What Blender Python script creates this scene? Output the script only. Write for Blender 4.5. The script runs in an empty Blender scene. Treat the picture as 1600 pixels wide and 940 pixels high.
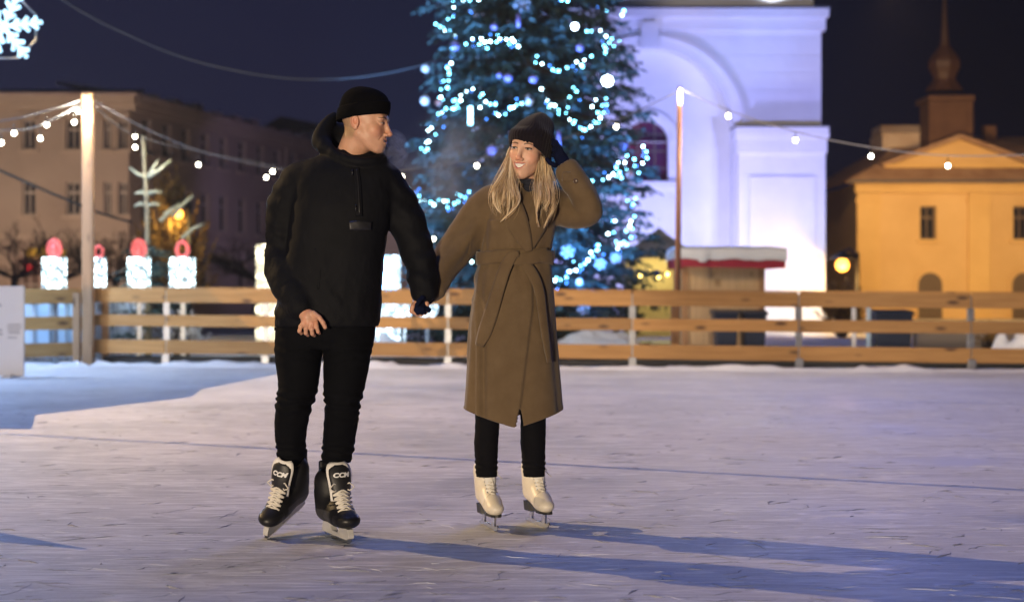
import bpy, bmesh, math, random
import numpy as np
from mathutils import Vector, Matrix, Euler

random.seed(7)
RNG = np.random.default_rng(11)
SC = bpy.context.scene
COL = SC.collection
PI = math.pi
F = 50.0 / 36.0 * 1600.0      # focal length in photograph pixels
H = 1.06                      # camera height above the ice
HY = 455.0                    # horizon row in the photograph


def at(px, py, D):
    return Vector(((px - 800.0) / F * D, D, H + (HY - py) / F * D))


def gy(py):                   # depth of a ground point seen at row py
    return F * H / (py - HY)


# ------------------------------------------------------------------ objects
def props(o, label=None, cat=None, group=None, kind=None):
    if label: o['label'] = label
    if cat: o['category'] = cat
    if group: o['group'] = group
    if kind: o['kind'] = kind
    return o


def empty(name, loc, label, cat, group=None):
    o = bpy.data.objects.new(name, None)
    o.empty_display_size = 0.2
    COL.objects.link(o)
    o.location = loc
    return props(o, label, cat, group)


def wloc(o):
    v = Vector((0, 0, 0))
    while o is not None:
        v = v + Vector(o.location)
        o = o.parent
    return v


def children(o):
    return [c for c in bpy.data.objects if c.parent == o]


def copy_tree(o, parent=None):
    kids = children(o)
    c = o.copy()
    COL.objects.link(c)
    c.parent = parent
    for k in kids:
        copy_tree(k, c)
    return c


def link_mesh(name, me, mats, parent=None, origin=None):
    o = bpy.data.objects.new(name, me)
    COL.objects.link(o)
    for m in (mats if isinstance(mats, (list, tuple)) else [mats]):
        me.materials.append(m)
    n = len(me.vertices)
    co = np.empty(n * 3, np.float32)
    me.vertices.foreach_get('co', co)
    co = co.reshape(-1, 3)
    if parent is not None:
        org = np.array(wloc(parent), np.float32)
        o.parent = parent
    else:
        if origin is None:
            mn, mx = co.min(0), co.max(0)
            origin = ((mn[0] + mx[0]) / 2, (mn[1] + mx[1]) / 2, mn[2])
        org = np.array(origin, np.float32)
        o.location = origin
    co -= org
    me.vertices.foreach_set('co', co.ravel())
    me.update()
    return o


class MB:
    """collects shapes (in world coordinates) for ONE mesh object"""

    def __init__(s):
        s.v, s.f, s.sm, s.mi = [], [], [], []
        s.m = 0

    def add(s, verts, faces, smooth=False):
        b = len(s.v)
        s.v.extend([tuple(v) for v in verts])
        for f in faces:
            s.f.append([b + i for i in f])
            s.sm.append(smooth)
            s.mi.append(s.m)
        return s

    def box(s, c, size, rot=None):
        c = Vector(c)
        hx, hy, hz = size[0] / 2, size[1] / 2, size[2] / 2
        vs = [Vector((x, y, z)) for x in (-hx, hx) for y in (-hy, hy) for z in (-hz, hz)]
        if rot is not None:
            vs = [rot @ v for v in vs]
        vs = [v + c for v in vs]
        return s.add(vs, [(0, 1, 3, 2), (4, 6, 7, 5), (0, 4, 5, 1), (2, 3, 7, 6), (0, 2, 6, 4), (1, 5, 7, 3)])

    def box2(s, a, b):
        a, b = Vector(a), Vector(b)
        return s.box((a + b) / 2, [abs(b[i] - a[i]) for i in range(3)])

    def beam(s, a, b, w, t, up=(0, 0, 1)):
        """rectangular bar from a to b; w along the side, t along up"""
        a, b = Vector(a), Vector(b)
        d = (b - a)
        L = d.length
        d.normalize()
        sd = d.cross(Vector(up)).normalized()
        u = sd.cross(d)
        R = Matrix((d, sd, u)).transposed()
        return s.box((a + b) / 2, (L, w, t), R)

    def tube(s, pts, r, n=8, cap=True, smooth=True):
        pts = [Vector(p) for p in pts]
        rs = r if isinstance(r, (list, tuple)) else [r] * len(pts)
        d0 = (pts[1] - pts[0]).normalized()
        ref = Vector((0, 0, 1)) if abs(d0.z) < 0.9 else Vector((1, 0, 0))
        nrm = d0.cross(ref).normalized()
        vs, fs = [], []
        for i, p in enumerate(pts):
            d = (pts[min(i + 1, len(pts) - 1)] - pts[max(i - 1, 0)])
            d = d.normalized() if d.length > 1e-9 else d0
            nrm = nrm - d * nrm.dot(d)
            nrm = nrm.normalized() if nrm.length > 1e-6 else d.orthogonal().normalized()
            bn = d.cross(nrm)
            for k in range(n):
                a = 2 * PI * k / n
                vs.append(p + (nrm * math.cos(a) + bn * math.sin(a)) * rs[i])
        for i in range(len(pts) - 1):
            for k in range(n):
                fs.append((i * n + k, i * n + (k + 1) % n, (i + 1) * n + (k + 1) % n, (i + 1) * n + k))
        if cap:
            fs.append(tuple(range(n - 1, -1, -1)))
            fs.append(tuple((len(pts) - 1) * n + k for k in range(n)))
        return s.add(vs, fs, smooth)

    def lathe(s, c, prof, n=24, smooth=True, axis='z', sx=1, sy=1):
        """prof = [(radius, height), ...]"""
        c = Vector(c)
        vs, fs = [], []
        for r, z in prof:
            for k in range(n):
                a = 2 * PI * k / n
                p = Vector((r * math.cos(a) * sx, r * math.sin(a) * sy, z))
                if axis == 'y': p = Vector((p.x, -p.z, p.y))
                vs.append(c + p)
        for i in range(len(prof) - 1):
            for k in range(n):
                fs.append((i * n + k, i * n + (k + 1) % n, (i + 1) * n + (k + 1) % n, (i + 1) * n + k))
        fs.append(tuple(range(n - 1, -1, -1)))
        fs.append(tuple((len(prof) - 1) * n + k for k in range(n)))
        return s.add(vs, fs, smooth)

    def ball(s, c, r, n=12, m=8, sc=(1, 1, 1)):
        prof = [(max(r * math.sin(PI * i / m), 1e-5), -r * math.cos(PI * i / m)) for i in range(m + 1)]
        b = len(s.v)
        s.lathe((0, 0, 0), prof, n)
        for i in range(b, len(s.v)):
            v = s.v[i]
            s.v[i] = (v[0] * sc[0] + c[0], v[1] * sc[1] + c[1], v[2] * sc[2] + c[2])
        return s

    def prism(s, poly, d, smooth=False):
        """poly: world points (planar), d: extrude vector"""
        poly = [Vector(p) for p in poly]
        d = Vector(d)
        n = len(poly)
        vs = poly + [p + d for p in poly]
        fs = [tuple(range(n)), tuple(range(2 * n - 1, n - 1, -1))]
        fs += [(i, i + n, (i + 1) % n + n, (i + 1) % n) for i in range(n)]
        return s.add(vs, fs, smooth)

    def grid(s, P, closed_u=False, smooth=True):
        """P[i][j] points"""
        n, m = len(P), len(P[0])
        vs = [p for row in P for p in row]
        fs = []
        for i in range(n if closed_u else n - 1):
            for j in range(m - 1):
                i2 = (i + 1) % n
                fs.append((i * m + j, i2 * m + j, i2 * m + j + 1, i * m + j + 1))
        return s.add(vs, fs, smooth)

    def mesh(s, name='mesh'):
        me = bpy.data.meshes.new(name)
        me.from_pydata(s.v, [], s.f)
        me.polygons.foreach_set('use_smooth', s.sm)
        me.polygons.foreach_set('material_index', s.mi)
        bm = bmesh.new()
        bm.from_mesh(me)
        bmesh.ops.recalc_face_normals(bm, faces=bm.faces)
        bm.to_mesh(me)
        bm.free()
        return me

    def build(s, name, mats, parent=None, origin=None, bevel=0, solid=0, subd=0):
        o = link_mesh(name, s.mesh(name), mats, parent, origin)
        if solid:
            md = o.modifiers.new('solid', 'SOLIDIFY')
            md.thickness = solid
            md.offset = 0
        if bevel:
            md = o.modifiers.new('bevel', 'BEVEL')
            md.width = bevel
            md.segments = 2
            md.limit_method = 'ANGLE'
        if subd:
            md = o.modifiers.new('sub', 'SUBSURF')
            md.levels = md.render_levels = subd
        return o


# ------------------------------------------------------------------ materials
class NT:
    def __init__(s, m):
        s.t = m.node_tree
        s.n = s.t.nodes

    def new(s, ty, **kw):
        n = s.n.new(ty)
        for k, v in kw.items():
            if k.startswith('in_'):
                key = k[3:]
                key = int(key) if key.isdigit() else key
                n.inputs[key].default_value = v
            else:
                setattr(n, k, v)
        return n

    def l(s, a, b):
        s.t.links.new(a, b)


def ramp(nt, fac, stops, interp='LINEAR'):
    r = nt.new('ShaderNodeValToRGB')
    r.color_ramp.interpolation = interp
    el = r.color_ramp.elements
    while len(el) < len(stops):
        el.new(0.5)
    for e, (p, c) in zip(el, stops):
        e.position = p
        e.color = (c[0], c[1], c[2], 1) if not isinstance(c, (int, float)) else (c, c, c, 1)
    nt.l(fac, r.inputs[0])
    return r


def base_mat(name):
    m = bpy.data.materials.new(name)
    m.use_nodes = True
    nt = NT(m)
    b = nt.n['Principled BSDF']
    return m, nt, b


def mat(name, c, rough=0.7, c2=None, scale=6, stretch=(1, 1, 1), bump=0, bscale=None, metal=0, spec=0.5,
        sheen=0, detail=6, coat=0, sss=0, bdist=0.02, coord='Object'):
    m, nt, b = base_mat(name)
    b.inputs['Base Color'].default_value = (*c, 1)
    b.inputs['Roughness'].default_value = rough
    b.inputs['Metallic'].default_value = metal
    b.inputs['Specular IOR Level'].default_value = spec
    b.inputs['Sheen Weight'].default_value = sheen
    b.inputs['Sheen Roughness'].default_value = 0.4
    b.inputs['Coat Weight'].default_value = coat
    if sss:
        b.inputs['Subsurface Weight'].default_value = sss
        b.inputs['Subsurface Radius'].default_value = (0.012, 0.005, 0.003)
        b.inputs['Subsurface Scale'].default_value = 0.6
    tc = nt.new('ShaderNodeTexCoord')
    mp = nt.new('ShaderNodeMapping')
    mp.inputs['Scale'].default_value = stretch
    nt.l(tc.outputs[coord], mp.inputs[0])
    if c2 is not None:
        nz = nt.new('ShaderNodeTexNoise', in_Scale=scale, in_Detail=detail, in_Roughness=0.6)
        nt.l(mp.outputs[0], nz.inputs['Vector'])
        r = ramp(nt, nz.outputs[0], [(0.3, c), (0.7, c2)])
        nt.l(r.outputs[0], b.inputs['Base Color'])
    if bump:
        nb = nt.new('ShaderNodeTexNoise', in_Scale=bscale or scale * 4, in_Detail=4)
        nt.l(mp.outputs[0], nb.inputs['Vector'])
        bp = nt.new('ShaderNodeBump', in_Strength=bump, in_Distance=bdist)
        nt.l(nb.outputs[0], bp.inputs['Height'])
        nt.l(bp.outputs[0], b.inputs['Normal'])
    return m


def glow(name, c, strength, vary=0, scale=30, dark=0.15, sample=True):
    """a lamp surface; vary > 0 splits it into separate small LEDs"""
    m, nt, b = base_mat(name)
    b.inputs['Base Color'].default_value = (*[min(1, x) * .3 for x in c], 1)
    b.inputs['Roughness'].default_value = 0.4
    b.inputs['Emission Color'].default_value = (*c, 1)
    b.inputs['Emission Strength'].default_value = strength
    if vary:
        tc = nt.new('ShaderNodeTexCoord')
        vo = nt.new('ShaderNodeTexVoronoi', in_Scale=scale)
        nt.l(tc.outputs['Object'], vo.inputs['Vector'])
        r = ramp(nt, vo.outputs['Distance'], [(0.1, strength), (0.55, strength * dark)])
        # ramp clamps at display only; use a math multiply instead
        r = ramp(nt, vo.outputs['Distance'], [(0.15, 1.0), (0.6, dark)])
        mu = nt.new('ShaderNodeMath', operation='MULTIPLY')
        mu.inputs[1].default_value = strength
        nt.l(r.outputs[0], mu.inputs[0])
        nt.l(mu.outputs[0], b.inputs['Emission Strength'])
    m.cycles.emission_sampling = 'AUTO' if sample else 'NONE'
    return m


def wood_mat(name, c1, c2, ck, axis=0, rough=0.6):
    m, nt, b = base_mat(name)
    tc = nt.new('ShaderNodeTexCoord')
    oi = nt.new('ShaderNodeObjectInfo')
    ad = nt.new('ShaderNodeVectorMath', operation='ADD')
    mu = nt.new('ShaderNodeVectorMath', operation='SCALE', in_Scale=37.0)
    cb = nt.new('ShaderNodeCombineXYZ')
    for i in range(3):
        nt.l(oi.outputs['Random'], cb.inputs[i])
    nt.l(cb.outputs[0], mu.inputs[0])
    nt.l(tc.outputs['Object'], ad.inputs[0])
    nt.l(mu.outputs[0], ad.inputs[1])
    st = [9, 9, 9]
    st[axis] = 0.55
    mp = nt.new('ShaderNodeMapping')
    mp.inputs['Scale'].default_value = st
    nt.l(ad.outputs[0], mp.inputs[0])
    nz = nt.new('ShaderNodeTexNoise', in_Scale=2.2, in_Detail=8, in_Roughness=0.65, in_Distortion=0.4)
    nt.l(mp.outputs[0], nz.inputs['Vector'])
    r = ramp(nt, nz.outputs[0], [(0.3, c1), (0.68, c2)])
    st2 = [6, 6, 6]
    st2[axis] = 2.2
    mp2 = nt.new('ShaderNodeMapping')
    mp2.inputs['Scale'].default_value = st2
    nt.l(ad.outputs[0], mp2.inputs[0])
    vo = nt.new('ShaderNodeTexVoronoi', in_Scale=1.0)
    nt.l(mp2.outputs[0], vo.inputs['Vector'])
    kr = ramp(nt, vo.outputs['Distance'], [(0.10, 1.0), (0.24, 0.0)])
    mx = nt.new('ShaderNodeMixRGB')
    mx.inputs[2].default_value = (*ck, 1)
    nt.l(kr.outputs[0], mx.inputs[0])
    nt.l(r.outputs[0], mx.inputs[1])
    # plank to plank tone
    hv = nt.new('ShaderNodeHueSaturation')
    mr = nt.new('ShaderNodeMapRange', in_3=0.75, in_4=1.2)
    nt.l(oi.outputs['Random'], mr.inputs[0])
    nt.l(mr.outputs[0], hv.inputs['Value'])
    nt.l(mx.outputs[0], hv.inputs['Color'])
    nt.l(hv.outputs[0], b.inputs['Base Color'])
    b.inputs['Roughness'].default_value = rough
    bp = nt.new('ShaderNodeBump', in_Strength=0.25, in_Distance=0.004)
    nt.l(nz.outputs[0], bp.inputs['Height'])
    nt.l(bp.outputs[0], b.inputs['Normal'])
    return m


# ------------------------------------------------------------------ numpy noise
def _hash(ix, iy, iz, seed):
    h = (ix.astype(np.int64) * 374761393 + iy.astype(np.int64) * 668265263 + iz.astype(np.int64) * 2147483647 + seed * 974711)
    h = (h ^ (h >> 13)) * 1274126177
    h = h ^ (h >> 16)
    return ((h & 0xffff).astype(np.float32) / 32767.5 - 1.0)


def vnoise(P, seed=0):
    """smooth value noise in [-1, 1]; P (n, 3)"""
    P = np.asarray(P, np.float64)
    I = np.floor(P).astype(np.int64)
    f = P - I
    f = f * f * f * (f * (f * 6 - 15) + 10)
    out = 0
    for dx in (0, 1):
        for dy in (0, 1):
            for dz in (0, 1):
                w = (f[:, 0] if dx else 1 - f[:, 0]) * (f[:, 1] if dy else 1 - f[:, 1]) * (f[:, 2] if dz else 1 - f[:, 2])
                out = out + w * _hash(I[:, 0] + dx, I[:, 1] + dy, I[:, 2] + dz, seed)
    return out


def fbm(P, oct=3, seed=0):
    P = np.asarray(P, np.float64)
    o, a = 0, 1.0
    for i in range(oct):
        o = o + a * vnoise(P * 2 ** i + 13.7 * i, seed + i)
        a *= 0.5
    return o


def spline(pts, n):
    """Catmull-Rom through pts (any dimension), n samples"""
    P = np.array([list(p) for p in pts], float)
    P = np.vstack([2 * P[0] - P[1], P, 2 * P[-1] - P[-2]])
    out = []
    m = len(P) - 3
    for t in np.linspace(0, m - 1e-9, n):
        i = int(t)
        u = t - i
        a, b, c, d = P[i], P[i + 1], P[i + 2], P[i + 3]
        out.append(0.5 * ((2 * b) + (-a + c) * u + (2 * a - 5 * b + 4 * c - d) * u * u + (-a + 3 * b - 3 * c + d) * u ** 3))
    return np.array(out)


def cable_pts(a, b, sag, n=20):
    a, b = Vector(a), Vector(b)
    return [a.lerp(b, t) - Vector((0, 0, sag * 4 * t * (1 - t))) for t in [i / (n - 1) for i in range(n)]]
# ================================================================== materials of the place
M = {}
M['board'] = wood_mat('pine_board', (.33, .165, .045), (.48, .265, .085), (.11, .05, .018), axis=0)
M['post_wood'] = wood_mat('post_wood', (.30, .155, .07), (.42, .235, .11), (.12, .055, .02), axis=2)
M['hut_wood'] = wood_mat('hut_wood', (.56, .37, .19), (.68, .47, .26), (.34, .2, .09), axis=2)
M['steel'] = mat('galvanised_steel', (.42, .44, .47), .42, (.3, .31, .34), 14, metal=.85)
M['black_rubber'] = mat('black_rubber', (.012, .012, .014), .5, (.03, .03, .033), 9, bump=.3)
M['snow'] = mat('snow', (.80, .82, .86), .75, (.70, .73, .79), 3, bump=.5, bscale=14, bdist=.05)
M['tarp'] = mat('pale_blue_sheet', (.45, .6, .74), .45, (.36, .5, .66), 2, bump=.2, bscale=6)
M['white_panel'] = mat('white_panel', (.74, .74, .76), .4, (.66, .66, .69), 1.5)
M['print'] = mat('grey_print', (.32, .33, .38), .6)
M['cable_grey'] = mat('grey_cable', (.34, .34, .36), .6)
M['cable_shaded'] = mat('shaded_cable', (.10, .10, .11), .6)  # grey cable with its shade away from the pole lamp put into the colour
M['cable_black'] = mat('black_cable', (.02, .02, .02), .6)
M['plaster_white'] = mat('white_plaster', (.72, .72, .73), .85, (.60, .60, .62), .7, bump=.25, bscale=5, bdist=.03)
M['plaster_beige'] = mat('beige_plaster', (.52, .43, .34), .9, (.40, .32, .25), .35, bump=.3, bscale=4, bdist=.03)
M['plaster_trim'] = mat('beige_trim', (.56, .47, .37), .9, (.46, .37, .28), .8)
M['plaster_ochre'] = mat('ochre_plaster', (.64, .45, .22), .9, (.54, .36, .16), .5, bump=.25, bscale=4, bdist=.03)
M['ochre_trim'] = mat('pale_ochre_trim', (.66, .46, .2), .9, (.58, .39, .16), .8)
M['glass_dark'] = mat('dark_window_glass', (.012, .014, .02), .12, spec=.6)
M['sash'] = mat('dark_sash', (.10, .07, .05), .6)
M['sash_pale'] = mat('pale_sash', (.45, .40, .34), .6)
M['roof_tile'] = mat('brown_roof_tile', (.26, .15, .10), .85, (.42, .29, .21), 1.4, bump=.8, bscale=7, bdist=.06)
M['roof_snow'] = mat('snowy_roof', (.36, .26, .21), .85, (.55, .48, .45), 1.1, bump=.5, bscale=8)
M['roof_slate'] = mat('dark_roof', (.045, .045, .055), .8, (.08, .08, .095), 2, bump=.6, bscale=6)
M['copper'] = mat('dark_copper', (.06, .03, .024), .55, (.085, .045, .036), 3, bump=.3)
M['lantern_wall'] = mat('brown_turret_plaster', (.085, .045, .033), .9, (.12, .065, .045), 2)
M['lead'] = mat('lead_flashing', (.05, .055, .07), .6)
M['red_felt'] = mat('red_fascia', (.38, .012, .04), .6, (.28, .008, .03), 5)
M['tent'] = mat('white_canvas', (.66, .66, .70), .8, (.56, .56, .62), 2)
M['tent_wall'] = mat('cream_canvas', (.62, .52, .30), .8, (.5, .42, .24), 2)
M['bin'] = mat('navy_plastic', (.012, .02, .045), .45, (.02, .03, .06), 4)
M['bark'] = mat('spruce_bark', (.055, .04, .03), .9, (.09, .065, .05), 5, stretch=(1, 1, .25), bump=.8)
M['needle'] = mat('spruce_needles', (.022, .050, .048), .6, (.058, .098, .092), 1.6, detail=3)
M['needle_frost'] = mat('frosted_needles', (.26, .27, .19), .7, (.40, .41, .31), 3)
M['twig'] = mat('bare_twigs', (.035, .026, .02), .9, (.06, .045, .035), 3)
M['young_bark'] = mat('pale_young_bark', (.20, .17, .11), .9, (.30, .27, .19), 5)
M['ornament_grey'] = mat('silver_ornament', (.34, .36, .42), .5)
M['dry_leaf'] = mat('dry_leaves', (.22, .12, .03), .8, (.36, .22, .06), 3)
M['sign_yellow'] = mat('yellow_sign', (.75, .55, .02), .5)
M['pole_dark'] = mat('dark_iron', (.03, .028, .027), .5, metal=.4)
M['bauble_white'] = mat('pearl_bauble', (.70, .66, .66), .25, coat=.5)
M['bauble_pink'] = mat('pink_bauble', (.55, .33, .36), .3, coat=.5)
M['bauble_violet'] = mat('violet_bauble', (.28, .22, .55), .28, coat=.5)
M['bauble_blue'] = mat('blue_bauble', (.03, .06, .22), .2, coat=.5)
M['led_cyan'] = glow('cyan_led', (.20, .72, 1.0), 20)
M['led_white'] = glow('cool_led', (.55, .90, 1.0), 26)
M['led_blue'] = glow('blue_led', (.06, .26, 1.0), 10)
M['led_star'] = glow('star_led', (.6, .78, 1.0), 26)
M['led_tube'] = glow('icicle_led', (.3, .75, 1.0), 14)
M['bulb_warm'] = glow('festoon_bulb', (1.0, .93, .72), 30)
M['bulb_yellow'] = glow('yellow_fairy_bulb', (1.0, .72, .18), 12)
M['flake'] = glow('snowflake_led', (.42, .74, 1.0), 4.2, vary=1, scale=22, dark=.45)
M['candle_white'] = glow('candle_led_rope', (.72, .93, 1.0), 10.0, vary=1, scale=13, dark=.04)
M['candle_red'] = glow('red_led_rope', (1.0, .16, .15), 1.7, vary=1, scale=24, dark=.3)
M['gift_warm'] = glow('warm_led_rope', (1.0, .90, .62), 6.0, vary=1, scale=10, dark=.15)
M['gift_cool'] = glow('cool_led_rope', (.62, .84, 1.0), 6.5, vary=1, scale=9, dark=.10)
M['sodium'] = glow('sodium_lamp', (1.0, .40, .055), 7)
M['red_lamp'] = glow('red_signal', (1.0, .03, .04), 4)


def ice_material():
    m, nt, b = base_mat('rink_ice')
    tc = nt.new('ShaderNodeTexCoord')
    P = tc.outputs['Object']
    big = nt.new('ShaderNodeTexNoise', in_Scale=.55, in_Detail=6, in_Roughness=.62)
    nt.l(P, big.inputs['Vector'])
    c = ramp(nt, big.outputs[0], [(.3, (.47, .48, .52)), (.68, (.67, .67, .70))])
    fine = nt.new('ShaderNodeTexNoise', in_Scale=48, in_Detail=7, in_Roughness=.72)
    nt.l(P, fine.inputs['Vector'])
    fr = ramp(nt, fine.outputs[0], [(.35, .80), (.65, 1.0)])
    mx = nt.new('ShaderNodeMixRGB', blend_type='MULTIPLY', in_0=.7)
    nt.l(c.outputs[0], mx.inputs[1])
    nt.l(fr.outputs[0], mx.inputs[2])
    # blade cuts: bands of stretched noise in four directions
    acc = None
    for k, (ang, sc, st) in enumerate([(.25, 1.0, 9), (-.75, .9, 12), (1.1, 1.3, 8), (2.75, .7, 14), (2.0, 1.1, 10)]):
        mp = nt.new('ShaderNodeMapping')
        mp.inputs['Rotation'].default_value = (0, 0, ang)
        mp.inputs['Location'].default_value = (k * 3.1, k * 7.7, 0)
        mp.inputs['Scale'].default_value = (sc, st * sc, 1)
        nt.l(P, mp.inputs[0])
        nz = nt.new('ShaderNodeTexNoise', in_Scale=1.0, in_Detail=2.5, in_Distortion=.5)
        nt.l(mp.outputs[0], nz.inputs['Vector'])
        r = ramp(nt, nz.outputs[0], [(.47, 0.0), (.497, 1.0), (.503, 1.0), (.53, 0.0)])
        gate = nt.new('ShaderNodeTexNoise', in_Scale=1.1, in_Detail=3)
        mg = nt.new('ShaderNodeMapping')
        mg.inputs['Location'].default_value = (k * 11.3, 4.1 * k, 0)
        nt.l(P, mg.inputs[0])
        nt.l(mg.outputs[0], gate.inputs['Vector'])
        gr = ramp(nt, gate.outputs[0], [(.44, 0.0), (.55, 1.0)])
        mm = nt.new('ShaderNodeMath', operation='MULTIPLY')
        nt.l(r.outputs[0], mm.inputs[0])
        nt.l(gr.outputs[0], mm.inputs[1])
        if acc is None:
            acc = mm
        else:
            a2 = nt.new('ShaderNodeMath', operation='MAXIMUM')
            nt.l(acc.outputs[0], a2.inputs[0])
            nt.l(mm.outputs[0], a2.inputs[1])
            acc = a2
    mc = nt.new('ShaderNodeMixRGB', in_2=(.82, .83, .86, 1))
    sc_ = nt.new('ShaderNodeMath', operation='MULTIPLY', in_1=.8)
    nt.l(acc.outputs[0], sc_.inputs[0])
    nt.l(sc_.outputs[0], mc.inputs[0])
    nt.l(mx.outputs[0], mc.inputs[1])
    # chipped grooves where toe picks and edges tore the surface
    chip = None
    for k, (ang, sx_, sy_, lo) in enumerate([(.18, 2.0, 6, .615), (-.6, 2.6, 7, .625), (.9, 3.2, 8, .63), (-.15, 5.0, 13, .62)]):
        mp = nt.new('ShaderNodeMapping')
        mp.inputs['Rotation'].default_value = (0, 0, ang)
        mp.inputs['Location'].default_value = (k * 5.3, 2.9 * k, 0)
        mp.inputs['Scale'].default_value = (sx_, sy_, 1)
        nt.l(P, mp.inputs[0])
        nz = nt.new('ShaderNodeTexNoise', in_Scale=1.0, in_Detail=5, in_Roughness=.62, in_Distortion=.9)
        nt.l(mp.outputs[0], nz.inputs['Vector'])
        r = ramp(nt, nz.outputs[0], [(lo, 0.0), (lo + .05, 1.0)])
        if chip is None:
            chip = r
        else:
            a2 = nt.new('ShaderNodeMath', operation='MAXIMUM')
            nt.l(chip.outputs[0], a2.inputs[0])
            nt.l(r.outputs[0], a2.inputs[1])
            chip = a2
    md = nt.new('ShaderNodeMixRGB', in_2=(.36, .37, .42, 1))
    ms = nt.new('ShaderNodeMath', operation='MULTIPLY', in_1=.40)
    nt.l(chip.outputs[0], ms.inputs[0])
    nt.l(ms.outputs[0], md.inputs[0])
    nt.l(mc.outputs[0], md.inputs[1])
    nt.l(md.outputs[0], b.inputs['Base Color'])
    rr = ramp(nt, big.outputs[0], [(.35, .46), (.62, .7)])
    nt.l(rr.outputs[0], b.inputs['Roughness'])
    b.inputs['Specular IOR Level'].default_value = .28
    h1 = nt.new('ShaderNodeMath', operation='MULTIPLY', in_1=.35)
    nt.l(fine.outputs[0], h1.inputs[0])
    hc = nt.new('ShaderNodeMath', operation='MULTIPLY', in_1=-1.2)
    nt.l(chip.outputs[0], hc.inputs[0])
    ha = nt.new('ShaderNodeMath', operation='ADD')
    nt.l(acc.outputs[0], ha.inputs[0])
    nt.l(hc.outputs[0], ha.inputs[1])
    h2 = nt.new('ShaderNodeMath', operation='ADD')
    nt.l(h1.outputs[0], h2.inputs[0])
    nt.l(ha.outputs[0], h2.inputs[1])
    mid = nt.new('ShaderNodeTexNoise', in_Scale=5, in_Detail=4)
    nt.l(P, mid.inputs['Vector'])
    h3 = nt.new('ShaderNodeMath', operation='ADD')
    nt.l(h2.outputs[0], h3.inputs[0])
    mi_ = nt.new('ShaderNodeMath', operation='MULTIPLY', in_1=.35)
    nt.l(mid.outputs[0], mi_.inputs[0])
    nt.l(mi_.outputs[0], h3.inputs[1])
    bp = nt.new('ShaderNodeBump', in_Strength=.36, in_Distance=.009)
    nt.l(h3.outputs[0], bp.inputs['Height'])
    nt.l(bp.outputs[0], b.inputs['Normal'])
    return m


M['ice'] = ice_material()
M['pole_copper'] = mat('stained_pole', (.20, .085, .04), .55, (.28, .13, .06), 3, stretch=(3, 3, .3))

# ================================================================== ground
FL = (148, 20.6)                              # fence corner (row, depth)
FA = Vector((at(148, 455, 20.6).x, 20.6, 0))
FB = Vector((at(1900, 455, 18.7).x, 18.7, 0))
FC = Vector((at(-260, 455, 18.9).x, 18.9, 0))  # left run comes towards us


def sheet(name, z, pts, m, kind='structure'):
    mb = MB()
    mb.add([(p[0], p[1], z) for p in pts], [tuple(range(len(pts)))])
    return props(mb.build(name, m, origin=(0, 0, z)), kind=kind)


sheet('ground', -.012, [(-400, -200), (400, -200), (400, 600), (-400, 600)], M['snow'])
sheet('ice', 0, [(-26, -16), (26, -16), (26, 18.2), (FB.x, FB.y - .05), (FA.x, FA.y - .05), (FC.x, FC.y - .05), (-26, 16)], M['ice'])


def snow_ridge(name, a, b, w, h, seed, n=260, m=9):
    """low bank of shaved snow running from a to b, on the near side of the fence"""
    a, b = Vector(a), Vector(b)
    d = (b - a).normalized()
    sd = Vector((d.y, -d.x, 0))
    P = []
    for i in range(n):
        t = i / (n - 1)
        c = a.lerp(b, t)
        s_ = c.dot(d)
        row = []
        k = .75 + .5 * fbm([[s_ * 2.1, seed, 0]], 3, seed)[0]
        for j in range(m):
            v = j / (m - 1)
            hh = math.sin(PI * min(1, v * 1.0)) ** .8 * h * max(.25, k)
            hh *= 1 + .45 * vnoise([[s_ * 7, v * 5, seed]], seed + 3)[0]
            off = (v - .5) * w * (1 + .3 * vnoise([[s_ * 1.3, v, 2.0]], seed)[0])
            p = c + sd * off
            row.append((p.x, p.y, max(hh, 0) - .004))
        P.append(row)
    mb = MB()
    mb.grid(P)
    return props(mb.build(name, M['snow']), kind='stuff')


snow_ridge('snow_bank', FA + Vector((.1, -.16, 0)), FB + Vector((0, -.16, 0)), .62, .062, 5)
snow_ridge('snow_bank', FC + Vector((.1, -.12, 0)), FA + Vector((-.05, -.3, 0)), .55, .05, 15, n=90)
# trampled snow field beyond the fence with heaps
for (px, D, w, h, sd) in [(560, 22.6, 3.4, .34, 1), (1590, 21.2, .9, .42, 3), (930, 24.6, 2.6, .3, 5)]:
    c = at(px, 455, D)
    P = []
    for i in range(40):
        row = []
        for j in range(28):
            u, v = i / 39 - .5, j / 27 - .5
            rr = max(0, 1 - (u * u + v * v) * 4)
            z = h * rr ** 1.2 * (1 + .5 * fbm([[u * 6 + sd, v * 5, sd]], 3, sd)[0]) - .02
            row.append((c.x + u * w, c.y + v * 2.0, z))
        P.append(row)
    mb = MB()
    mb.grid(P)
    props(mb.build('snow_heap', M['snow']),
          {1: 'long low snow heap in front of the glowing blocks', 3: 'small snow heap behind the fence below the ochre house',
           5: 'wide snow heap under the decorated spruce'}[sd], 'snow heap', 'snow heaps beyond the fence')

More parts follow.
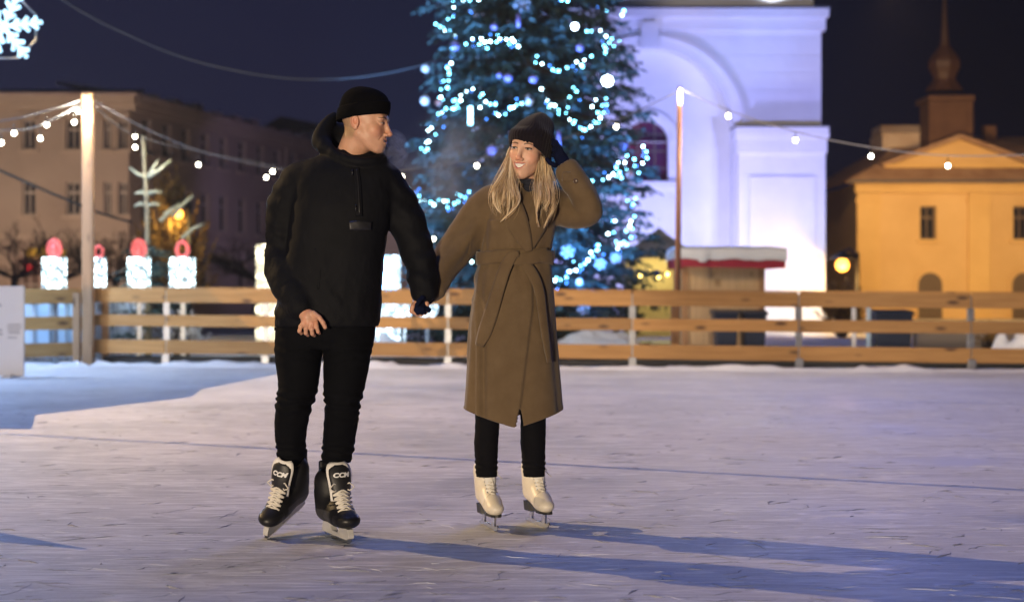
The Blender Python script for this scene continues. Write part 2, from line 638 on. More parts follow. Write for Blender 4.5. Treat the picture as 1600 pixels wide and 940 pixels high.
# skate marks: low ridges with their shaded side put into the dark colour, and thin curls of shaved ice along blade cuts
M['shaded_ridge'] = mat('shaded_ridge_ice', (.20, .21, .25), .55, (.30, .31, .35), 8)
for nm, mm_n, cnt, seed_, rlo, rhi in (('ice_ridges', 'shaded_ridge', 820, 21, .0022, .0068), ('ice_shavings', 'snow', 260, 22, .0006, .0016)):
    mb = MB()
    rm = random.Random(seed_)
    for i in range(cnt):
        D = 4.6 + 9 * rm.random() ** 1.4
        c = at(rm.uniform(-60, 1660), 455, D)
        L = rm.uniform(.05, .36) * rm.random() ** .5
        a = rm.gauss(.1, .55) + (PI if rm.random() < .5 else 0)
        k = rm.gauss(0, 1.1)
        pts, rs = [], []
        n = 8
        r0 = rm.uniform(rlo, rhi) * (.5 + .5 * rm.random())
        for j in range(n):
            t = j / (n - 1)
            pts.append((c.x, c.y, .0002 if mm_n == 'shaded_ridge' else .0006))
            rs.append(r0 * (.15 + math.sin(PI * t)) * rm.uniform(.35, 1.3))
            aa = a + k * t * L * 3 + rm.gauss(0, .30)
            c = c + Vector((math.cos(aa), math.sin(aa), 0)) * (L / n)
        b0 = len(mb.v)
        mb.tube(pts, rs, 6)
        if mm_n == 'shaded_ridge':          # low torn lip rather than a round cord
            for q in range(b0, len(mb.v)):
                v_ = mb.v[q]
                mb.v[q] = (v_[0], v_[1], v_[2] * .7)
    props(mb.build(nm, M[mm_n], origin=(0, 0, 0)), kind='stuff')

# ================================================================== rink fence
def fence_frame(a, b):
    d = (b - a)
    d.z = 0
    L = d.length
    d.normalize()
    return d, L, Vector((d.y, -d.x, 0))        # direction, length, side towards the rink


def rows(t, a=(1.106, .17), b=(1.015, .086)):
    """z of board tops and bottoms along the main run"""
    top = a[0] + (b[0] - a[0]) * t
    bot = a[1] + (b[1] - a[1]) * t
    hgt = top - bot
    return [(top, top - .215 * hgt), (bot + .598 * hgt, bot + .42 * hgt), (bot + .212 * hgt, bot)]


fence = empty('rink_fence', FA, 'long fence of three pine boards closing the back of the rink', 'fence', 'pine board fences round the rink')
d, L, sd = fence_frame(FA, FB)
post_px = [260, 415, 700, 988, 1248, 1517, 1800]
ts = []
for px in post_px:
    # intersect view column with the fence line
    k = (px - 800) / F
    t = (k * FA.y - FA.x) / ((FB.x - FA.x) - k * (FB.y - FA.y))
    ts.append(t)
cuts = [0.0] + ts[:1] + ts[2:] + [1.0]
T2 = t1600 = 1.0
for i in range(len(cuts) - 1):
    for r in range(3):
        t0, t1 = cuts[i] + .0006, cuts[i + 1] - .0006
        p0, p1 = FA.lerp(FB, t0), FA.lerp(FB, t1)
        za, zb = rows(t0)[r], rows(t1)[r]
        jt = .003 * math.sin(i * 7 + r * 3)
        mb = MB()
        a0 = p0 + Vector((0, 0, (za[0] + za[1]) / 2 + jt)) + sd * .02
        b0 = p1 + Vector((0, 0, (zb[0] + zb[1]) / 2 - jt)) + sd * .02
        # build along local x so that the grain follows the board
        Lb = (b0 - a0).length
        mb.box((0, 0, 0), (Lb, .028, za[0] - za[1]))
        o = mb.build('board', M['board'], origin=(0, 0, 0), bevel=.004)
        o.parent = fence
        dd = (b0 - a0).normalized()
        s2 = dd.cross(Vector((0, 0, 1))).normalized()
        R = Matrix((dd, -s2, Vector((0, 0, 1)))).transposed()
        o.rotation_euler = R.to_euler()
        o.location = (a0 + b0) / 2 - FA
# capping rail a shade in front of the top board
for i in range(len(cuts) - 1):
    p0, p1 = FA.lerp(FB, cuts[i] + .0006), FA.lerp(FB, cuts[i + 1] - .0006)
    mb = MB()
    mb.beam(p0 + Vector((0, 0, rows(cuts[i])[0][0] + .012)), p1 + Vector((0, 0, rows(cuts[i + 1])[0][0] + .012)), .07, .02)
    mb.build('cap_rail', M['board'], fence, bevel=.003)
for t, px in zip(ts, post_px):
    p = FA.lerp(FB, t)
    mb = MB()
    z1 = rows(t)[0][0] - .03
    mb.box2(p + Vector((-.045, -.005, 0)) - sd * .0, p + Vector((.045, .035, z1)))
    mb.box2(p + Vector((-.075, -.075, 0)), p + Vector((.075, .09, .018)))
    mb.box2(p + Vector((-.05, -.06, 0)), p + Vector((.05, -.005, .15)))
    o = mb.build('steel_post', M['steel'], fence, bevel=.003)
# left run
fence2 = empty('rink_fence', FC, 'short fence run of three pine boards meeting the lamp post', 'fence', 'pine board fences round the rink')
for r, (z0, z1) in enumerate([(1.10, .885), (.70, .51), (.30, .10)]):
    mb = MB()
    a0, b0 = FC + Vector((0, 0, (z0 + z1) / 2)), FA + Vector((-.09, -.03, (z0 + z1) / 2 + [0, .0, .03][r]))
    Lb = (b0 - a0).length
    mb.box((0, 0, 0), (Lb, .028, z0 - z1))
    o = mb.build('board', M['board'], origin=(0, 0, 0), bevel=.004)
    o.parent = fence2
    dd = (b0 - a0).normalized()
    s2 = dd.cross(Vector((0, 0, 1))).normalized()
    o.rotation_euler = Matrix((dd, -s2, Vector((0, 0, 1)))).transposed().to_euler()
    o.location = (a0 + b0) / 2 - FC
for px, D in [(118, 20.35), (-60, 19.5)]:
    p = at(px, 455, D)
    mb = MB()
    mb.box2((p.x - .05, p.y + .02, 0), (p.x + .05, p.y + .10, 1.04))
    mb.build('wood_post', M['post_wood'], fence2, bevel=.004)
p = at(163, 455, 20.75)
mb = MB()
mb.box2((p.x - .045, p.y, 0), (p.x + .045, p.y + .09, 1.05))
mb.build('wood_post', M['post_wood'], fence, bevel=.004)
# black cooling pipes along the foot of the fence
for k, (dz, dy, r) in enumerate([(.075, .10, .055), (.06, .24, .05)]):
    mb = MB()
    pts = [FA.lerp(FB, i / 40) + Vector((0, dy, dz + .006 * math.sin(i * 2.3 + k))) for i in range(41)]
    pts[0] = FA + Vector((.12, dy, dz))
    mb.tube(pts, r, 10)
    props(mb.build('rink_pipe', M['black_rubber']),
          ['thick black pipe lying along the foot of the fence', 'thinner black pipe behind the front pipe at the fence foot'][k], 'pipe', 'black pipes under the fence')

# white information panel at the left edge
c = at(0, 455, 17.6)
pan = empty('notice_panel', (c.x - .25, 17.6, 0), 'white notice panel with grey print standing on the ice before the fence', 'notice panel')
xr = at(38, 455, 17.6).x
mb = MB()
mb.box2((xr - 1.25, 17.58, .015), (xr, 17.62, at(0, 447, 17.6).z))
mb.build('panel', M['white_panel'], pan, bevel=.006)
mb = MB()
for (x0, x1, y0, y1) in [(-30, 2, 475, 479), (-40, 3, 514, 517), (-40, 4, 520, 523), (12, 33, 506, 508), (11, 33, 510.5, 512.5), (12, 31, 515, 517), (13, 31, 519, 521), (12, 26, 526, 528)]:
    a, b = at(x0, y1, 17.575), at(x1, y0, 17.575)
    mb.box2((a.x, 17.572, a.z), (b.x, 17.579, b.z))
mb.build('print', M['print'], pan)
for x in (xr - .16, xr - 1.1):
    mb = MB()
    mb.box2((x - .05, 17.42, 0), (x + .05, 17.80, .03))
    mb.build('foot', M['steel'], pan, bevel=.004)

# construction-fence panels hung with pale sheeting behind the left fence
for (x0, x1, y0, y1, D, mm, lab) in [(-120, 130, 470, 562, 21.6, 'tarp', 'pale blue sheeted fence panel behind the short board fence'),
                                     (150, 233, 466, 560, 22.0, 'white_panel', 'grey white sheeted fence panel right of the lamp post')]:
    a, b = at(x0, y1, D), at(x1, y0, D)
    e = empty('site_fence_panel', ((a.x + b.x) / 2, D, 0), lab, 'fence panel', 'sheeted panels behind the fence')
    P = []
    for i in range(40):
        u = i / 39
        P.append([(a.x + (b.x - a.x) * u, D + .02 * math.sin(u * 21) + .012 * math.sin(u * 47 + j), .05 + (b.z - .05) * j / 7) for j in range(8)])
    mb = MB()
    mb.grid(P)
    mb.build('sheeting', M[mm], e, solid=.006)
    mb = MB()
    n = int((x1 - x0) / 23)
    for i in range(n + 1):
        x = a.x + (b.x - a.x) * i / n
        mb.tube([(x, D - .05, .02), (x, D - .05, b.z + .02)], .014, 6)
    mb.tube([(a.x, D - .05, b.z), (b.x, D - .05, b.z)], .016, 6)
    mb.tube([(a.x, D - .05, .16), (b.x, D - .05, .16)], .016, 6)
    mb.build('wire_frame', M['steel'], e)

# ================================================================== light poles and festoons
def bulb_parts(root, p, r=.026, mm='bulb_warm', drop=.10):
    p = Vector(p)
    mb = MB()
    mb.tube([p + Vector((0, 0, drop)), p + Vector((0, 0, r * 1.5))], .006, 6)
    mb.lathe(p, [(.012, r * 1.9), (.018, r * 1.8), (.018, r * .95), (.012, r * .8)], 10)
    s = mb.build('socket', M['cable_black'], root)
    mb = MB()
    mb.ball(p, r, 12, 8, (1, 1, 1.15))
    return mb.build('bulb', M[mm], root)


PL = 20.45
ptop = at(138, 146, PL)
pole = empty('light_pole', (ptop.x, PL, 0), 'thick square wooden pole at the fence corner lit by bulbs at its top', 'pole', 'wooden poles carrying the light strings')
mb = MB()
w = .074
mb.box2((ptop.x - w, PL - w, 0), (ptop.x + w, PL + w, ptop.z))
mb.build('shaft', M['post_wood'], pole, bevel=.012)
mb = MB()
mb.box2((ptop.x + w - .03, PL - w - .02, .3), (ptop.x + w + .012, PL - w + .03, ptop.z - .25))
mb.build('batten', M['post_wood'], pole, bevel=.006)
mb = MB()
mb.tube([(ptop.x, PL - w - .03, ptop.z - .06), (ptop.x, PL + w + .03, ptop.z - .06)], .012, 8)
mb.lathe((ptop.x, PL - w - .045, ptop.z - .06), [(.03, -.01), (.03, .01)], 10, axis='y')
mb.build('hook', M['steel'], pole)

RP = 20.0
rtop = at(1062, 136, RP)
pole2 = empty('light_pole', (rtop.x, RP, 0), 'slim copper brown pole with a lamp glowing near its tip before the white tower', 'pole', 'wooden poles carrying the light strings')
mb = MB()
mb.tube([(rtop.x - .05, RP, 0), (rtop.x - .02, RP, rtop.z * .5), (rtop.x, RP, rtop.z)], [.046, .040, .032], 12)
mb.build('shaft', M['pole_copper'], pole2)
mb = MB()
q = at(1062, 150, RP)
mb.lathe((q.x, RP - .07, q.z), [(.010, .09), (.022, .07), (.027, 0), (.020, -.10), (.010, -.13)], 12)
mb.build('lamp', M['bulb_warm'], pole2)
p = at(1055, 455, 19.72)
mb = MB()
mb.box2((p.x - .055, 19.70, 0), (p.x + .055, 19.80, .95))
mb.build('footing_post', M['post_wood'], pole2, bevel=.004)


def festoon(name, label, pts, bulbs, r=.012, drop=.12, br=.027, mm='cable_grey'):
    e = empty(name, pts[0], label, 'light string', 'festoon light strings over the rink')
    mb = MB()
    mb.tube(pts, r, 6)
    mb.build('cable', M[mm], e)
    for b in bulbs:
        bulb_parts(e, b, br, drop=drop)
    return e


def pxs(lst, D0, D1=None):
    D1 = D0 if D1 is None else D1
    n = len(lst)
    return [at(x, y, D0 + (D1 - D0) * i / max(1, n - 1)) for i, (x, y) in enumerate(lst)]


def smooth(pts, n=40):
    return [Vector(p) for p in spline(pts, n)]


festoon('festoon', 'upper light string falling left from the thick pole top', smooth(pxs([(128, 156), (95, 167), (55, 178), (20, 186), (-60, 196), (-160, 194)], PL, 15.5)),
        pxs([(73, 195), (22, 208)], 19.2, 17.8))
festoon('festoon', 'lower light string falling left from the thick pole top', smooth(pxs([(128, 163), (90, 183), (50, 200), (10, 203), (-60, 205), (-160, 200)], PL, 16.5)),
        pxs([(116, 191), (63, 216), (2, 223)], 20.0, 17.8))
festoon('festoon', 'upper light string falling right from the thick pole towards the tree', smooth(pxs([(148, 158), (215, 195), (290, 228), (350, 246), (425, 262), (520, 276), (628, 266), (745, 248), (850, 226), (963, 188), (1062, 142)], PL, RP)),
        pxs([(211, 230), (310, 257), (426, 268), (628, 276), (745, 259), (963, 198)], 20.4, 20.1), r=.008, mm='cable_shaded')
festoon('festoon', 'lower light string falling right from the thick pole behind the man', smooth(pxs([(148, 166), (178, 192), (208, 210), (250, 223), (330, 240), (440, 262), (560, 300), (677, 362), (760, 380)], PL, 24.0)),
        pxs([(122, 174), (211, 213), (416, 277), (677, 373)], 20.3, 23.6), r=.008, mm='cable_shaded')
festoon('festoon', 'light string crossing from the slim pole to the ochre house', smooth(pxs([(1062, 138), (1137, 172), (1243, 206), (1360, 230), (1481, 243), (1640, 240), (1800, 225)], RP, 17.5)),
        pxs([(1138, 181), (1243, 219), (1361, 244), (1481, 259)], 19.8, 18.2), r=.009)

# lone cables in the sky
mb = MB()
mb.tube(smooth(pxs([(60, -30), (110, 8), (180, 46), (280, 88), (380, 113), (470, 124), (560, 121), (640, 107), (700, 88)], 22, 27)), .012, 6)
props(mb.build('overhead_cable', M['cable_shaded']), 'grey cable sagging across the night sky into the big spruce', 'cable', 'overhead cables')
mb = MB()
mb.tube(smooth(pxs([(-40, 250), (0, 266), (60, 293), (110, 314), (160, 334), (205, 347)], 19, 23)), .02, 6)
props(mb.build('overhead_cable', M['cable_black']), 'dark cable slanting down behind the thick lit pole', 'cable', 'overhead cables')

# ================================================================== lit decorations
def light_candle(px, lab, D=20.95, top=377, w=38, flame_w=24, filled=False):
    a = at(px, 470, D)
    e = empty('light_candle', (a.x, D, 0), lab, 'light decoration', 'glowing candle figures along the fence')
    s = D / F
    rw = w / 2 * s
    z0, z1 = at(0, 470, D).z, at(0, 402, D).z
    mb = MB()
    # rope light wound round a drum
    n = 11
    prof = []
    for i in range(n):
        za = z0 + (z1 - z0) * i / n
        zb = z0 + (z1 - z0) * (i + 1) / n
        prof += [(rw * .90, za + .002), (rw, za + (zb - za) * .3), (rw, za + (zb - za) * .7), (rw * .90, zb - .002)]
    mb.lathe((a.x, D, 0), prof, 26)
    mb.build('candle_body', M['candle_white'], e)
    mb = MB()
    fr = flame_w / 2 * s
    zc = z1 + fr * 1.08
    pts = []
    for i in range(25):
        t = 2 * PI * i / 24
        pts.append((a.x + math.sin(t) * fr * .78, D, zc + -math.cos(t) * fr * (1.0 + .15 * (math.cos(t) < 0))))
    mb.tube(pts, fr * .30, 8)
    if filled:
        mb.ball((a.x, D, zc), fr * .72, 14, 10, (.9, .45, 1.25))
    mb.build('flame', M['candle_red'], e)
    mb = MB()
    mb.box2((a.x - .03, D + .02, 0), (a.x + .03, D + .08, z0 + .02))
    mb.box2((a.x - .12, D - .1, z0 - .03), (a.x + .12, D + .1, z0 - .004))
    mb.build('stand', M['steel'], e)


light_candle(85, 'white glowing candle with red flame, left of the thick pole', filled=True)
light_candle(154, 'glowing candle half hidden by the thick pole', w=24, flame_w=16)
light_candle(217, 'glowing candle with patchy blue white body under the small spruce top', w=36, filled=True)
light_candle(285, 'glowing candle with thin pink flame, nearest the man', w=40, flame_w=22)

# big glowing blocks half hidden by the man
def glow_block(name, lab, x0, x1, y0, D, mm, rows_=9, depth=.5):
    a, b = at(x0, 560, D), at(x1, y0, D)
    e = empty(name, ((a.x + b.x) / 2, D, 0), lab, 'light decoration', 'glowing boxes behind the fence')
    mb = MB()
    z1 = b.z
    n = rows_
    for i in range(n):
        za = .10 + (z1 - .10) * i / n
        zb = .10 + (z1 - .10) * (i + 1) / n
        mb.box2((a.x, D, za + .006), (b.x, D + depth, zb - .006))
    mb.build('lit_box', M[mm], e, bevel=.03)
    mb = MB()
    mb.box2((a.x + .05, D + .04, 0), (b.x - .05, D + depth - .04, z1 - .05))
    mb.build('core', M['white_panel'], e)


glow_block('light_present', 'tall warm white glowing box left behind the man', 399, 470, 381, 22.8, 'gift_warm')
glow_block('light_present', 'blue white glowing box behind the man near the held hands', 548, 622, 398, 23.2, 'gift_cool', 7)
c = at(668, 481, 22.6)
e = empty('light_globe', (c.x, c.y, 0), 'white glowing globe on a stand just behind the held hands', 'light decoration')
mb = MB()
mb.ball(c, .17, 18, 12)
mb.build('globe', M['gift_cool'], e)
mb = MB()
mb.lathe((c.x, c.y, 0), [(.16, 0), (.16, .03), (.03, .06), (.03, c.z - .15)], 14)
mb.build('stand', M['steel'], e)
c = at(614, 482, 22.4)
e = empty('light_figure', (c.x, c.y, 0), 'low glowing light figure on runners between the man and the globe', 'light decoration')
mb = MB()
z0, z1 = at(0, 498, 22.4).z, at(0, 468, 22.4).z
for i in range(4):
    za = z0 + (z1 - z0) * i / 4
    mb.tube([at(586, 0, 22.4).xy.to_3d() + Vector((0, 0, za + .04)), at(612, 0, 22.4).xy.to_3d() + Vector((0, 0, za + .035)), at(642, 0, 22.4).xy.to_3d() + Vector((0, 0, za + .05 + .012 * i))], .036, 8)
mb.build('lit_side', M['gift_cool'], e)
mb = MB()
a, b = at(582, 0, 22.4), at(648, 0, 22.4)
mb.tube([(a.x, 22.4, .05), (b.x - .1, 22.4, .05), (b.x + .02, 22.4, .1), (b.x + .06, 22.4, .22)], .03, 8)
mb.tube([(a.x + .08, 22.4, .05), (a.x + .08, 22.4, z0 + .04)], .02, 6)
mb.tube([(b.x - .16, 22.4, .05), (b.x - .16, 22.4, z0 + .04)], .02, 6)
mb.build('runner', M['gift_cool'], e)

# snowflake light at the top left
SFD = 17.0
c = at(6, 42, SFD)
s = SFD / F
e = empty('light_snowflake', (c.x, SFD, c.z), 'big blue white glowing snowflake hanging in the upper left corner', 'light decoration')
mb = MB()
for k in range(6):
    a = k * PI / 3 + .12
    dv = Vector((math.cos(a), 0, math.sin(a)))
    nv = Vector((-math.sin(a), 0, math.cos(a)))
    R = 60 * s
    mb.tube([c, c + dv * R], 3.2 * s, 8)
    for f, l in [(.24, .22), (.46, .26), (.72, .22)]:
        for sg in (-1, 1):
            o_ = c + dv * (R * f)
            mb.tube([o_, o_ + (dv * .72 + nv * .7 * sg) * (R * l)], 3.2 * s, 8)
mb.build('arms', M['flake'], e)
mb = MB()
R = 52 * s
mb.tube([c + Vector((math.cos(t) * R, .05, math.sin(t) * R)) for t in [i * PI / 4 + PI / 8 for i in range(9)]], 2.0 * s, 6)
mb.build('ring', M['steel'], e)
mb = MB()
mb.tube([c + Vector((0, .05, R)), c + Vector((0, .05, R + 2.2))], .01, 6)
mb.build('hanger', M['cable_black'], e)
# ================================================================== trees
def needle_twigs(mb, pts, rnd, dens, ln, wd, droop=.15):
    """flat needle sprays along a branch (list of points)"""
    pts = [Vector(p) for p in pts]
    L = (pts[-1] - pts[0]).length
    n = max(3, int(L * dens))
    for i in range(n):
        t = (i + rnd.random()) / n
        f = t * (len(pts) - 1)
        k = min(int(f), len(pts) - 2)
        p = pts[k].lerp(pts[k + 1], f - k)
        d = (pts[k + 1] - pts[k]).normalized()
        up = Vector((0, 0, 1))
        sd_ = d.cross(up)
        sd_ = sd_.normalized() if sd_.length > 1e-4 else Vector((1, 0, 0))
        sg = 1 if rnd.random() < .5 else -1
        q = (d * rnd.uniform(.35, .9) + sd_ * sg * rnd.uniform(.3, 1.0) + up * (rnd.gauss(-droop, .28))).normalized()
        l = ln * rnd.uniform(.55, 1.25) * (1.0 - .35 * t)
        if i >= n - 1:
            q = (d + up * rnd.gauss(0, .1)).normalized(); p = pts[-1]
        w = wd * rnd.uniform(.7, 1.3)
        s1 = q.cross(up)
        s1 = s1.normalized() if s1.length > 1e-4 else sd_
        roll = rnd.uniform(-.9, .9)
        s1 = (s1 * math.cos(roll) + q.cross(s1) * math.sin(roll)) * w
        m = p + q * l * .55 - Vector((0, 0, l * .04))
        e = p + q * l - Vector((0, 0, l * .14))
        b = len(mb.v)
        mb.v += [tuple(p - s1 * .3), tuple(p + s1 * .3), tuple(m + s1), tuple(e), tuple(m - s1)]
        mb.f.append([b, b + 1, b + 2, b + 3, b + 4])
        mb.sm.append(False)
        mb.mi.append(0)


TX, TY = at(826, 0, 27).x, 27.0
TTOP = 15.5


def tree_r(z):
    if z < .5: return 2.1
    return max(.05, 2.62 * (1 - (z - .6) / (TTOP - .6)) ** .92)


def big_spruce():
    rnd = random.Random(4)
    e = empty('spruce_tree', (TX, TY, 0), 'tall dark spruce hung with blue white light chains before the white tower', 'christmas tree')
    mb = MB()
    mb.tube([(TX, TY, 0), (TX + .03, TY, 4), (TX - .02, TY, 9), (TX, TY, TTOP)], [.24, .18, .11, .02], 10)
    mb.build('trunk', M['bark'], e)
    fol, wood = MB(), MB()
    z = .35
    while z < TTOP - .3:
        r = tree_r(z)
        n = int(13 + 5 * rnd.random()) if z < 8 else 9
        for k in range(n):
            a = rnd.random() * 2 * PI
            rr = r * rnd.uniform(.78, 1.10) * (1.16 if rnd.random() < .08 else 1)
            zz = z + rnd.uniform(-.12, .12)
            dv = Vector((math.cos(a), math.sin(a), 0))
            pts = []
            up0 = rnd.uniform(-.05, .25)
            for i in range(6):
                t = i / 5
                pts.append(Vector((TX, TY, zz)) + dv * rr * t + Vector((0, 0, rr * (up0 * t - .42 * t * t + .20 * t ** 4))))
            wood.tube(pts, [.028 * (1 - .8 * i / 5) for i in range(6)], 4, cap=False)
            if z < 8.0:
                # boughs: side branchlets that carry the sprays
                for j in range(int(5 + rr * 4.6)):
                    t = rnd.uniform(.25, 1)
                    f = t * 5
                    kk = min(int(f), 4)
                    p = pts[kk].lerp(pts[kk + 1], f - kk)
                    d = (pts[kk + 1] - pts[kk]).normalized()
                    sg = 1 if j % 2 else -1
                    sv = Vector((-dv.y, dv.x, 0)) * sg
                    q = (d * .8 + sv * rnd.uniform(.4, .8) + Vector((0, 0, rnd.uniform(-.35, .1)))).normalized()
                    l = rnd.uniform(.22, .55) * (1.1 - .5 * t) * min(1.0, .5 + rr * .3)
                    b2 = [p, p + q * l * .5, p + q * l + Vector((0, 0, -l * .22))]
                    needle_twigs(fol, b2, rnd, 24, .19, .030)
                needle_twigs(fol, pts[1:], rnd, 20, .24, .032)
            else:
                needle_twigs(fol, pts[1:], rnd, 12, .34, .05)
        z += .20 if z < 8 else .42
    wood.build('branches', M['bark'], e)
    fol.build('crown', M['needle'], e)
    return e


big_spruce()


def on_tree(px, py, out=1.0):
    """point on the spruce's lit face in the photograph's row/column"""
    D = TY - 1.5
    for _ in range(12):
        p = at(px, py, D)
        r = tree_r(p.z) * out * .96
        dx = p.x - TX
        D = TY - math.sqrt(max(r * r - dx * dx, .02))
    return at(px, py, D)


GARL = [
    ('short light chain across the top of the spruce left side', [(696, 3), (708, 3), (724, 2), (734, 1), (748, 0), (709, 12), (700, 30)]),
    ('light chain dropping along the upper left edge of the spruce', [(681, 38), (688, 42), (695, 48), (703, 49), (710, 54), (705, 75), (705, 99), (699, 106), (702, 115), (693, 127), (699, 137), (689, 140), (689, 152)]),
    ('light chain bowed in an arch high on the spruce left half', [(728, 69), (738, 61), (749, 70), (752, 61), (758, 66), (766, 65), (776, 66), (781, 61), (791, 62), (800, 61), (803, 66), (810, 73)]),
    ('light chain winding down the left edge above the woman', [(739, 139), (729, 143), (720, 149), (720, 157), (709, 158), (707, 170), (697, 170), (691, 177), (685, 178), (679, 191), (674, 200), (669, 204), (670, 221), (666, 223), (668, 233)]),
    ('short light chain swagged above the woman hat', [(754, 147), (759, 159), (766, 163), (774, 163), (750, 168), (779, 180), (797, 170), (802, 168), (807, 164), (815, 162)]),
    ('light chain swinging up to the right edge near the top', [(839, 88), (847, 100), (864, 109), (873, 111), (886, 106), (901, 97), (908, 102), (913, 94), (924, 88), (946, 76), (952, 67), (956, 61), (947, 57), (938, 48), (924, 49), (917, 49)]),
    ('light chain in a deep swag right of the woman hat', [(803, 65), (809, 73), (846, 139), (855, 157), (861, 164), (867, 165), (873, 172), (890, 187), (896, 193), (907, 200), (914, 203), (923, 198), (931, 192), (938, 184), (934, 176), (943, 176), (941, 165), (948, 164), (947, 154), (925, 167), (931, 156)]),
    ('light chain level with the woman raised arm on the right', [(911, 273), (915, 283), (925, 283), (942, 281), (951, 277), (958, 272), (963, 262), (966, 254), (976, 254), (968, 269), (971, 278), (991, 249), (998, 270), (1004, 255), (1011, 247), (1010, 237), (1005, 229)]),
    ('light chain at the lower right edge of the spruce', [(993, 310), (989, 319), (992, 338), (986, 346), (984, 353), (988, 357), (986, 371), (979, 382), (970, 381), (965, 388), (961, 345), (950, 365)]),
    ('light chain sloping down to the fence right of the coat', [(935, 383), (932, 391), (923, 394), (919, 406), (914, 412), (907, 415), (900, 422), (890, 424), (885, 433), (876, 437), (867, 438)]),
    ('light chain swagged between the man and the woman', [(639, 295), (642, 304), (655, 306), (657, 315), (664, 314), (673, 316), (678, 320), (686, 313), (694, 314), (699, 314), (710, 318), (716, 315), (720, 306), (727, 309), (733, 300), (737, 409)]),
    ('short light chain at the top right tip of the spruce', [(878, 0), (887, 2), (975, 17), (972, 24), (896, 137), (901, 143)]),
]
rg = random.Random(9)
for lab, pl in GARL:
    P = [on_tree(x, y, 1.03 + rg.uniform(-.03, .05)) for x, y in pl]
    e = empty('light_chain', P[0], lab, 'light chain', 'light chains on the spruce')
    # the chain also winds back into the tree between the visible bulbs
    extra, cab = [], []
    for i, p in enumerate(P):
        cab.append(p + Vector((0, .02, .015)))
        if i + 1 < len(P):
            q = P[i + 1]
            cab.append(p.lerp(q, .5) + Vector((0, .03 + .06 * rg.random(), -.03)))
            for _k in range(rg.choice((0, 1, 1, 2))):
                m = p.lerp(q, rg.uniform(.3, .7)) + Vector((rg.gauss(0, .07), .04 + .20 * rg.random(), rg.gauss(0, .07)))
                extra.append(m)
    mb = MB()
    mb.tube(cab, .006, 5)
    mb.build('wire', M['cable_black'], e)
    for p in P:
        mb = MB()
        mb.ball(p, rg.choice([.014, .017, .019, .021]), 8, 6)
        mb.build('bulb', M['led_white'] if rg.random() < .5 else M['led_cyan'], e)
    for p in extra:
        mb = MB()
        mb.ball(p, rg.choice((.010, .013, .016)), 8, 6)
        mb.build('bulb', M['led_blue'] if rg.random() < .45 else M['led_cyan'], e)

for lab, x, y, r, mm in [('pearl white bauble on the upper left edge of the spruce', 665, 107, .085, 'bauble_white'),
                         ('pearl white bauble lower on the left edge, beside the sky', 664, 157, .095, 'bauble_white'),
                         ('pink bauble just right of the lower pearl bauble', 685, 160, .06, 'bauble_pink'),
                         ('violet bauble near the arch of lights', 711, 72, .085, 'bauble_violet'),
                         ('violet bauble above the woman hat', 794, 122, .075, 'bauble_violet'),
                         ('small violet bauble left of the violet one above the hat', 780, 118, .05, 'bauble_violet'),
                         ('pearl bauble touching the light chain above the hat', 826, 157, .095, 'bauble_white'),
                         ('violet bauble at the upper right, under the blue star', 906, 75, .07, 'bauble_violet'),
                         ('violet bauble high in the middle of the spruce', 772, 42, .06, 'bauble_violet'),
                         ('violet bauble right of the woman hat', 833, 124, .07, 'bauble_violet'),
                         ('violet bauble beside the warm bulb on the right', 975, 227, .075, 'bauble_violet'),
                         ('pink bauble near the raised cuff light chain', 984, 273, .08, 'bauble_pink'),
                         ('pearl bauble low on the spruce left of the coat belt', 905, 440, .06, 'bauble_white'),
                         ('violet bauble left of the woman, in her breath', 768, 235, .09, 'bauble_violet'),
                         ('navy bauble hanging by the yellow tent lights', 1027, 427, .06, 'bauble_blue')]:
    p = on_tree(x, y, 1.05)
    e = empty('bauble', p - Vector((0, 0, r)), lab, 'bauble', 'baubles on the spruce')
    mb = MB()
    mb.ball(p, r, 16, 10)
    mb.build('globe', M[mm], e)
    mb = MB()
    mb.lathe(p + Vector((0, 0, r * .96)), [(r * .22, 0), (r * .22, r * .25), (r * .1, r * .3)], 8)
    mb.build('cap', M['steel'], e)

# snowflake ornaments (white card stars), icicle tubes, star lamps
for lab, x, y, R in [('white snowflake ornament at the very top of the spruce', 816, 6, .17), ('white snowflake ornament right of the coat belt', 887, 393, .13),
                     ('pale snowflake ornament low on the right of the spruce', 938, 412, .11), ('pale snowflake ornament beside the right light chain', 962, 402, .10),
                     ('pale snowflake ornament under the spruce near the fence', 912, 482, .12)]:
    p = on_tree(x, y, 1.06)
    mb = MB()
    for k in range(6):
        a = k * PI / 3 + .3
        dv, nv = Vector((math.cos(a), 0, math.sin(a))), Vector((-math.sin(a), 0, math.cos(a)))
        mb.tube([p, p + dv * R], .014, 6)
        for sg in (-1, 1):
            mb.tube([p + dv * R * .55, p + dv * R * .8 + nv * sg * R * .28], .011, 6)
    props(mb.build('snowflake_ornament', M['ornament_grey']), lab, 'ornament', 'snowflake ornaments on the spruce')
for lab, x, y0, y1, mm in [('glowing cyan icicle tube hanging left above the woman', 735, 167, 194, 'led_tube'), ('dim violet icicle tube near the top of the spruce', 810, 22, 42, 'bauble_violet'),
                           ('dim violet icicle tube right of the woman hat', 873, 205, 230, 'bauble_violet')]:
    a, b = on_tree(x, y0, 1.06), on_tree(x, y1, 1.06)
    b = Vector((a.x, a.y, b.z))
    e = empty('icicle_light', b, lab, 'light decoration', 'icicle tubes on the spruce')
    mb = MB()
    mb.tube([a, b], .035, 10)
    mb.build('tube', M[mm], e)
    mb = MB()
    mb.tube([a + Vector((0, 0, .1)), a], .012, 6)
    mb.build('hanger', M['cable_black'], e)
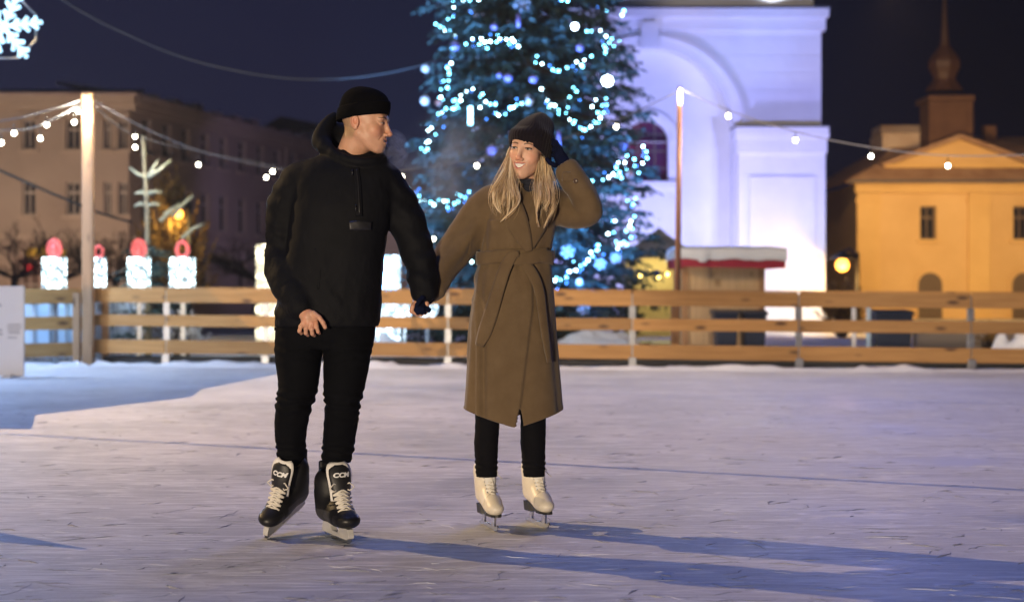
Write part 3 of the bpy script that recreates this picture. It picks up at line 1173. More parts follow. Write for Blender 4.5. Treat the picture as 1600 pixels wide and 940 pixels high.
for lab, x, y, R in [('big bright star lamp on the right edge of the spruce', 949, 127, .105), ('small blue star lamp high on the right of the spruce', 898, 42, .065)]:
    p = on_tree(x, y, 1.08)
    mb = MB()
    pts = []
    for k in range(16):
        a = PI / 2 + k * PI / 8
        r = R if k % 2 == 0 else R * .80
        pts.append(p + Vector((math.cos(a) * r, -.02, math.sin(a) * r)))
    b = [p + Vector((0, -.07, 0)), p + Vector((0, .05, 0))]
    mb.add(pts + b, [(i, (i + 1) % 16, 16) for i in range(16)] + [(i, (i + 1) % 16, 17) for i in range(16)])
    props(mb.build('star_lamp', M['led_star']), lab, 'star lamp', 'star lamps on the spruce')

# young spruce with bare frosted top, behind the left fence
YS = 21.6
base = at(232, 455, YS)
e = empty('spruce_tree', (base.x, YS, 0), 'young thin spruce with pale frosted top shoots behind the glowing candles', 'spruce')
mb = MB()
tp = at(223, 212, YS)
mid = at(230, 330, YS)
mb.tube([(base.x, YS, 0), (mid.x, YS, mid.z), (tp.x, YS, tp.z)], [.055, .035, .028], 8)
mb.build('trunk', M['young_bark'], e)
fr, br = MB(), MB()
ry = random.Random(3)
def shoot(pl, r, D=YS, dens=60, ln=.055):
    P = [at(x, y, D) for x, y in pl]
    fr.tube(P, [r, r * .9, r * .6][:len(P)] if len(P) < 4 else r, 7)
    needle_twigs(fr, P, ry, dens, ln, .012, 0)
for pl in [[(231, 278), (216, 272), (203, 262)], [(231, 276), (240, 262), (247, 251)], [(231, 277), (249, 265), (266, 251)],
           [(231, 302), (243, 299), (252, 300)], [(231, 304), (221, 300), (212, 302)], [(231, 320), (243, 318), (249, 320)], [(231, 320), (219, 318), (210, 322)],
           [(270, 338), (283, 322), (302, 305)], [(258, 334), (270, 326), (281, 318)], [(250, 345), (264, 332), (271, 336)], [(284, 372), (300, 358), (317, 350)]]:
    shoot(pl, .032)
for i in range(60):
    z = ry.uniform(.25, 1.75)
    r = .85 * (1 - z / 2.3) + .12
    a = ry.random() * 2 * PI
    dv = Vector((math.cos(a), math.sin(a) * .6, 0))
    pts = [Vector((base.x, YS, z)) + dv * r * t + Vector((0, 0, r * (.25 * t - .3 * t * t))) for t in (0, .35, .7, 1)]
    br.tube(pts, [.012, .01, .007, .004], 4)
    needle_twigs(br, pts, ry, 34, .16, .018)
fr.build('top_shoots', M['needle_frost'], e)
br.build('crown', M['needle'], e)

# snow dusted low bush left of the man
def bush(name, c, R, hgt, n, mm, lab, seed, ln=.12, cat='bush', up=.5):
    rnd = random.Random(seed)
    e = empty(name, (c[0], c[1], 0), lab, cat)
    st, lf = MB(), MB()
    for i in range(n):
        a = rnd.random() * 2 * PI
        rr = R * rnd.random() ** .5
        z = hgt * rnd.uniform(.45, 1) * (1 - .4 * (rr / R) ** 2)
        t_ = Vector((c[0] + math.cos(a) * rr, c[1] + math.sin(a) * rr * .7, z))
        b0 = Vector((c[0] + math.cos(a) * rr * .15, c[1] + math.sin(a) * rr * .1, 0))
        pts = [b0, b0.lerp(t_, .5) + Vector((0, 0, .06)), t_]
        st.tube(pts, [.012, .008, .004], 4)
        if lf is not None and mm:
            needle_twigs(lf, [pts[1], pts[2]], rnd, 26, ln, .03, -.1)
    st.build('stems', M['twig'], e)
    if mm:
        lf.build('foliage', M[mm], e)
    return e


c = at(285, 455, 22.3)
bush('bush', c, .48, .85, 60, 'snow', 'low bush under snow behind the fence left of the man', 8)
c = at(1315, 455, 33)
bush('bush', c, .6, 1.35, 90, 'dry_leaf', 'dry leafed bush glowing orange under the street lamp', 12, .2)
c = at(1545, 455, 24)
bush('bush', c, .28, .62, 40, 'dry_leaf', 'small dry plant in front of the ochre house door', 15, .1)
c = at(272, 455, 34)
bush('street_tree', c, 1.0, 4.0, 130, 'dry_leaf', 'leafy tree glowing yellow around the lamp behind the young spruce', 18, .34, 'tree')


def bare_tree(c, hgt, spread, seed, lab, n=7):
    rnd = random.Random(seed)
    e = empty('bare_tree', (c[0], c[1], 0), lab, 'tree', 'bare trees before the beige building')
    tr, tw = MB(), MB()
    tr.tube([(c[0], c[1], 0), (c[0] + .05, c[1], hgt * .45)], [.14, .10], 8)
    def grow(p, d, l, r, lev):
        q = p + d * l
        m = p.lerp(q, .5) + Vector((rnd.gauss(0, .05), rnd.gauss(0, .05), .03)) * l
        tw.tube([p, m, q], [r, r * .8, r * .6], 4, cap=False)
        if lev == 0: return
        for i in range(3 if lev > 1 else 4):
            d2 = (d + Vector((rnd.gauss(0, .6), rnd.gauss(0, .6), rnd.gauss(.12, .35)))).normalized()
            grow(q if i else m, d2, l * rnd.uniform(.55, .85), r * .6, lev - 1)
    p0 = Vector((c[0] + .05, c[1], hgt * .42))
    for i in range(n):
        a = rnd.random() * 2 * PI
        d = Vector((math.cos(a) * spread, math.sin(a) * spread * .6, rnd.uniform(.25, .9))).normalized()
        grow(p0, d, hgt * .24, .05, 4)
    tr.build('trunk', M['bark'], e)
    tw.build('crown', M['twig'], e)


for px, D, hh, sd_, lab in [(20, 46, 3.5, 1, 'bare tree before the left facade, beside the yellow sign'), (92, 47, 3.3, 2, 'bare tree before the beige facade behind the first candle'),
                            (178, 46, 3.4, 3, 'bare tree before the beige facade right of the thick pole'), (400, 50, 3.4, 6, 'bare tree close to the man shoulder before the dim facade')]:
    bare_tree(at(px, 455, D), hh, 1.3, sd_, lab)

# ================================================================== buildings
class Facade:
    def __init__(s, O, U, root):
        s.O = Vector(O)
        s.U = Vector(U).normalized()
        s.N = Vector((s.U.y, -s.U.x, 0))     # outward
        s.root = root
        s.R = Matrix((s.U, -s.N, Vector((0, 0, 1)))).transposed()

    def p(s, u, z, n=0.0):
        return s.O + s.U * u + Vector((0, 0, z)) + s.N * n

    def box(s, mb, u0, u1, z0, z1, n0, n1):
        c = s.p((u0 + u1) / 2, (z0 + z1) / 2, (n0 + n1) / 2)
        return mb.box(c, (abs(u1 - u0), abs(n1 - n0), abs(z1 - z0)), s.R)

    def wall(s, mb, u0, u1, z0, z1, holes, depth=.22):
        us = sorted({u0, u1, *[h[0] for h in holes], *[h[1] for h in holes]})
        zs = sorted({z0, z1, *[h[2] for h in holes], *[h[3] for h in holes]})
        for i in range(len(us) - 1):
            for j in range(len(zs) - 1):
                um, zm = (us[i] + us[i + 1]) / 2, (zs[j] + zs[j + 1]) / 2
                if any(h[0] < um < h[1] and h[2] < zm < h[3] for h in holes):
                    continue
                mb.add([s.p(us[i], zs[j]), s.p(us[i + 1], zs[j]), s.p(us[i + 1], zs[j + 1]), s.p(us[i], zs[j + 1])], [(0, 1, 2, 3)])
        for (a, b, c, d) in holes:
            q = [(a, c), (b, c), (b, d), (a, d)]
            for k in range(4):
                (ua, za), (ub, zb) = q[k], q[(k + 1) % 4]
                mb.add([s.p(ua, za), s.p(ub, zb), s.p(ub, zb, -depth), s.p(ua, za, -depth)], [(0, 1, 2, 3)])

    def window(s, h, sash, depth=.22, cols=2, tr=.32, sill=None, head=None, name='window'):
        a, b, c, d = h
        mb = MB()
        f = .07
        s.box(mb, a, a + f, c, d, -depth, -depth + .07)
        s.box(mb, b - f, b, c, d, -depth, -depth + .07)
        s.box(mb, a + f, b - f, c, c + f, -depth, -depth + .07)
        s.box(mb, a + f, b - f, d - f, d, -depth, -depth + .07)
        zt = d - (d - c) * tr
        if tr:
            s.box(mb, a + f, b - f, zt - .05, zt + .05, -depth, -depth + .065)
        for k in range(1, cols):
            u = a + (b - a) * k / cols
            s.box(mb, u - .035, u + .035, c + f, d - f, -depth, -depth + .06)
        w = mb.build(name, sash, s.root)
        mb = MB()
        s.box(mb, a + .01, b - .01, c + .01, d - .01, -depth + .005, -depth + .025)
        mb.build('glass', M['glass_dark'], w)
        if sill:
            mb = MB()
            s.box(mb, a - .14, b + .14, c - .13, c - .003, -.02, .13)
            mb.build('sill', sill, w)
        if head:
            mb = MB()
            s.box(mb, a - .12, b + .12, d + .12, d + .24, -.02, .12)
            s.box(mb, a - .09, a - .003, c, d + .12, -.02, .05)
            s.box(mb, b + .003, b + .09, c, d + .12, -.02, .05)
            s.box(mb, a - .09, b + .09, d + .003, d + .12, -.02, .05)
            mb.build('surround', head, w)
        return w

    def arch(s, uc, w, z0, zt, name, fill, trim, proud=.05, bars=None):
        """round-headed opening: dark leaf set in a raised surround"""
        r = w / 2
        zs = zt - r
        mb = MB()
        out = [(uc - r, z0), (uc + r, z0)] + [(uc + r * math.cos(t), zs + r * math.sin(t)) for t in [PI * i / 14 for i in range(15)]]
        mb.prism([s.p(u, z, .012) for u, z in out], s.N * -.05)
        dleaf = mb.build(name, fill, s.root)
        ro = r + .16
        mb = MB()
        ins, ous = [], []
        ring = [(-1, 0)] + [(math.cos(PI - PI * i / 14), math.sin(PI - PI * i / 14)) for i in range(15)] + [(1, 0)]
        zz = [z0] + [zs] * 15 + [z0]
        for (cx, sz), zb in zip(ring, zz):
            ins.append(s.p(uc + cx * r, zb + sz * r, 0))
            ous.append(s.p(uc + cx * ro, zb + sz * ro, 0))
        for i in range(len(ins) - 1):
            a, b, c, d = ins[i], ins[i + 1], ous[i + 1], ous[i]
            mb.prism([a, b, c, d], s.N * (proud + .03))
        mb.build('surround', trim, dleaf)
        if bars:
            mb = MB()
            for k in (-.33, .33):
                s.box(mb, uc + k * r - .03, uc + k * r + .03, z0, zs + r * .9, .012, .04)
            for k in (.35, .7):
                s.box(mb, uc - r, uc + r, z0 + (zs - z0) * k - .03, z0 + (zs - z0) * k + .03, .012, .036)
            mb.build('bars', bars, dleaf)
        return dleaf


def zof(py, D): return at(0, py, D).z
def xof(px, D): return at(px, 0, D).x


# ---- long beige building on the left
LD = 55.0
ZE = zof(151, LD)
x0, xc = xof(-420, LD), xof(201, LD)
bl = empty('apartment_building', ((x0 + xc) / 2, LD + 4, 0), 'long beige two storey building with rows of dark windows across the square at left', 'building')
fa = Facade((x0, LD, 0), (1, 0, 0), bl)
Lf = xc - x0
wl = MB()
holes = []
for pc, wpx in [(-230, 21), (-162, 21), (-93, 21), (-24, 21), (45, 21), (114, 22), (168, 13), (192, 16)]:
    u = xof(pc, LD) - x0
    hw = wpx / 2 * LD / F
    holes.append((u - hw, u + hw, zof(233, LD), zof(187, LD)))
    holes.append((u - hw, u + hw, zof(336, LD), zof(284, LD)))
fa.wall(wl, 0, Lf, 0, ZE, holes)
fa.box(wl, 0, Lf - .25, 0, ZE - .01, -9, -.3)
E2 = Vector((at(500, 0, 74).x, 74, 0))
O2 = Vector((xc, LD, 0))
fb = Facade(O2, E2 - O2, bl)
L2 = (E2 - O2).length
holes2 = []
k = 0
for uu in [.07, .155, .24, .33, .42, .52, .62, .72, .82, .92]:
    u = uu * L2
    holes2.append((u - .42, u + .42, 6.5, 7.9))
    holes2.append((u - .42, u + .42, 3.7, 5.3))
    if k % 2: holes2.append((u - .5, u + .5, .9, 2.6))
    k += 1
fb.wall(wl, 0, L2, 0, ZE, holes2)
fb.box(wl, .25, L2, 0, ZE - .01, -8, -.3)
wl.build('wall', M['plaster_beige'], bl)
for h in holes: fa.window(h, M['sash_pale'], sill=M['plaster_trim'], head=M['plaster_trim'] if h[2] > 5 else None)
for h in holes2: fb.window(h, M['sash_pale'], tr=.3, sill=M['plaster_trim'])
tm = MB()
for fc, L in ((fa, Lf), (fb, L2)):
    a_, b_ = (-.2, L + .3) if fc is fa else (.3, L)
    fc.box(tm, a_, b_, ZE - .3, ZE + .02, -.1, .34)
    fc.box(tm, a_, b_, ZE - .52, ZE - .303, -.1, .16)
    fc.box(tm, a_ if fc is fb else 0, L - .2 if fc is fa else L, 3.05, 3.25, -.05, .11)
    for i in range(int(L / 3.4)):
        u = 1.7 + i * 3.4
        if all(abs(u - (h[0] + h[1]) / 2) > .75 for h in (holes if fc is fa else holes2)):
            fc.box(tm, u - .22, u + .22, 3.26, ZE - .525, -.05, .08)
tm.build('cornice', M['plaster_trim'], bl)
rf = MB()
rf.add([fa.p(-.3, ZE + .02, .5), fa.p(Lf + .45, ZE + .02, .5), fa.p(Lf - .8, ZE + 1.0, -5.5), fa.p(-.3, ZE + 1.0, -5.5)], [(0, 1, 2, 3)])
rf.add([fb.p(-.1, ZE + .021, .5), fb.p(L2, ZE + .021, .5), fb.p(L2, ZE + 1.15, -5), fb.p(3, ZE + 1.15, -5)], [(0, 1, 2, 3)])
for i in range(11):
    u = 1.2 + i * 1.9
    fb.box(rf, u, u + .6, ZE + .05, ZE + .22 + .06 * (i % 3), -.5, .3)
rf.build('roof', M['roof_snow'], bl, solid=.12)
for pc, w in [(-90, 42), (41, 42), (185, 40)]:
    fa.arch(xof(pc, LD) - x0, w * LD / F, 0, zof(401, LD), 'door', M['sash'], M['plaster_trim'], bars=M['sash_pale'])
mb = MB()
fa.box(mb, xof(44, LD) - x0, xof(104, LD) - x0, zof(402, LD), zof(388, LD), .05, .22)
fa.box(mb, xof(70, LD) - x0, xof(73, LD) - x0, zof(388, LD), zof(383, LD), .0, .22)
props(mb.build('shop_sign', M['sign_yellow']), 'plain yellow sign board over the arched door of the beige building', 'sign')
c = at(42, 417, LD - .6)
mb = MB()
mb.ball(c, .12, 10, 8)
mb.tube([c + Vector((0, .05, 0)), c + Vector((0, .5, 0))], .03, 6)
props(mb.build('signal_lamp', M['red_lamp']), 'small red lamp glowing in the dark arched door', 'lamp')
mb = MB()
fb.box(mb, .36 * L2, .47 * L2, zof(474, 60) + 1.9, zof(474, 60) + 2.15, .02, .9)
props(mb.build('awning', M['plaster_trim']), 'narrow pale canopy on the dim side of the beige building', 'awning')

# bluish roofed house beyond
hb = empty('house', (at(455, 0, 80).x, 80, 0), 'house with blue lit gable rising behind the beige building near the man shoulder', 'building')
mb = MB()
a, b = at(412, 230, 78), at(560, 230, 78)
mb.box2((a.x, 78, 0), (b.x, 86, a.z + .9))
mb.build('wall', M['plaster_white'], hb)
mb = MB()
zr = zof(183, 78)
mb.prism([(a.x - .3, 77.6, a.z + .9), (b.x + .3, 77.6, a.z + .9), (b.x - 1.2, 77.6, zr - .6), (a.x + 1.0, 77.6, zr)], (0, 8, 0))
mb.build('roof', M['roof_slate'], hb)
hb2 = empty('house', (at(640, 0, 70).x, 70, 0), 'low house with reddish roof seen between the man and the spruce', 'building')
mb = MB()
a, b = at(575, 300, 68), at(730, 300, 68)
mb.box2((a.x, 68, 0), (b.x, 75, a.z))
mb.build('wall', M['plaster_beige'], hb2)
mb = MB()
zr = zof(262, 68)
mb.prism([(a.x - .3, 67.6, a.z), (b.x + .3, 67.6, a.z), (b.x - 1.5, 70, zr), (a.x + 1.5, 70, zr)], (0, 5, 0))
mb.build('roof', M['roof_tile'], hb2)

# ---- white church tower
TD = 37.0
SX = TD / F
tcx = xof(1014, TD)
tL, tR = xof(745, TD), xof(1283, TD)
tw = empty('church_tower', (tcx, TD + 4.5, 0), 'white plastered church tower with big arched recess lit violet blue', 'tower')
ft = Facade((tL, TD, 0), (1, 0, 0), tw)
W = tR - tL
uc = tcx - tL
zsp = zof(206, TD)
Ri = 131 * SX
zc1 = zof(17, TD)
wl = MB()
N_ = 48
prev = None
for i in range(N_ + 1):
    t = PI * i / N_
    u, z = uc - Ri * math.cos(t), zsp + Ri * math.sin(t)
    if prev:
        wl.add([ft.p(prev[0], prev[1]), ft.p(u, z), ft.p(u, zc1), ft.p(prev[0], zc1)], [(0, 1, 2, 3)])
        wl.add([ft.p(prev[0], prev[1]), ft.p(u, z), ft.p(u, z, -.55), ft.p(prev[0], prev[1], -.55)], [(0, 1, 2, 3)], True)
    prev = (u, z)
for a_, b_ in ((0, uc - Ri), (uc + Ri, W)):
    wl.add([ft.p(a_, 0), ft.p(b_, 0), ft.p(b_, zc1), ft.p(a_, zc1)], [(0, 1, 2, 3)])
for u in (uc - Ri, uc + Ri):
    wl.add([ft.p(u, 0), ft.p(u, zsp), ft.p(u, zsp, -.55), ft.p(u, 0, -.55)], [(0, 1, 2, 3)])
# back of the recess with the window hole below its round head
whx = 34 * SX
zw0, zw1 = zof(281, TD), zof(218, TD)
ft2 = Facade((tL, TD + .55, 0), (1, 0, 0), tw)
ft2.wall(wl, uc - Ri - .05, uc + Ri + .05, 0, zw1, [(uc - whx, uc + whx, zw0, zw1)], .3)
prev = None
for i in range(25):
    t = PI * i / 24
    u, z = uc - whx * math.cos(t), zw1 + whx * math.sin(t)
    if prev:
        wl.add([ft2.p(prev[0], prev[1]), ft2.p(u, z), ft2.p(u, zsp + Ri + .1), ft2.p(prev[0], zsp + Ri + .1)], [(0, 1, 2, 3)])
        wl.add([ft2.p(prev[0], prev[1]), ft2.p(u, z), ft2.p(u, z, -.3), ft2.p(prev[0], prev[1], -.3)], [(0, 1, 2, 3)], True)
    prev = (u, z)
for a_, b_ in ((uc - Ri - .05, uc - whx), (uc + whx, uc + Ri + .05)):
    wl.add([ft2.p(a_, zw1), ft2.p(b_, zw1), ft2.p(b_, zsp + Ri + .1), ft2.p(a_, zsp + Ri + .1)], [(0, 1, 2, 3)])
# sides and back of the shaft
wl.add([ft.p(W, 0), ft.p(W, 0, -9), ft.p(W, zc1, -9), ft.p(W, zc1)], [(0, 1, 2, 3)])
wl.add([ft.p(0, 0), ft.p(0, 0, -9), ft.p(0, zc1, -9), ft.p(0, zc1)], [(0, 1, 2, 3)])
wl.add([ft.p(0, 0, -9), ft.p(W, 0, -9), ft.p(W, zc1, -9), ft.p(0, zc1, -9)], [(0, 1, 2, 3)])
wl.build('wall', M['plaster_white'], tw)
# arch moulding
mb = MB()
for (ra, rb, pr) in ((Ri + .0, Ri + .24, .10), (Ri + .24, Ri + .32, .16)):
    for i in range(N_):
        t0, t1 = PI * i / N_, PI * (i + 1) / N_
        q = [(uc - r * math.cos(t), zsp + r * math.sin(t)) for r, t in ((ra, t0), (ra, t1), (rb, t1), (rb, t0))]
        mb.prism([ft.p(u, z, -.02) for u, z in q], ft.N * (pr + .02))
ft.box(mb, uc - .22, uc + .22, zsp + Ri - .05, zsp + Ri + .62, -.02, .26)
mb.build('arch_moulding', M['plaster_white'], tw)
# lower pilasters beside the recess and the projecting corner piers
for sg in (-1, 1):
    mb = MB()
    ft.box(mb, uc + sg * (Ri + .01), uc + sg * (Ri + .30), 0, zsp - .0, -.02, .10)
    mb.build('pilaster', M['plaster_white'], tw)
pw0 = xof(1150, TD) - tL
for sg in (0, 1):
    a_, b_ = (pw0, W + .02) if sg else (-.02, W - pw0)
    zt = zof(212, TD)
    mb = MB()
    ft.box(mb, a_, b_, 0, zt, -.3, .42)
    ft.box(mb, a_ + .28, b_ - .28, .9, zt - 1.1, .42, .47)
    pier = mb.build('pier', M['plaster_white'], tw)
    mb = MB()
    ft.box(mb, a_ - .10, b_ + .06, zt + .004, zt + .16, -.3, .56)
    ft.box(mb, a_ - .05, b_ + .03, zt - .50, zt - .004, -.25, .48)
    ft.box(mb, a_ - .10, b_ + .08, zt - .10, zt - .0, -.25, .52)
    mb.build('pier_cornice', M['plaster_white'], pier)
    mb = MB()
    ft.box(mb, a_ - .12, b_ + .08, zt + .162, zt + .20, -.3, .60)
    mb.build('pier_flashing', M['lead'], pier)
# banded render above the arch (shallow horizontal grooves)
mb = MB()
for i in range(6):
    z = zof(190 - i * 27, TD)
    for a_, b_ in ((uc + math.sqrt(max((Ri + .33) ** 2 - max(z - zsp, 0) ** 2, 0)) + .05 if z < zsp + Ri + .33 else uc + .4, W),):
        ft.box(mb, a_, b_ - .002, z, z + .36, -.02, .010)
mb.build('render_bands', M['plaster_white'], tw)
# main cornice and the next stage
mb = MB()
ft.box(mb, -.12, W + .10, zc1 - .52, zc1 - .2, -.5, .10)
ft.box(mb, -.20, W + .16, zc1 - .2, zc1 + .02, -.5, .22)
mb.build('cornice', M['plaster_white'], tw)
mb = MB()
ft.box(mb, -.24, W + .2, zc1 + .022, zc1 + .07, -9.2, .27)
mb.build('cornice_flashing', M['lead'], tw)
mb = MB()
ft.box(mb, .15, W - .15, zc1 + .072, zc1 + 7, -8.8, -.25)
mb.build('upper_stage', M['plaster_white'], tw)
# window: dark glass with red and blue reflections put into its colour, iron bars
mb = MB()
out = [(uc - whx, zw0), (uc + whx, zw0)] + [(uc + whx * math.cos(t), zw1 + whx * math.sin(t)) for t in [PI * i / 16 for i in range(17)]]
mb.prism([ft2.p(u, z, -.24) for u, z in out], ft2.N * -.03)
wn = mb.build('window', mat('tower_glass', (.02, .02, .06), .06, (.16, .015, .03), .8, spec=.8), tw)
mb = MB()
for k in (-.4, .4):
    ft2.box(mb, uc + k * whx - .02, uc + k * whx + .02, zw0, zw1 + whx * .9, -.24, -.21)
for i in range(3):
    z = zw0 + .35 + i * .45
    ft2.box(mb, uc - whx, uc + whx, z, z + .04, -.24, -.214)
mb.build('bars', M['sash'], wn)
mb = MB()
for i in range(24):
    t0, t1 = PI * i / 24, PI * (i + 1) / 24
    q = [(uc - r * math.cos(t), zw1 + r * math.sin(t)) for r, t in ((whx + .08, t0), (whx + .08, t1), (whx + .26, t1), (whx + .26, t0))]
    mb.prism([ft2.p(u, z, -.01) for u, z in q], ft2.N * .09)
mb.build('surround', M['plaster_white'], wn)
mb = MB()
ft2.box(mb, uc - whx - .2, uc + whx + .2, zw0 - .16, zw0 - .003, -.02, .14)
mb.build('sill', M['plaster_white'], wn)

# ---- ochre town house on the right
OD = 55.0
hx0, hx1 = xof(1338, OD), xof(1716, OD)
ho = empty('town_house', ((hx0 + hx1) / 2, OD + 5, 0), 'ochre house with pediment and small onion domed turret at right', 'building')
fo = Facade((hx0, OD, 0), (1, 0, 0), ho)
Wh = hx1 - hx0
ze = zof(287, OD)
wl = MB()
hw = 12.5 * OD / F
hol = []
for pc in (1450.5, 1596, 1680):
    u = xof(pc, OD) - hx0
    hol.append((u - hw, u + hw, zof(374, OD), zof(322, OD)))
fo.wall(wl, 0, Wh, 0, ze, hol, .3)
fo.box(wl, 0, Wh, 0, ze - .01, -9, -.4)
wl.add([fo.p(0, 0), fo.p(0, 0, -.4), fo.p(0, ze, -.4), fo.p(0, ze)], [(0, 1, 2, 3)])
wl.build('wall', M['plaster_ochre'], ho)
for h in hol: fo.window(h, M['sash'], .3, 2, .33, sill=M['ochre_trim'])
for (a_, b_) in ((1338, 1374), (1512, 1546), (1690, 1716)):
    tm = MB()
    fo.box(tm, xof(a_, OD) - hx0, xof(b_, OD) - hx0, 0, ze - .35, -.02, .12)
    fo.box(tm, xof(a_, OD) - hx0 - .06, xof(b_, OD) - hx0 + .06, ze - .75, ze - .6, -.02, .17)
    tm.build('pilaster', M['ochre_trim'], ho)
tm = MB()
fo.box(tm, -.1, Wh + .1, ze - .34, ze - .004, -.3, .22)
tm.build('eaves_cornice', M['ochre_trim'], ho)
for pc in (1453, 1600, 1690):
    fo.arch(xof(pc, OD) - hx0, 38 * OD / F, 0, zof(426, OD), 'door', M['sash'], M['plaster_ochre'], .02, bars=M['sash'])
# eaves strip roof, pediment, main roof
rf = MB()
eo = .5
zr0 = zof(258, OD)
rf.add([fo.p(-.5, ze + .02, eo), fo.p(Wh + .5, ze + .02, eo), fo.p(Wh + .1, zr0, -.55), fo.p(.9, zr0, -.55)], [(0, 1, 2, 3)])
zr1 = zof(196, OD)
rf.add([fo.p(.9, zr0 + .004, -.56), fo.p(Wh - .4, zr0 + .004, -.56), fo.p(Wh - 2.6, zr1, -4.6), fo.p(3.0, zr1, -4.6)], [(0, 1, 2, 3)])
rf.add([fo.p(-.5, ze + .02, eo), fo.p(.9, zr0, -.55), fo.p(3.0, zr1, -4.6), fo.p(3.0, zr1, -5.4), fo.p(-.5, ze + .02, -9.5)], [(0, 1, 2, 3, 4)])
rf.build('roof', M['roof_tile'], ho, solid=.10)
mb = MB()
fo.box(mb, -.45, Wh + .45, ze + .01, ze + .10, .45, .62)
mb.build('gutter', M['lead'], ho)
ap = xof(1503, OD) - hx0
pl_, pr_ = xof(1392, OD) - hx0, xof(1614, OD) - hx0
zap = zof(216, OD)
mb = MB()
mb.prism([fo.p(pl_, zr0 + .02, -.35), fo.p(pr_, zr0 + .02, -.35), fo.p(ap, zap, -.35)], fo.N * -1.0)
ped = mb.build('pediment', M['plaster_ochre'], ho)
mb = MB()
for (ua, za, ub, zb) in ((pl_ - .3, zr0 + .02, ap, zap + .1), (ap, zap + .1, pr_ + .3, zr0 + .02)):
    mb.beam(fo.p(ua, za, -.33), fo.p(ub, zb, -.33), .5, .14)
mb.build('raking_cornice', M['roof_tile'], ped)
mb = MB()
fo.box(mb, pl_ - .2, pr_ + .2, zr0 - .08, zr0 + .06, -.6, -.16)
mb.build('base_cornice', M['ochre_trim'], ped)
# turret with onion dome and spire
uu = xof(1503, OD) - hx0
cz = fo.p(uu, 0, -2.2)
mb = MB()
hw_ = 30 * OD / F * 1.04
zt0, zt1 = zof(235, OD), zof(150, OD - 0)
mb.box2((cz.x - hw_, cz.y - hw_, zt0 - .6), (cz.x + hw_, cz.y + hw_, zt1))
for sx in (-1, 1):
    mb.box2((cz.x + sx * hw_ - .1, cz.y - hw_ - .05, zt0 - .5), (cz.x + sx * hw_ + .1, cz.y - hw_ + .06, zt1 - .02))
tu = mb.build('turret', M['lantern_wall'], ho)
mb = MB()
mb.box2((cz.x - hw_ - .14, cz.y - hw_ - .14, zt1 + .003), (cz.x + hw_ + .14, cz.y + hw_ + .14, zt1 + .2))
mb.build('turret_cornice', M['lantern_wall'], tu)
mb = MB()
s_ = OD / F
prof = [(30, 143), (27, 138), (20, 130), (17, 124), (20, 116), (25, 107), (25, 98), (21, 89), (14, 80), (8, 72), (6, 60), (5.5, 50), (4, 30), (3, 5), (1.2, -30), (.5, -60)]
mb.lathe((cz.x, cz.y, 0), [(r * s_ * 1.04, zof(y, OD + 2.2)) for r, y in prof], 8, smooth=False)
dm = mb.build('onion_dome', M['copper'], tu)
mb = MB()
mb.ball((cz.x, cz.y, zof(-30, OD + 2.2)), .16, 10, 8)
mb.build('finial', M['copper'], dm)
# dormer and chimney pieces on the roofs
mb = MB()
q = at(1405, 214, OD + 4)
mb.box2((q.x - .95, OD + 3, q.z - .6), (q.x + .95, OD + 5, q.z + .05))
dmr = mb.build('dormer', M['roof_snow'], ho)
mb = MB()
mb.prism([(q.x - 1.05, OD + 2.9, q.z + .053), (q.x + 1.05, OD + 2.9, q.z + .053), (q.x + .9, OD + 3.4, zof(194, OD + 3)), (q.x - .9, OD + 3.4, zof(194, OD + 3))], (0, 1.5, 0))
mb.build('dormer_roof', M['roof_snow'], dmr)
q = at(1543, 200, OD + 4)
mb = MB()
mb.box2((q.x - .22, OD + 3.6, q.z - 1.5), (q.x + .22, OD + 4.1, q.z + .05))
mb.build('chimney', M['lantern_wall'], ho)
h3 = empty('house', (xof(1640, 68), 72, 0), 'house whose dark tiled roof shows right of the turret', 'building')
mb = MB()
a, b = xof(1570, 66), xof(1760, 66)
mb.box2((a + .3, 66, 0), (b, 74, zof(256, 66)))
mb.build('wall', M['plaster_ochre'], h3)
mb = MB()
za, zb = zof(256, 66), zof(203, 66)
mb.prism([(a, 65.6, za + .01), (b + .3, 65.6, za + .01), (b - .5, 69, zb), (a + .9, 69, zb)], (0, 6, .0))
mb.build('roof', M['roof_tile'], h3)

# ---- wooden market hut
KD = 24.0
a, b = xof(1068, KD), xof(1192, KD)
ku = empty('market_hut', ((a + b) / 2, KD + .8, 0), 'wooden market hut with red fascia and snow on its roof', 'hut')
fk = Facade((a, KD, 0), (1, 0, 0), ku)
Wk = b - a
zk = zof(416, KD)
mb = MB()
n = 12
for i in range(n):
    fk.box(mb, Wk * i / n + .003, Wk * (i + 1) / n - .003, .08, zk, -.03, .0)
mb.build('front_wall', M['hut_wood'], ku)
mb = MB()
fk.box(mb, .01, Wk - .01, .08, zk, -1.6, -.033)
mb.build('side_wall', M['hut_wood'], ku)
for u in (0.02, Wk - .02):
    mb = MB()
    fk.box(mb, u - .05, u + .05, 0, zk, -.02, .03)
    mb.build('corner_post', M['post_wood'], ku)
ra, rb = xof(1063, KD) - a, xof(1226, KD - .3) - a
mb = MB()
mb.prism([fk.p(ra, zk - .01, .32), fk.p(rb, zk - .04, .32), fk.p(rb, zk + .13, .32), fk.p(ra, zk + .17, .32)], fk.N * -.04)
for u in (ra, rb):
    fk.box(mb, u - .02, u + .02, zk - .03, zk + .14, -1.8, .279)
mb.build('fascia', M['red_felt'], ku)
mb = MB()
P = []
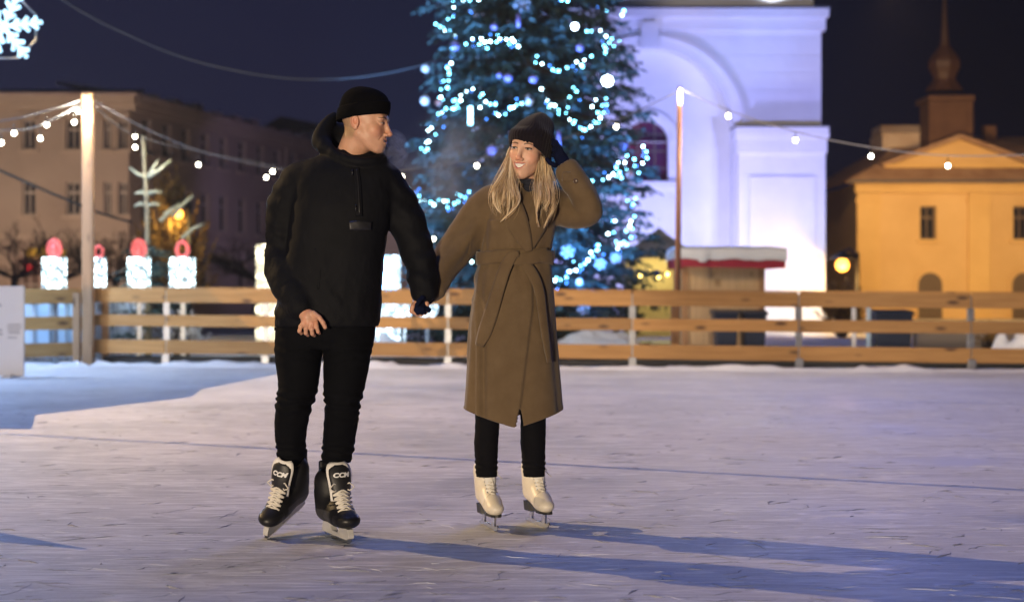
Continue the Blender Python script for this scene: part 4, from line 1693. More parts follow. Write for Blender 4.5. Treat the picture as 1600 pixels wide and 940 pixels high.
for i in range(40):
    u = ra - .03 + (rb - ra + .06) * i / 39
    row = []
    lip = .018 * max(0, vnoise([[u * 5, 3.3, 1]], 4)[0]) + (.045 if abs(u - (ra + .33)) < .05 else 0)
    for (n_, z_) in [(.35, zk + .125 - lip - (.03 * i / 39)), (.375, zk + .15), (.375, zk + .27), (.33, zk + .30), (-.7, zk + .36), (-1.9, zk + .30), (-1.95, zk + .12)]:
        row.append(fk.p(u, z_ + .012 * vnoise([[u * 6, n_ * 5, 2]], 2)[0], n_))
    P.append(row)
mb.grid(P)
fk.box(mb, ra, rb, zk + .06, zk + .25, -1.85, .27)
mb.build('roof_snow', M['snow'], ku)
for lab, x0, x1, dd in [('dark navy wheeled bin left of two before the hut', 1115, 1150, 23.3), ('dark navy wheeled bin right of two, at the hut corner', 1158, 1194, 23.4),
                        ('long dark container by the white stakes right of the tower', 1362, 1420, 23.0)]:
    a, b = xof(x0, dd), xof(x1, dd)
    e = empty('waste_bin', ((a + b) / 2, dd, 0), lab, 'bin', 'dark bins behind the fence')
    mb = MB()
    zt = zof(492, dd)
    ins = .03
    mb.add([(a + ins, dd - .2, .08), (b - ins, dd - .2, .08), (b - ins, dd + .2, .08), (a + ins, dd + .2, .08), (a, dd - .26, zt), (b, dd - .26, zt), (b, dd + .26, zt), (a, dd + .26, zt)],
           [(0, 3, 2, 1), (4, 5, 6, 7), (0, 1, 5, 4), (1, 2, 6, 5), (2, 3, 7, 6), (3, 0, 4, 7)])
    mb.build('tub', M['bin'], e, bevel=.015)
    mb = MB()
    mb.prism([(a - .02, dd - .29, zt + .003), (a - .02, dd + .28, zt + .003), (a - .02, dd + .28, zt + .09), (a - .02, dd - .1, zt + .075), (a - .02, dd - .29, zt + .04)], (b - a + .04, 0, 0))
    mb.build('lid', M['bin'], e, bevel=.008)
    for x in (a + .08, b - .08):
        mb = MB()
        mb.tube([(x - .025, dd + .14, .07), (x + .025, dd + .14, .07)], .07, 14)
        mb.build('wheel', M['black_rubber'], e)
for lab, x, mm in [('white marker stake beside the bush', 1334, 'white_panel'), ('blue marker stake next to the dark container', 1357, 'tarp')]:
    p = at(x, 455, 22.8)
    mb = MB()
    mb.box2((p.x - .03, 22.77, 0), (p.x + .03, 22.83, .86))
    mb.box2((p.x - .08, 22.74, 0), (p.x + .08, 22.86, .03))
    props(mb.build('marker_stake', M[mm], bevel=.004), lab, 'stake', 'marker stakes behind the fence')

# ---- pale tent with yellow lights between spruce and hut
GD = 30.0
a, b = xof(985, GD), xof(1075, GD)
te = empty('market_tent', ((a + b) / 2, GD + .6, 0), 'pale pointed market tent glowing yellow between the spruce and the hut', 'tent')
zev = zof(390, GD)
mb = MB()
cx, cy = (a + b) / 2, GD + .6
hw2 = (b - a) / 2 + .08
q = [(cx - hw2, cy - .75), (cx + hw2, cy - .75), (cx + hw2, cy + .75), (cx - hw2, cy + .75)]
tip = (cx + .06, cy, zof(354, GD))
P = []
for k in range(4):
    (xa, ya), (xb, yb) = q[k], q[(k + 1) % 4]
    for j in range(4):
        t0, t1 = j / 4, (j + 1) / 4
        def pt(x, y, t): 
            f = 1 - t
            return (tip[0] + (x - tip[0]) * f, tip[1] + (y - tip[1]) * f, zev + (tip[2] - zev) * (t ** 1.35))
        mb.add([pt(xa, ya, t0), pt(xb, yb, t0), pt(xb, yb, t1), pt(xa, ya, t1)], [(0, 1, 2, 3)])
    mb.add([(xa, ya, zev - .18), (xb, yb, zev - .18), (xb, yb, zev), (xa, ya, zev)], [(0, 1, 2, 3)])
mb.build('roof', M['tent'], te, solid=.02)
mb = MB()
mb.add([(a, cy + .7, .05), (b, cy + .7, .05), (b, cy + .7, zev - .1), (a, cy + .7, zev - .1)], [(0, 1, 2, 3)])
mb.add([(b, cy + .7, .05), (b, cy - .7, .05), (b, cy - .7, zev - .1), (b, cy + .7, zev - .1)], [(0, 1, 2, 3)])
mb.build('wall', M['tent_wall'], te, solid=.02)
for x, y in ((a, cy - .7), (b, cy - .7), (a, cy + .7), (b, cy + .7)):
    mb = MB()
    mb.box2((x - .03, y - .03, 0), (x + .03, y + .03, zev))
    mb.build('pole', M['steel'], te)
e = empty('fairy_lights', at(1015, 425, GD - .1), 'short row of yellow fairy bulbs across the pale tent front', 'light string')
P = [at(x, y, GD - .12) for x, y in [(1000, 428), (1015, 423), (1029, 430), (1043, 426), (1062, 421)]]
mb = MB()
mb.tube(P, .008, 5)
mb.build('wire', M['cable_black'], e)
for p in P:
    mb = MB()
    mb.ball(p - Vector((0, 0, .03)), .035, 10, 8)
    mb.build('bulb', M['bulb_yellow'], e)

# ---- street lamps
def street_lamp(px, py, D, lab, arm=.5, size=.2, pxp=None):
    c = at(px, py, D)
    xp = at(pxp, 0, D).x if pxp else c.x + arm
    e = empty('street_lamp', (xp, D, 0), lab, 'street lamp', 'street lamps on the square')
    mb = MB()
    mb.tube([(xp, D, 0), (xp, D, .5), (xp, D, c.z + .25)], [.09, .06, .045], 10)
    mb.lathe((xp, D, 0), [(.13, 0), (.13, .25), (.09, .32), (.06, .5)], 12)
    mb.tube([(xp, D, c.z + .05), ((xp + c.x) / 2, D, c.z + .34), (c.x, D, c.z + .26)], .03, 8)
    mb.build('post', M['pole_dark'], e)
    mb = MB()
    mb.lathe(c, [(.03, .28), (size * .6, .2), (size * 1.25, .10), (size * 1.3, .07)], 16)
    mb.build('hood', M['pole_dark'], e)
    mb = MB()
    mb.ball(c - Vector((0, 0, size * .3)), size * .62, 16, 10)
    mb.build('lamp', M['sodium'], e)
    return c


lampR = street_lamp(1316, 409, 36, 'street lamp glowing orange between the white tower and the ochre house', size=.27, pxp=1340)
lampL = street_lamp(279, 331, 33.5, 'street lamp glowing yellow white behind the young spruce', size=.18, pxp=296)
# low garden wall and benches far right
mb = MB()
a, b = xof(1430, 26), xof(1720, 26)
mb.box2((a, 25.9, 0), (b, 26.2, .42))
props(mb.build('low_wall', M['plaster_beige'], bevel=.01), 'low plastered wall in front of the ochre house', 'wall')
# ================================================================== implicit modelling
class Vol:
    def __init__(s, lo, hi, h):
        s.lo = np.array(lo, float)
        s.h = h
        s.n = np.ceil((np.array(hi, float) - s.lo) / h).astype(int) + 1
        s.D = np.full(s.n, 0.5, np.float32)

    def sub(s, lo, hi):
        a = np.clip(np.floor((np.array(lo) - s.lo) / s.h).astype(int), 0, s.n - 1)
        b = np.clip(np.ceil((np.array(hi) - s.lo) / s.h).astype(int) + 1, 1, s.n)
        sl = tuple(slice(a[i], max(b[i], a[i] + 1)) for i in range(3))
        g = [(s.lo[i] + np.arange(sl[i].start, sl[i].stop) * s.h).astype(np.float32) for i in range(3)]
        return sl, g[0][:, None, None], g[1][None, :, None], g[2][None, None, :]

    def put(s, sl, d, k, cut=False):
        a = s.D[sl]
        if cut:
            d = -d
            if k > 0:
                hh = np.maximum(k - np.abs(a - d), 0) / k
                s.D[sl] = np.maximum(a, d) + hh * hh * k * .25
            else:
                s.D[sl] = np.maximum(a, d)
        else:
            if k > 0:
                hh = np.maximum(k - np.abs(a - d), 0) / k
                s.D[sl] = np.minimum(a, d) - hh * hh * k * .25
            else:
                s.D[sl] = np.minimum(a, d)

    def cone(s, a, b, ra, rb, k=.01, cut=False):
        a, b = np.array(a, float), np.array(b, float)
        m = max(ra, rb) + k + 3 * s.h
        sl, X, Y, Z = s.sub(np.minimum(a, b) - m, np.maximum(a, b) + m)
        d = b - a
        L2 = max(float(d @ d), 1e-12)
        t = np.clip(((X - a[0]) * d[0] + (Y - a[1]) * d[1] + (Z - a[2]) * d[2]) / L2, 0, 1)
        q = np.sqrt((X - a[0] - t * d[0]) ** 2 + (Y - a[1] - t * d[1]) ** 2 + (Z - a[2] - t * d[2]) ** 2) - (ra + (rb - ra) * t)
        s.put(sl, q, k, cut)
        return s

    def chain(s, pts, rs, k=.02, sub=1):
        if sub > 1:
            P = spline([list(p) + [r] for p, r in zip(pts, rs)], (len(pts) - 1) * sub + 1)
            pts, rs = P[:, :3], P[:, 3]
        for i in range(len(pts) - 1):
            s.cone(pts[i], pts[i + 1], rs[i], rs[i + 1], k)
        return s

    def ell(s, c, r, R=None, k=.01, cut=False):
        c = np.array(c, float)
        r = np.array(r, float)
        m = r.max() + k + 3 * s.h
        sl, X, Y, Z = s.sub(c - m, c + m)
        x, y, z = X - c[0], Y - c[1], Z - c[2]
        if R is not None:
            R = np.array(R)
            x, y, z = (R[0, 0] * x + R[1, 0] * y + R[2, 0] * z), (R[0, 1] * x + R[1, 1] * y + R[2, 1] * z), (R[0, 2] * x + R[1, 2] * y + R[2, 2] * z)
        k0 = np.sqrt((x / r[0]) ** 2 + (y / r[1]) ** 2 + (z / r[2]) ** 2)
        k1 = np.sqrt((x / r[0] ** 2) ** 2 + (y / r[1] ** 2) ** 2 + (z / r[2] ** 2) ** 2)
        s.put(sl, k0 * (k0 - 1) / np.maximum(k1, 1e-6), k, cut)
        return s

    def rbox(s, c, hs, R=None, rad=.005, k=.005, cut=False):
        c = np.array(c, float)
        m = float(np.linalg.norm(hs)) + k + 3 * s.h
        sl, X, Y, Z = s.sub(c - m, c + m)
        x, y, z = X - c[0], Y - c[1], Z - c[2]
        if R is not None:
            R = np.array(R)
            x, y, z = (R[0, 0] * x + R[1, 0] * y + R[2, 0] * z), (R[0, 1] * x + R[1, 1] * y + R[2, 1] * z), (R[0, 2] * x + R[1, 2] * y + R[2, 2] * z)
        qx, qy, qz = np.abs(x) - hs[0] + rad, np.abs(y) - hs[1] + rad, np.abs(z) - hs[2] + rad
        d = np.sqrt(np.maximum(qx, 0) ** 2 + np.maximum(qy, 0) ** 2 + np.maximum(qz, 0) ** 2) + np.minimum(np.maximum(qx, np.maximum(qy, qz)), 0) - rad
        s.put(sl, d, k, cut)
        return s

    def loft(s, rows, k=.02, p=2.2):
        """rows: (z, cx, cy, rx, ry) from top to bottom; upright stack of ovals"""
        A = np.array(sorted(rows), float)
        z0, z1 = A[0, 0], A[-1, 0]
        m = k + 3 * s.h
        lo = (np.min(A[:, 1] - A[:, 3]) - m, np.min(A[:, 2] - A[:, 4]) - m, z0 - m)
        hi = (np.max(A[:, 1] + A[:, 3]) + m, np.max(A[:, 2] + A[:, 4]) + m, z1 + m)
        sl, X, Y, Z = s.sub(lo, hi)
        S = spline(A, 120)
        zz = Z[0, 0, :]
        I = [np.interp(zz, S[:, 0], S[:, i])[None, None, :].astype(np.float32) for i in range(1, 5)]
        rho = (np.abs((X - I[0]) / I[2]) ** p + np.abs((Y - I[1]) / I[3]) ** p) ** (1 / p)
        d = (rho - 1) * np.minimum(I[2], I[3])
        d = np.maximum(d, np.maximum(z0 - Z, Z - z1))
        s.put(sl, d, k)
        return s

    def front(s, x, z):
        """depth of the first surface met from the camera side, or None"""
        i = int(round((x - s.lo[0]) / s.h))
        k = int(round((z - s.lo[2]) / s.h))
        if not (0 <= i < s.n[0] and 0 <= k < s.n[2]): return None
        col = s.D[i, :, k]
        j = np.argmax(col < 0)
        if col[j] >= 0 or j == 0: return None
        a, b = col[j - 1], col[j]
        return s.lo[1] + (j - 1 + a / (a - b)) * s.h

    def surface(s, relax=2):
        D = s.D
        S = D < 0
        c = np.zeros(tuple(np.array(S.shape) - 1), np.int8)
        for dx in (0, 1):
            for dy in (0, 1):
                for dz in (0, 1):
                    c += S[dx:dx + c.shape[0], dy:dy + c.shape[1], dz:dz + c.shape[2]]
        act = (c > 0) & (c < 8)
        idx = np.argwhere(act)
        ID = np.full(act.shape, -1, np.int32)
        ID[act] = np.arange(len(idx))
        acc = np.zeros((len(idx), 3))
        cnt = np.zeros(len(idx))
        for ax in range(3):
            for u in (0, 1):
                for v in (0, 1):
                    o0 = [0, 0, 0]
                    o0[(ax + 1) % 3] = u
                    o0[(ax + 2) % 3] = v
                    o1 = list(o0)
                    o1[ax] = 1
                    p0, p1 = idx + o0, idx + o1
                    d0, d1 = D[p0[:, 0], p0[:, 1], p0[:, 2]], D[p1[:, 0], p1[:, 1], p1[:, 2]]
                    hit = (d0 < 0) != (d1 < 0)
                    t = np.where(hit, d0 / np.where(hit, d0 - d1, 1), 0)
                    q = p0.astype(float)
                    q[:, ax] += t
                    acc[hit] += q[hit]
                    cnt[hit] += 1
        V = s.lo + acc / cnt[:, None] * s.h
        Q = []
        for ax in range(3):
            a1, a2 = (ax + 1) % 3, (ax + 2) % 3
            sl0, sl1 = [slice(None)] * 3, [slice(None)] * 3
            sl0[ax], sl1[ax] = slice(0, -1), slice(1, None)
            E = S[tuple(sl0)] != S[tuple(sl1)]
            e = np.argwhere(E)
            ok = (e[:, a1] > 0) & (e[:, a2] > 0) & (e[:, a1] < S.shape[a1] - 1) & (e[:, a2] < S.shape[a2] - 1)
            e = e[ok]
            def cell(d1, d2):
                q = e.copy()
                q[:, a1] += d1
                q[:, a2] += d2
                return ID[q[:, 0], q[:, 1], q[:, 2]]
            qd = np.stack([cell(-1, -1), cell(0, -1), cell(0, 0), cell(-1, 0)], 1)
            inside = S[e[:, 0], e[:, 1], e[:, 2]]
            qd[~inside] = qd[~inside][:, ::-1]
            Q.append(qd)
        Q = np.concatenate(Q)
        Q = Q[(Q >= 0).all(1)]
        for _ in range(relax):
            V = laplace(V, Q, .5)
            V = laplace(V, Q, -.52)
        return V, Q


def laplace(V, Q, f):
    n = len(V)
    A = np.zeros((n, 3))
    C = np.zeros(n)
    for i in range(4):
        a, b = Q[:, i], Q[:, (i + 1) % 4]
        for j in range(3):
            A[:, j] += np.bincount(a, V[b, j], n) + np.bincount(b, V[a, j], n)
        C += np.bincount(a, minlength=n) + np.bincount(b, minlength=n)
    return V + f * (A / np.maximum(C, 1)[:, None] - V)


def normals(V, Q):
    a = V[Q[:, 2]] - V[Q[:, 0]]
    b = V[Q[:, 3]] - V[Q[:, 1]]
    N = np.cross(a, b)
    n = len(V)
    A = np.zeros((n, 3))
    for i in range(4):
        for j in range(3):
            A[:, j] += np.bincount(Q[:, i], N[:, j], n)
    return A / np.maximum(np.linalg.norm(A, axis=1), 1e-12)[:, None]


def largest(V, Q):
    """keep only the biggest connected island"""
    n = len(V)
    lab = np.arange(n)
    for _ in range(400):
        m = lab[Q].min(1)
        new = lab.copy()
        for i in range(4):
            np.minimum.at(new, Q[:, i], m)
        new = new[new]
        if (new == lab).all(): break
        lab = new
    u, c = np.unique(lab, return_counts=True)
    keep = lab == u[c.argmax()]
    mp = np.cumsum(keep) - 1
    return V[keep], mp[Q[keep[Q].all(1)]]


def vq_mesh(name, V, Q, mats, parent, colors=None, mi=None):
    me = bpy.data.meshes.new(name)
    nq = len(Q)
    me.vertices.add(len(V))
    me.vertices.foreach_set('co', np.asarray(V, np.float32).ravel())
    me.loops.add(nq * 4)
    me.loops.foreach_set('vertex_index', Q.astype(np.int32).ravel())
    me.polygons.add(nq)
    me.polygons.foreach_set('loop_start', np.arange(nq, dtype=np.int32) * 4)
    me.polygons.foreach_set('use_smooth', np.ones(nq, bool))
    if mi is not None:
        me.polygons.foreach_set('material_index', mi.astype(np.int32))
    me.update(calc_edges=True)
    if colors is not None:
        at_ = me.color_attributes.new('Col', 'FLOAT_COLOR', 'POINT')
        c = np.ones((len(V), 4), np.float32)
        c[:, :3] = colors
        at_.data.foreach_set('color', c.ravel())
    return link_mesh(name, me, mats, parent)


def rot(yaw=0, pitch=0, roll=0):
    """yaw about z, pitch about x (down positive for a -Y facing figure), roll about y"""
    return np.array(Matrix.Rotation(math.radians(yaw), 3, 'Z') @ Matrix.Rotation(math.radians(pitch), 3, 'X') @ Matrix.Rotation(math.radians(roll), 3, 'Y'))


# ------------------------------------------------------------------ head
def head(v, O, R, s=1.0, jaw=1.0, smile=0.0, fem=False, teeth=True):
    O = np.array(O, float)
    W_ = lambda p: O + R @ (np.array(p, float) * s)
    def e(c, r, k=.012, cut=False, tilt=None):
        RR = R if tilt is None else R @ np.array(Matrix.Rotation(tilt[1], 3, tilt[0]))
        v.ell(W_(c), np.array(r) * s, RR, k * s, cut)
    def c(a, b, ra, rb, k=.01, cut=False):
        v.cone(W_(a), W_(b), ra * s, rb * s, k * s, cut)
    e((0, .016, .036), (.075, .096, .086), 0)
    e((0, -.034, -.030), (.060, .058, .088), .03)
    for g in (-1, 1):
        c((g * .050 * jaw, .004, -.052), (g * .020 * jaw, -.066, -.106), .020, .016, .03)
        e((g * .041, -.056, -.030), (.022, .022, .022), .024)
        if smile: e((g * .037, -.066, -.042), (.016, .015, .014), .016)
    e((0, -.076, -.108), (.019 * jaw, .017, .015), .018)
    e((0, -.074, -.072), (.032, .024, .026), .022)
    c((-.034, -.078, .020), (.034, -.078, .020), .0110 if fem else .0120, .0110 if fem else .0120, .020)
    for g in (-1, 1):
        e((g * .0315, -.098, .0015), (.0175, .016, .0105), .012, True)
        e((g * .0315, -.0775, .0), (.0150, .0130, .0125), .003)
        c((g * .047, -.071, .003), (g * .018, -.085, .0085), .0032, .0034, .004)        # upper lid fold
    nl = .90 if fem else 1.04
    c((0, -.086, .010), (0, -.086 - .024 * nl, -.038), .0078, .0100, .012)
    e((0, -.086 - .026 * nl, -.041), (.0115, .0105, .0095), .007)
    for g in (-1, 1):
        e((g * .0115, -.100, -.0455), (.0080, .0100, .0068), .005)
        e((g * .0062, -.1085, -.0515), (.0032, .0040, .0030), .002, True)
    # mouth: lens-shaped opening, teeth set inside, lips around
    up = .0095 * smile
    m0 = -.0715
    mw = .0215 + (.0050 if smile > .8 else .0036) * smile
    op = .0020 + (.0064 if smile > .8 else .0045) * smile
    arc = []
    for t in np.linspace(-1, 1, 9):
        arc.append((t * mw, -.0965 + .016 * t * t, m0 + up * t * t - (.0012 * smile if abs(t) < .6 else 0)))
    for i in range(8):
        t = (arc[i][0] + arc[i + 1][0]) / 2 / mw
        th = max(.0012, op * (1 - t * t))
        c(arc[i], arc[i + 1], th + .001, th + .001, .002, True)
    if teeth and smile:
        e((0, -.0795, m0 + .0015), (mw * .86, .0140, .0085), .001)
    for i in range(8):
        a, b = np.array(arc[i]), np.array(arc[i + 1])
        t = (a[0] + b[0]) / 2 / mw
        th = max(.0012, op * (1 - t * t))
        lr = .0045 * (1 - .55 * t * t)
        c(a + (0, -.001, th + lr * .75), b + (0, -.001, th + lr * .75), lr * .85, lr * .85, .003)
        c(a + (0, .000, -th - lr * .85), b + (0, .000, -th - lr * .85), lr * 1.15, lr * 1.15, .003)
    for g in (-1, 1) if not fem else ():                           # smile folds
        c((g * .0215, -.0925, -.050), (g * .0345, -.082, -.068), .0014, .0008, .009, True)
    for g in (-1, 1) if not fem else ():                           # ears (a woman's are under hat and hair)
        e((g * .0765, .020, -.006), (.0085, .018, .030), .006, tilt=('X', -.2))
        e((g * .0840, .016, -.004), (.0050, .009, .016), .004, True, tilt=('X', -.2))
        e((g * .0745, .014, -.033), (.007, .008, .008), .005)
    return arc


def head_colors(V, N, O, R, s, skin, lip, brow, iris, smile, hair=None, fem=False):
    q = ((V - np.array(O)) @ R) / s
    x, y, z = q[:, 0], q[:, 1], q[:, 2]
    C = np.tile(np.array(skin), (len(V), 1))
    n1 = fbm(q * 60, 3, 3)[:, None]
    C *= (1 + .05 * n1)
    def mix(m, c):
        nonlocal C
        m = np.clip(m, 0, 1)[:, None]
        C = C * (1 - m) + np.array(c) * m
    front = y < -.03
    rad = lambda cx, cy, cz, r: np.clip(1 - np.sqrt((np.abs(x) - cx) ** 2 + (y - cy) ** 2 + (z - cz) ** 2) / r, 0, 1)
    red = np.array(skin) * (1.12, .62, .55)
    mix(rad(.042, -.07, -.035, .034) * .55, red)
    mix(rad(0, -.112, -.042, .022) * .75, red)
    mix(rad(.08, .02, -.008, .035) * .6, red)
    ax = np.abs(x)
    # brows
    bz = .0205 + .004 * np.sin(np.clip((ax - .012) / .036, 0, 1) * PI) - (.001 if fem else 0)
    th = (.0040 if fem else .0050) * (1 - .6 * np.clip((ax - .03) / .02, 0, 1))
    mix(((ax > .013) & (ax < .050) & (y < -.05)) * np.clip(1.3 - np.abs(z - bz) / th, 0, 1) * .95, brow)
    # eyes
    ex = (ax - .0315) / .0128
    opn = .0027 if not fem else .0036
    ez = (z - .0005) / (opn * np.clip(1 - ex ** 2, .02, 1) ** .6)
    ball = (np.abs(ex) < 1) & (np.abs(ez) < 1) & (y < -.055)
    mix(ball * .95, (.50, .47, .45))
    gx = x - np.sign(x) * .0315 
    ir = np.sqrt(gx ** 2 + (z - .0008) ** 2)
    mix((ball & (ir < .0060)) * 1.0, iris)
    mix((ball & (ir < .0028)) * 1.0, (.01, .01, .01))
    lash = (np.abs(ex) < 1.18) & (y < -.05) & (z > 0) 
    lz = .0005 + opn * np.clip(1 - (ex / 1.18) ** 2, 0, 1) ** .6
    mix(lash * np.clip(1.5 - np.abs(z - lz - .0006) / (.0026 if fem else .0018), 0, 1) * (1.0 if fem else .7), (.02, .012, .01))
    mix(((np.abs(ex) < 1.05) & (y < -.05)) * np.clip(1.2 - np.abs(z + .0005 + opn * np.clip(1 - ex ** 2, 0, 1) ** .6) / .0010, 0, 1) * .6, (.10, .05, .04))
    # lips and teeth
    up = .0095 * smile
    m0 = -.0715
    mw = .0215 + (.0050 if smile > .8 else .0036) * smile
    op = .0020 + (.0064 if smile > .8 else .0045) * smile
    t = x / mw
    mz = m0 + up * t * t - .0012 * smile * (np.abs(t) < .6)
    hh = np.maximum(.0012, op * (1 - t * t))
    lipm = (np.abs(t) < 1.08) & (y < -.07) & (np.abs(z - mz) < hh + .0085 * (1 - .5 * t * t))
    mix(lipm * np.clip(1.6 - (np.abs(z - mz) - hh) / (.0046 * np.clip(1 - .8 * t * t, .12, 1)), 0, 1) * np.clip((1.04 - np.abs(t)) / .14, 0, 1) * .85, lip)
    if smile:
        yl = -.0965 + .016 * t * t
        inm = (np.abs(t) < .92) & (np.abs(z - mz) < hh + .0012) & (y > yl + .0005) & (y < -.05)
        mix(inm * 1.0, (.82, .80, .75))
    if hair is not None:
        hm = np.clip((y + .005 - np.clip(-z, 0, .1) * .35) / .012, 0, 1) * np.clip((z + .085) / .02, 0, 1) * np.clip((.4 - rad(.0765, .018, -.006, .034) * 4), 0, 1) * 2.2
        hm = np.maximum(hm, np.clip((z - .035 - .0 * y) / .008, 0, 1))
        hm *= (np.sqrt(x ** 2 + (y - .01) ** 2) < .14)
        mix(np.clip(hm, 0, 1) * (.80 + .2 * vnoise(q * 400, 5)), hair)
    return C


def skin_mat(name):
    m, nt, b = base_mat(name)
    a = nt.new('ShaderNodeAttribute', attribute_name='Col')
    nt.l(a.outputs['Color'], b.inputs['Base Color'])
    b.inputs['Roughness'].default_value = .48
    b.inputs['Specular IOR Level'].default_value = .4
    b.inputs['Subsurface Weight'].default_value = .12
    b.inputs['Subsurface Radius'].default_value = (1, .35, .2)
    b.inputs['Subsurface Scale'].default_value = .006
    tc = nt.new('ShaderNodeTexCoord')
    nz = nt.new('ShaderNodeTexNoise', in_Scale=420, in_Detail=2)
    nt.l(tc.outputs['Object'], nz.inputs['Vector'])
    bp = nt.new('ShaderNodeBump', in_Strength=.12, in_Distance=.001)
    nt.l(nz.outputs[0], bp.inputs['Height'])
    nt.l(bp.outputs[0], b.inputs['Normal'])
    return m


def col_mat(name, rough=.6, bump=0, bscale=300, spec=.5, rough_attr=False):
    m, nt, b = base_mat(name)
    a = nt.new('ShaderNodeAttribute', attribute_name='Col')
    nt.l(a.outputs['Color'], b.inputs['Base Color'])
    b.inputs['Roughness'].default_value = rough
    b.inputs['Specular IOR Level'].default_value = spec
    if bump:
        tc = nt.new('ShaderNodeTexCoord')
        nz = nt.new('ShaderNodeTexNoise', in_Scale=bscale, in_Detail=3)
        nt.l(tc.outputs['Object'], nz.inputs['Vector'])
        bp = nt.new('ShaderNodeBump', in_Strength=bump, in_Distance=.001)
        nt.l(nz.outputs[0], bp.inputs['Height'])
        nt.l(bp.outputs[0], b.inputs['Normal'])
    return m


def finger(v, pts, r0, r1, k=.004):
    n = len(pts)
    for i in range(n - 1):
        v.cone(pts[i], pts[i + 1], r0 + (r1 - r0) * i / (n - 1), r0 + (r1 - r0) * (i + 1) / (n - 1), k if i else .010)


M['skin'] = skin_mat('skin')
M['jacket'] = mat('black_jacket_cloth', (.0022, .0025, .0037), .75, (.0038, .0042, .006), 5, bump=.35, bscale=420, bdist=.001, spec=.16)
M['jeans'] = mat('black_denim', (.0020, .0022, .003), .85, (.0036, .004, .0053), 9, bump=.4, bscale=600, bdist=.001, spec=.08)
M['black_knit'] = mat('black_fleece_knit', (.0018, .0018, .0022), .95, (.0035, .0035, .004), 20, bump=.6, bscale=260, bdist=.002, spec=.06)
M['zip'] = mat('dark_zip', (.03, .03, .033), .35, metal=.6)
M['boot'] = col_mat('skate_boot', .55, .25, 500, spec=.3)
M['toe_cap'] = mat('black_toe_cap', (.006, .006, .007), .42, (.012, .012, .013), 40, spec=.35, bump=.2, bscale=90, bdist=.002)
M['lace'] = mat('cream_lace', (.72, .68, .60), .8, (.6, .56, .48), 60)
M['felt'] = mat('white_felt', (.74, .72, .68), .9)
M['white_print'] = mat('white_lettering', (.78, .78, .76), .5)
M['holder'] = mat('grey_white_plastic', (.52, .51, .50), .32, (.44, .43, .42), 8, coat=.3)
M['blade'] = mat('steel_blade', (.62, .62, .63), .22, metal=1)

# ================================================================== the man
MD = 6.15


def mm_(px, py, dy=0.0):
    return np.array(at(px, py, MD + dy))


man = empty('person', (at(490, 455, MD).x, MD, 0), 'man in black hooded jacket, black beanie and hockey skates smiling at the woman', 'person', 'couple skating hand in hand')
# ---- body: head, neck, chest, arms and bare hands in one surface
HO = mm_(571.5, 191)
HR = rot(76, 7, 0)
MS = 1.03
v = Vol(mm_(400, 530, -.34), mm_(702, 128, .22), .0023)
head(v, HO, HR, MS, 1.0, .78, teeth=True)
nb = mm_(538, 262, .05)
v.chain([HO + HR @ np.array((0, .028, -.045)), (HO + nb) / 2 + (0, .0, 0), nb], [.057, .056, .066], .03)
v.chain([mm_(470, 285, .03), mm_(535, 275, .05), mm_(598, 285, .03)], [.055, .085, .055], .05)
v.cone(mm_(530, 290, .04), mm_(525, 400, .02), .10, .09, .05)
# image-left arm
WL = mm_(472, 484, -.13)
v.chain([mm_(470, 285, .03), mm_(440, 390, .05), WL], [.05, .042, .029], .02)
# relaxed hand, back of the hand to the camera, fingers hanging
def P_(l): return [mm_(*p) for p in l]
v.cone(WL, mm_(480, 495, -.145), .027, .026, .015)
v.ell(mm_(484, 497, -.15), (.034, .017, .036), rot(0, 0, 0) @ np.array(Matrix.Rotation(.55, 3, 'Y')).T, .015)
finger(v, P_([(476, 501, -.155), (470, 510, -.16), (468, 517, -.155), (471, 520, -.14)]), .0098, .0078)
finger(v, P_([(482, 504, -.16), (478, 513, -.168), (478, 520, -.16), (481, 523, -.142)]), .0100, .0080)
finger(v, P_([(488, 505, -.16), (487, 514, -.168), (488, 521, -.16), (491, 523.5, -.142)]), .0098, .0078)
finger(v, P_([(494, 504, -.155), (495, 511, -.162), (497, 518, -.155), (499, 520, -.14)]), .0090, .0070)
finger(v, P_([(490, 489, -.16), (499, 496, -.175), (505, 504, -.18), (508, 511, -.175)]), .0112, .0086)
# image-right arm, hand closed round the woman's glove
WR = mm_(659, 459, -.02)
v.chain([mm_(598, 285, .03), mm_(646, 378, .05), WR], [.05, .042, .029], .02)
v.cone(WR, mm_(657, 470, -.02), .027, .027, .012)
v.ell(mm_(655, 472, -.005), (.030, .028, .030), None, .015)
finger(v, P_([(650, 473, -.035), (645, 479, -.05), (643, 486, -.05), (648, 488, -.045)]), .0110, .0095, .004)     # thumb
finger(v, P_([(662, 470, -.03), (667, 474, -.055), (667, 481, -.06), (662, 484, -.055)]), .0095, .0080)
finger(v, P_([(660, 476, .015), (657, 485, .015), (658, 490, -.015), (664, 489, -.045), (668, 485, -.056)]), .0095, .0078)
finger(v, P_([(655, 477, .015), (651, 486, .005), (652, 491, -.02), (659, 491.5, -.05)]), .0095, .0078)
finger(v, P_([(650, 476, .015), (647, 484, .005), (648, 489, -.02), (654, 490, -.05)]), .0088, .0072)
V, Q = largest(*v.surface(2))
N = normals(V, Q)
SK = np.array((.57, .315, .205))
C = head_colors(V, N, HO, HR, MS, SK, (.46, .20, .15), (.12, .07, .035), (.05, .06, .06), .78, hair=(.28, .19, .10))
hz = V[:, 2] < 1.25
red = np.clip((vnoise(V * 55, 8) + .5), 0, 1)[:, None] * .35
C[hz] = (C * (1 - red) + SK * (1.05, .72, .66) * red)[hz]
body = vq_mesh('body', V, Q, M['skin'], man, C)
del v

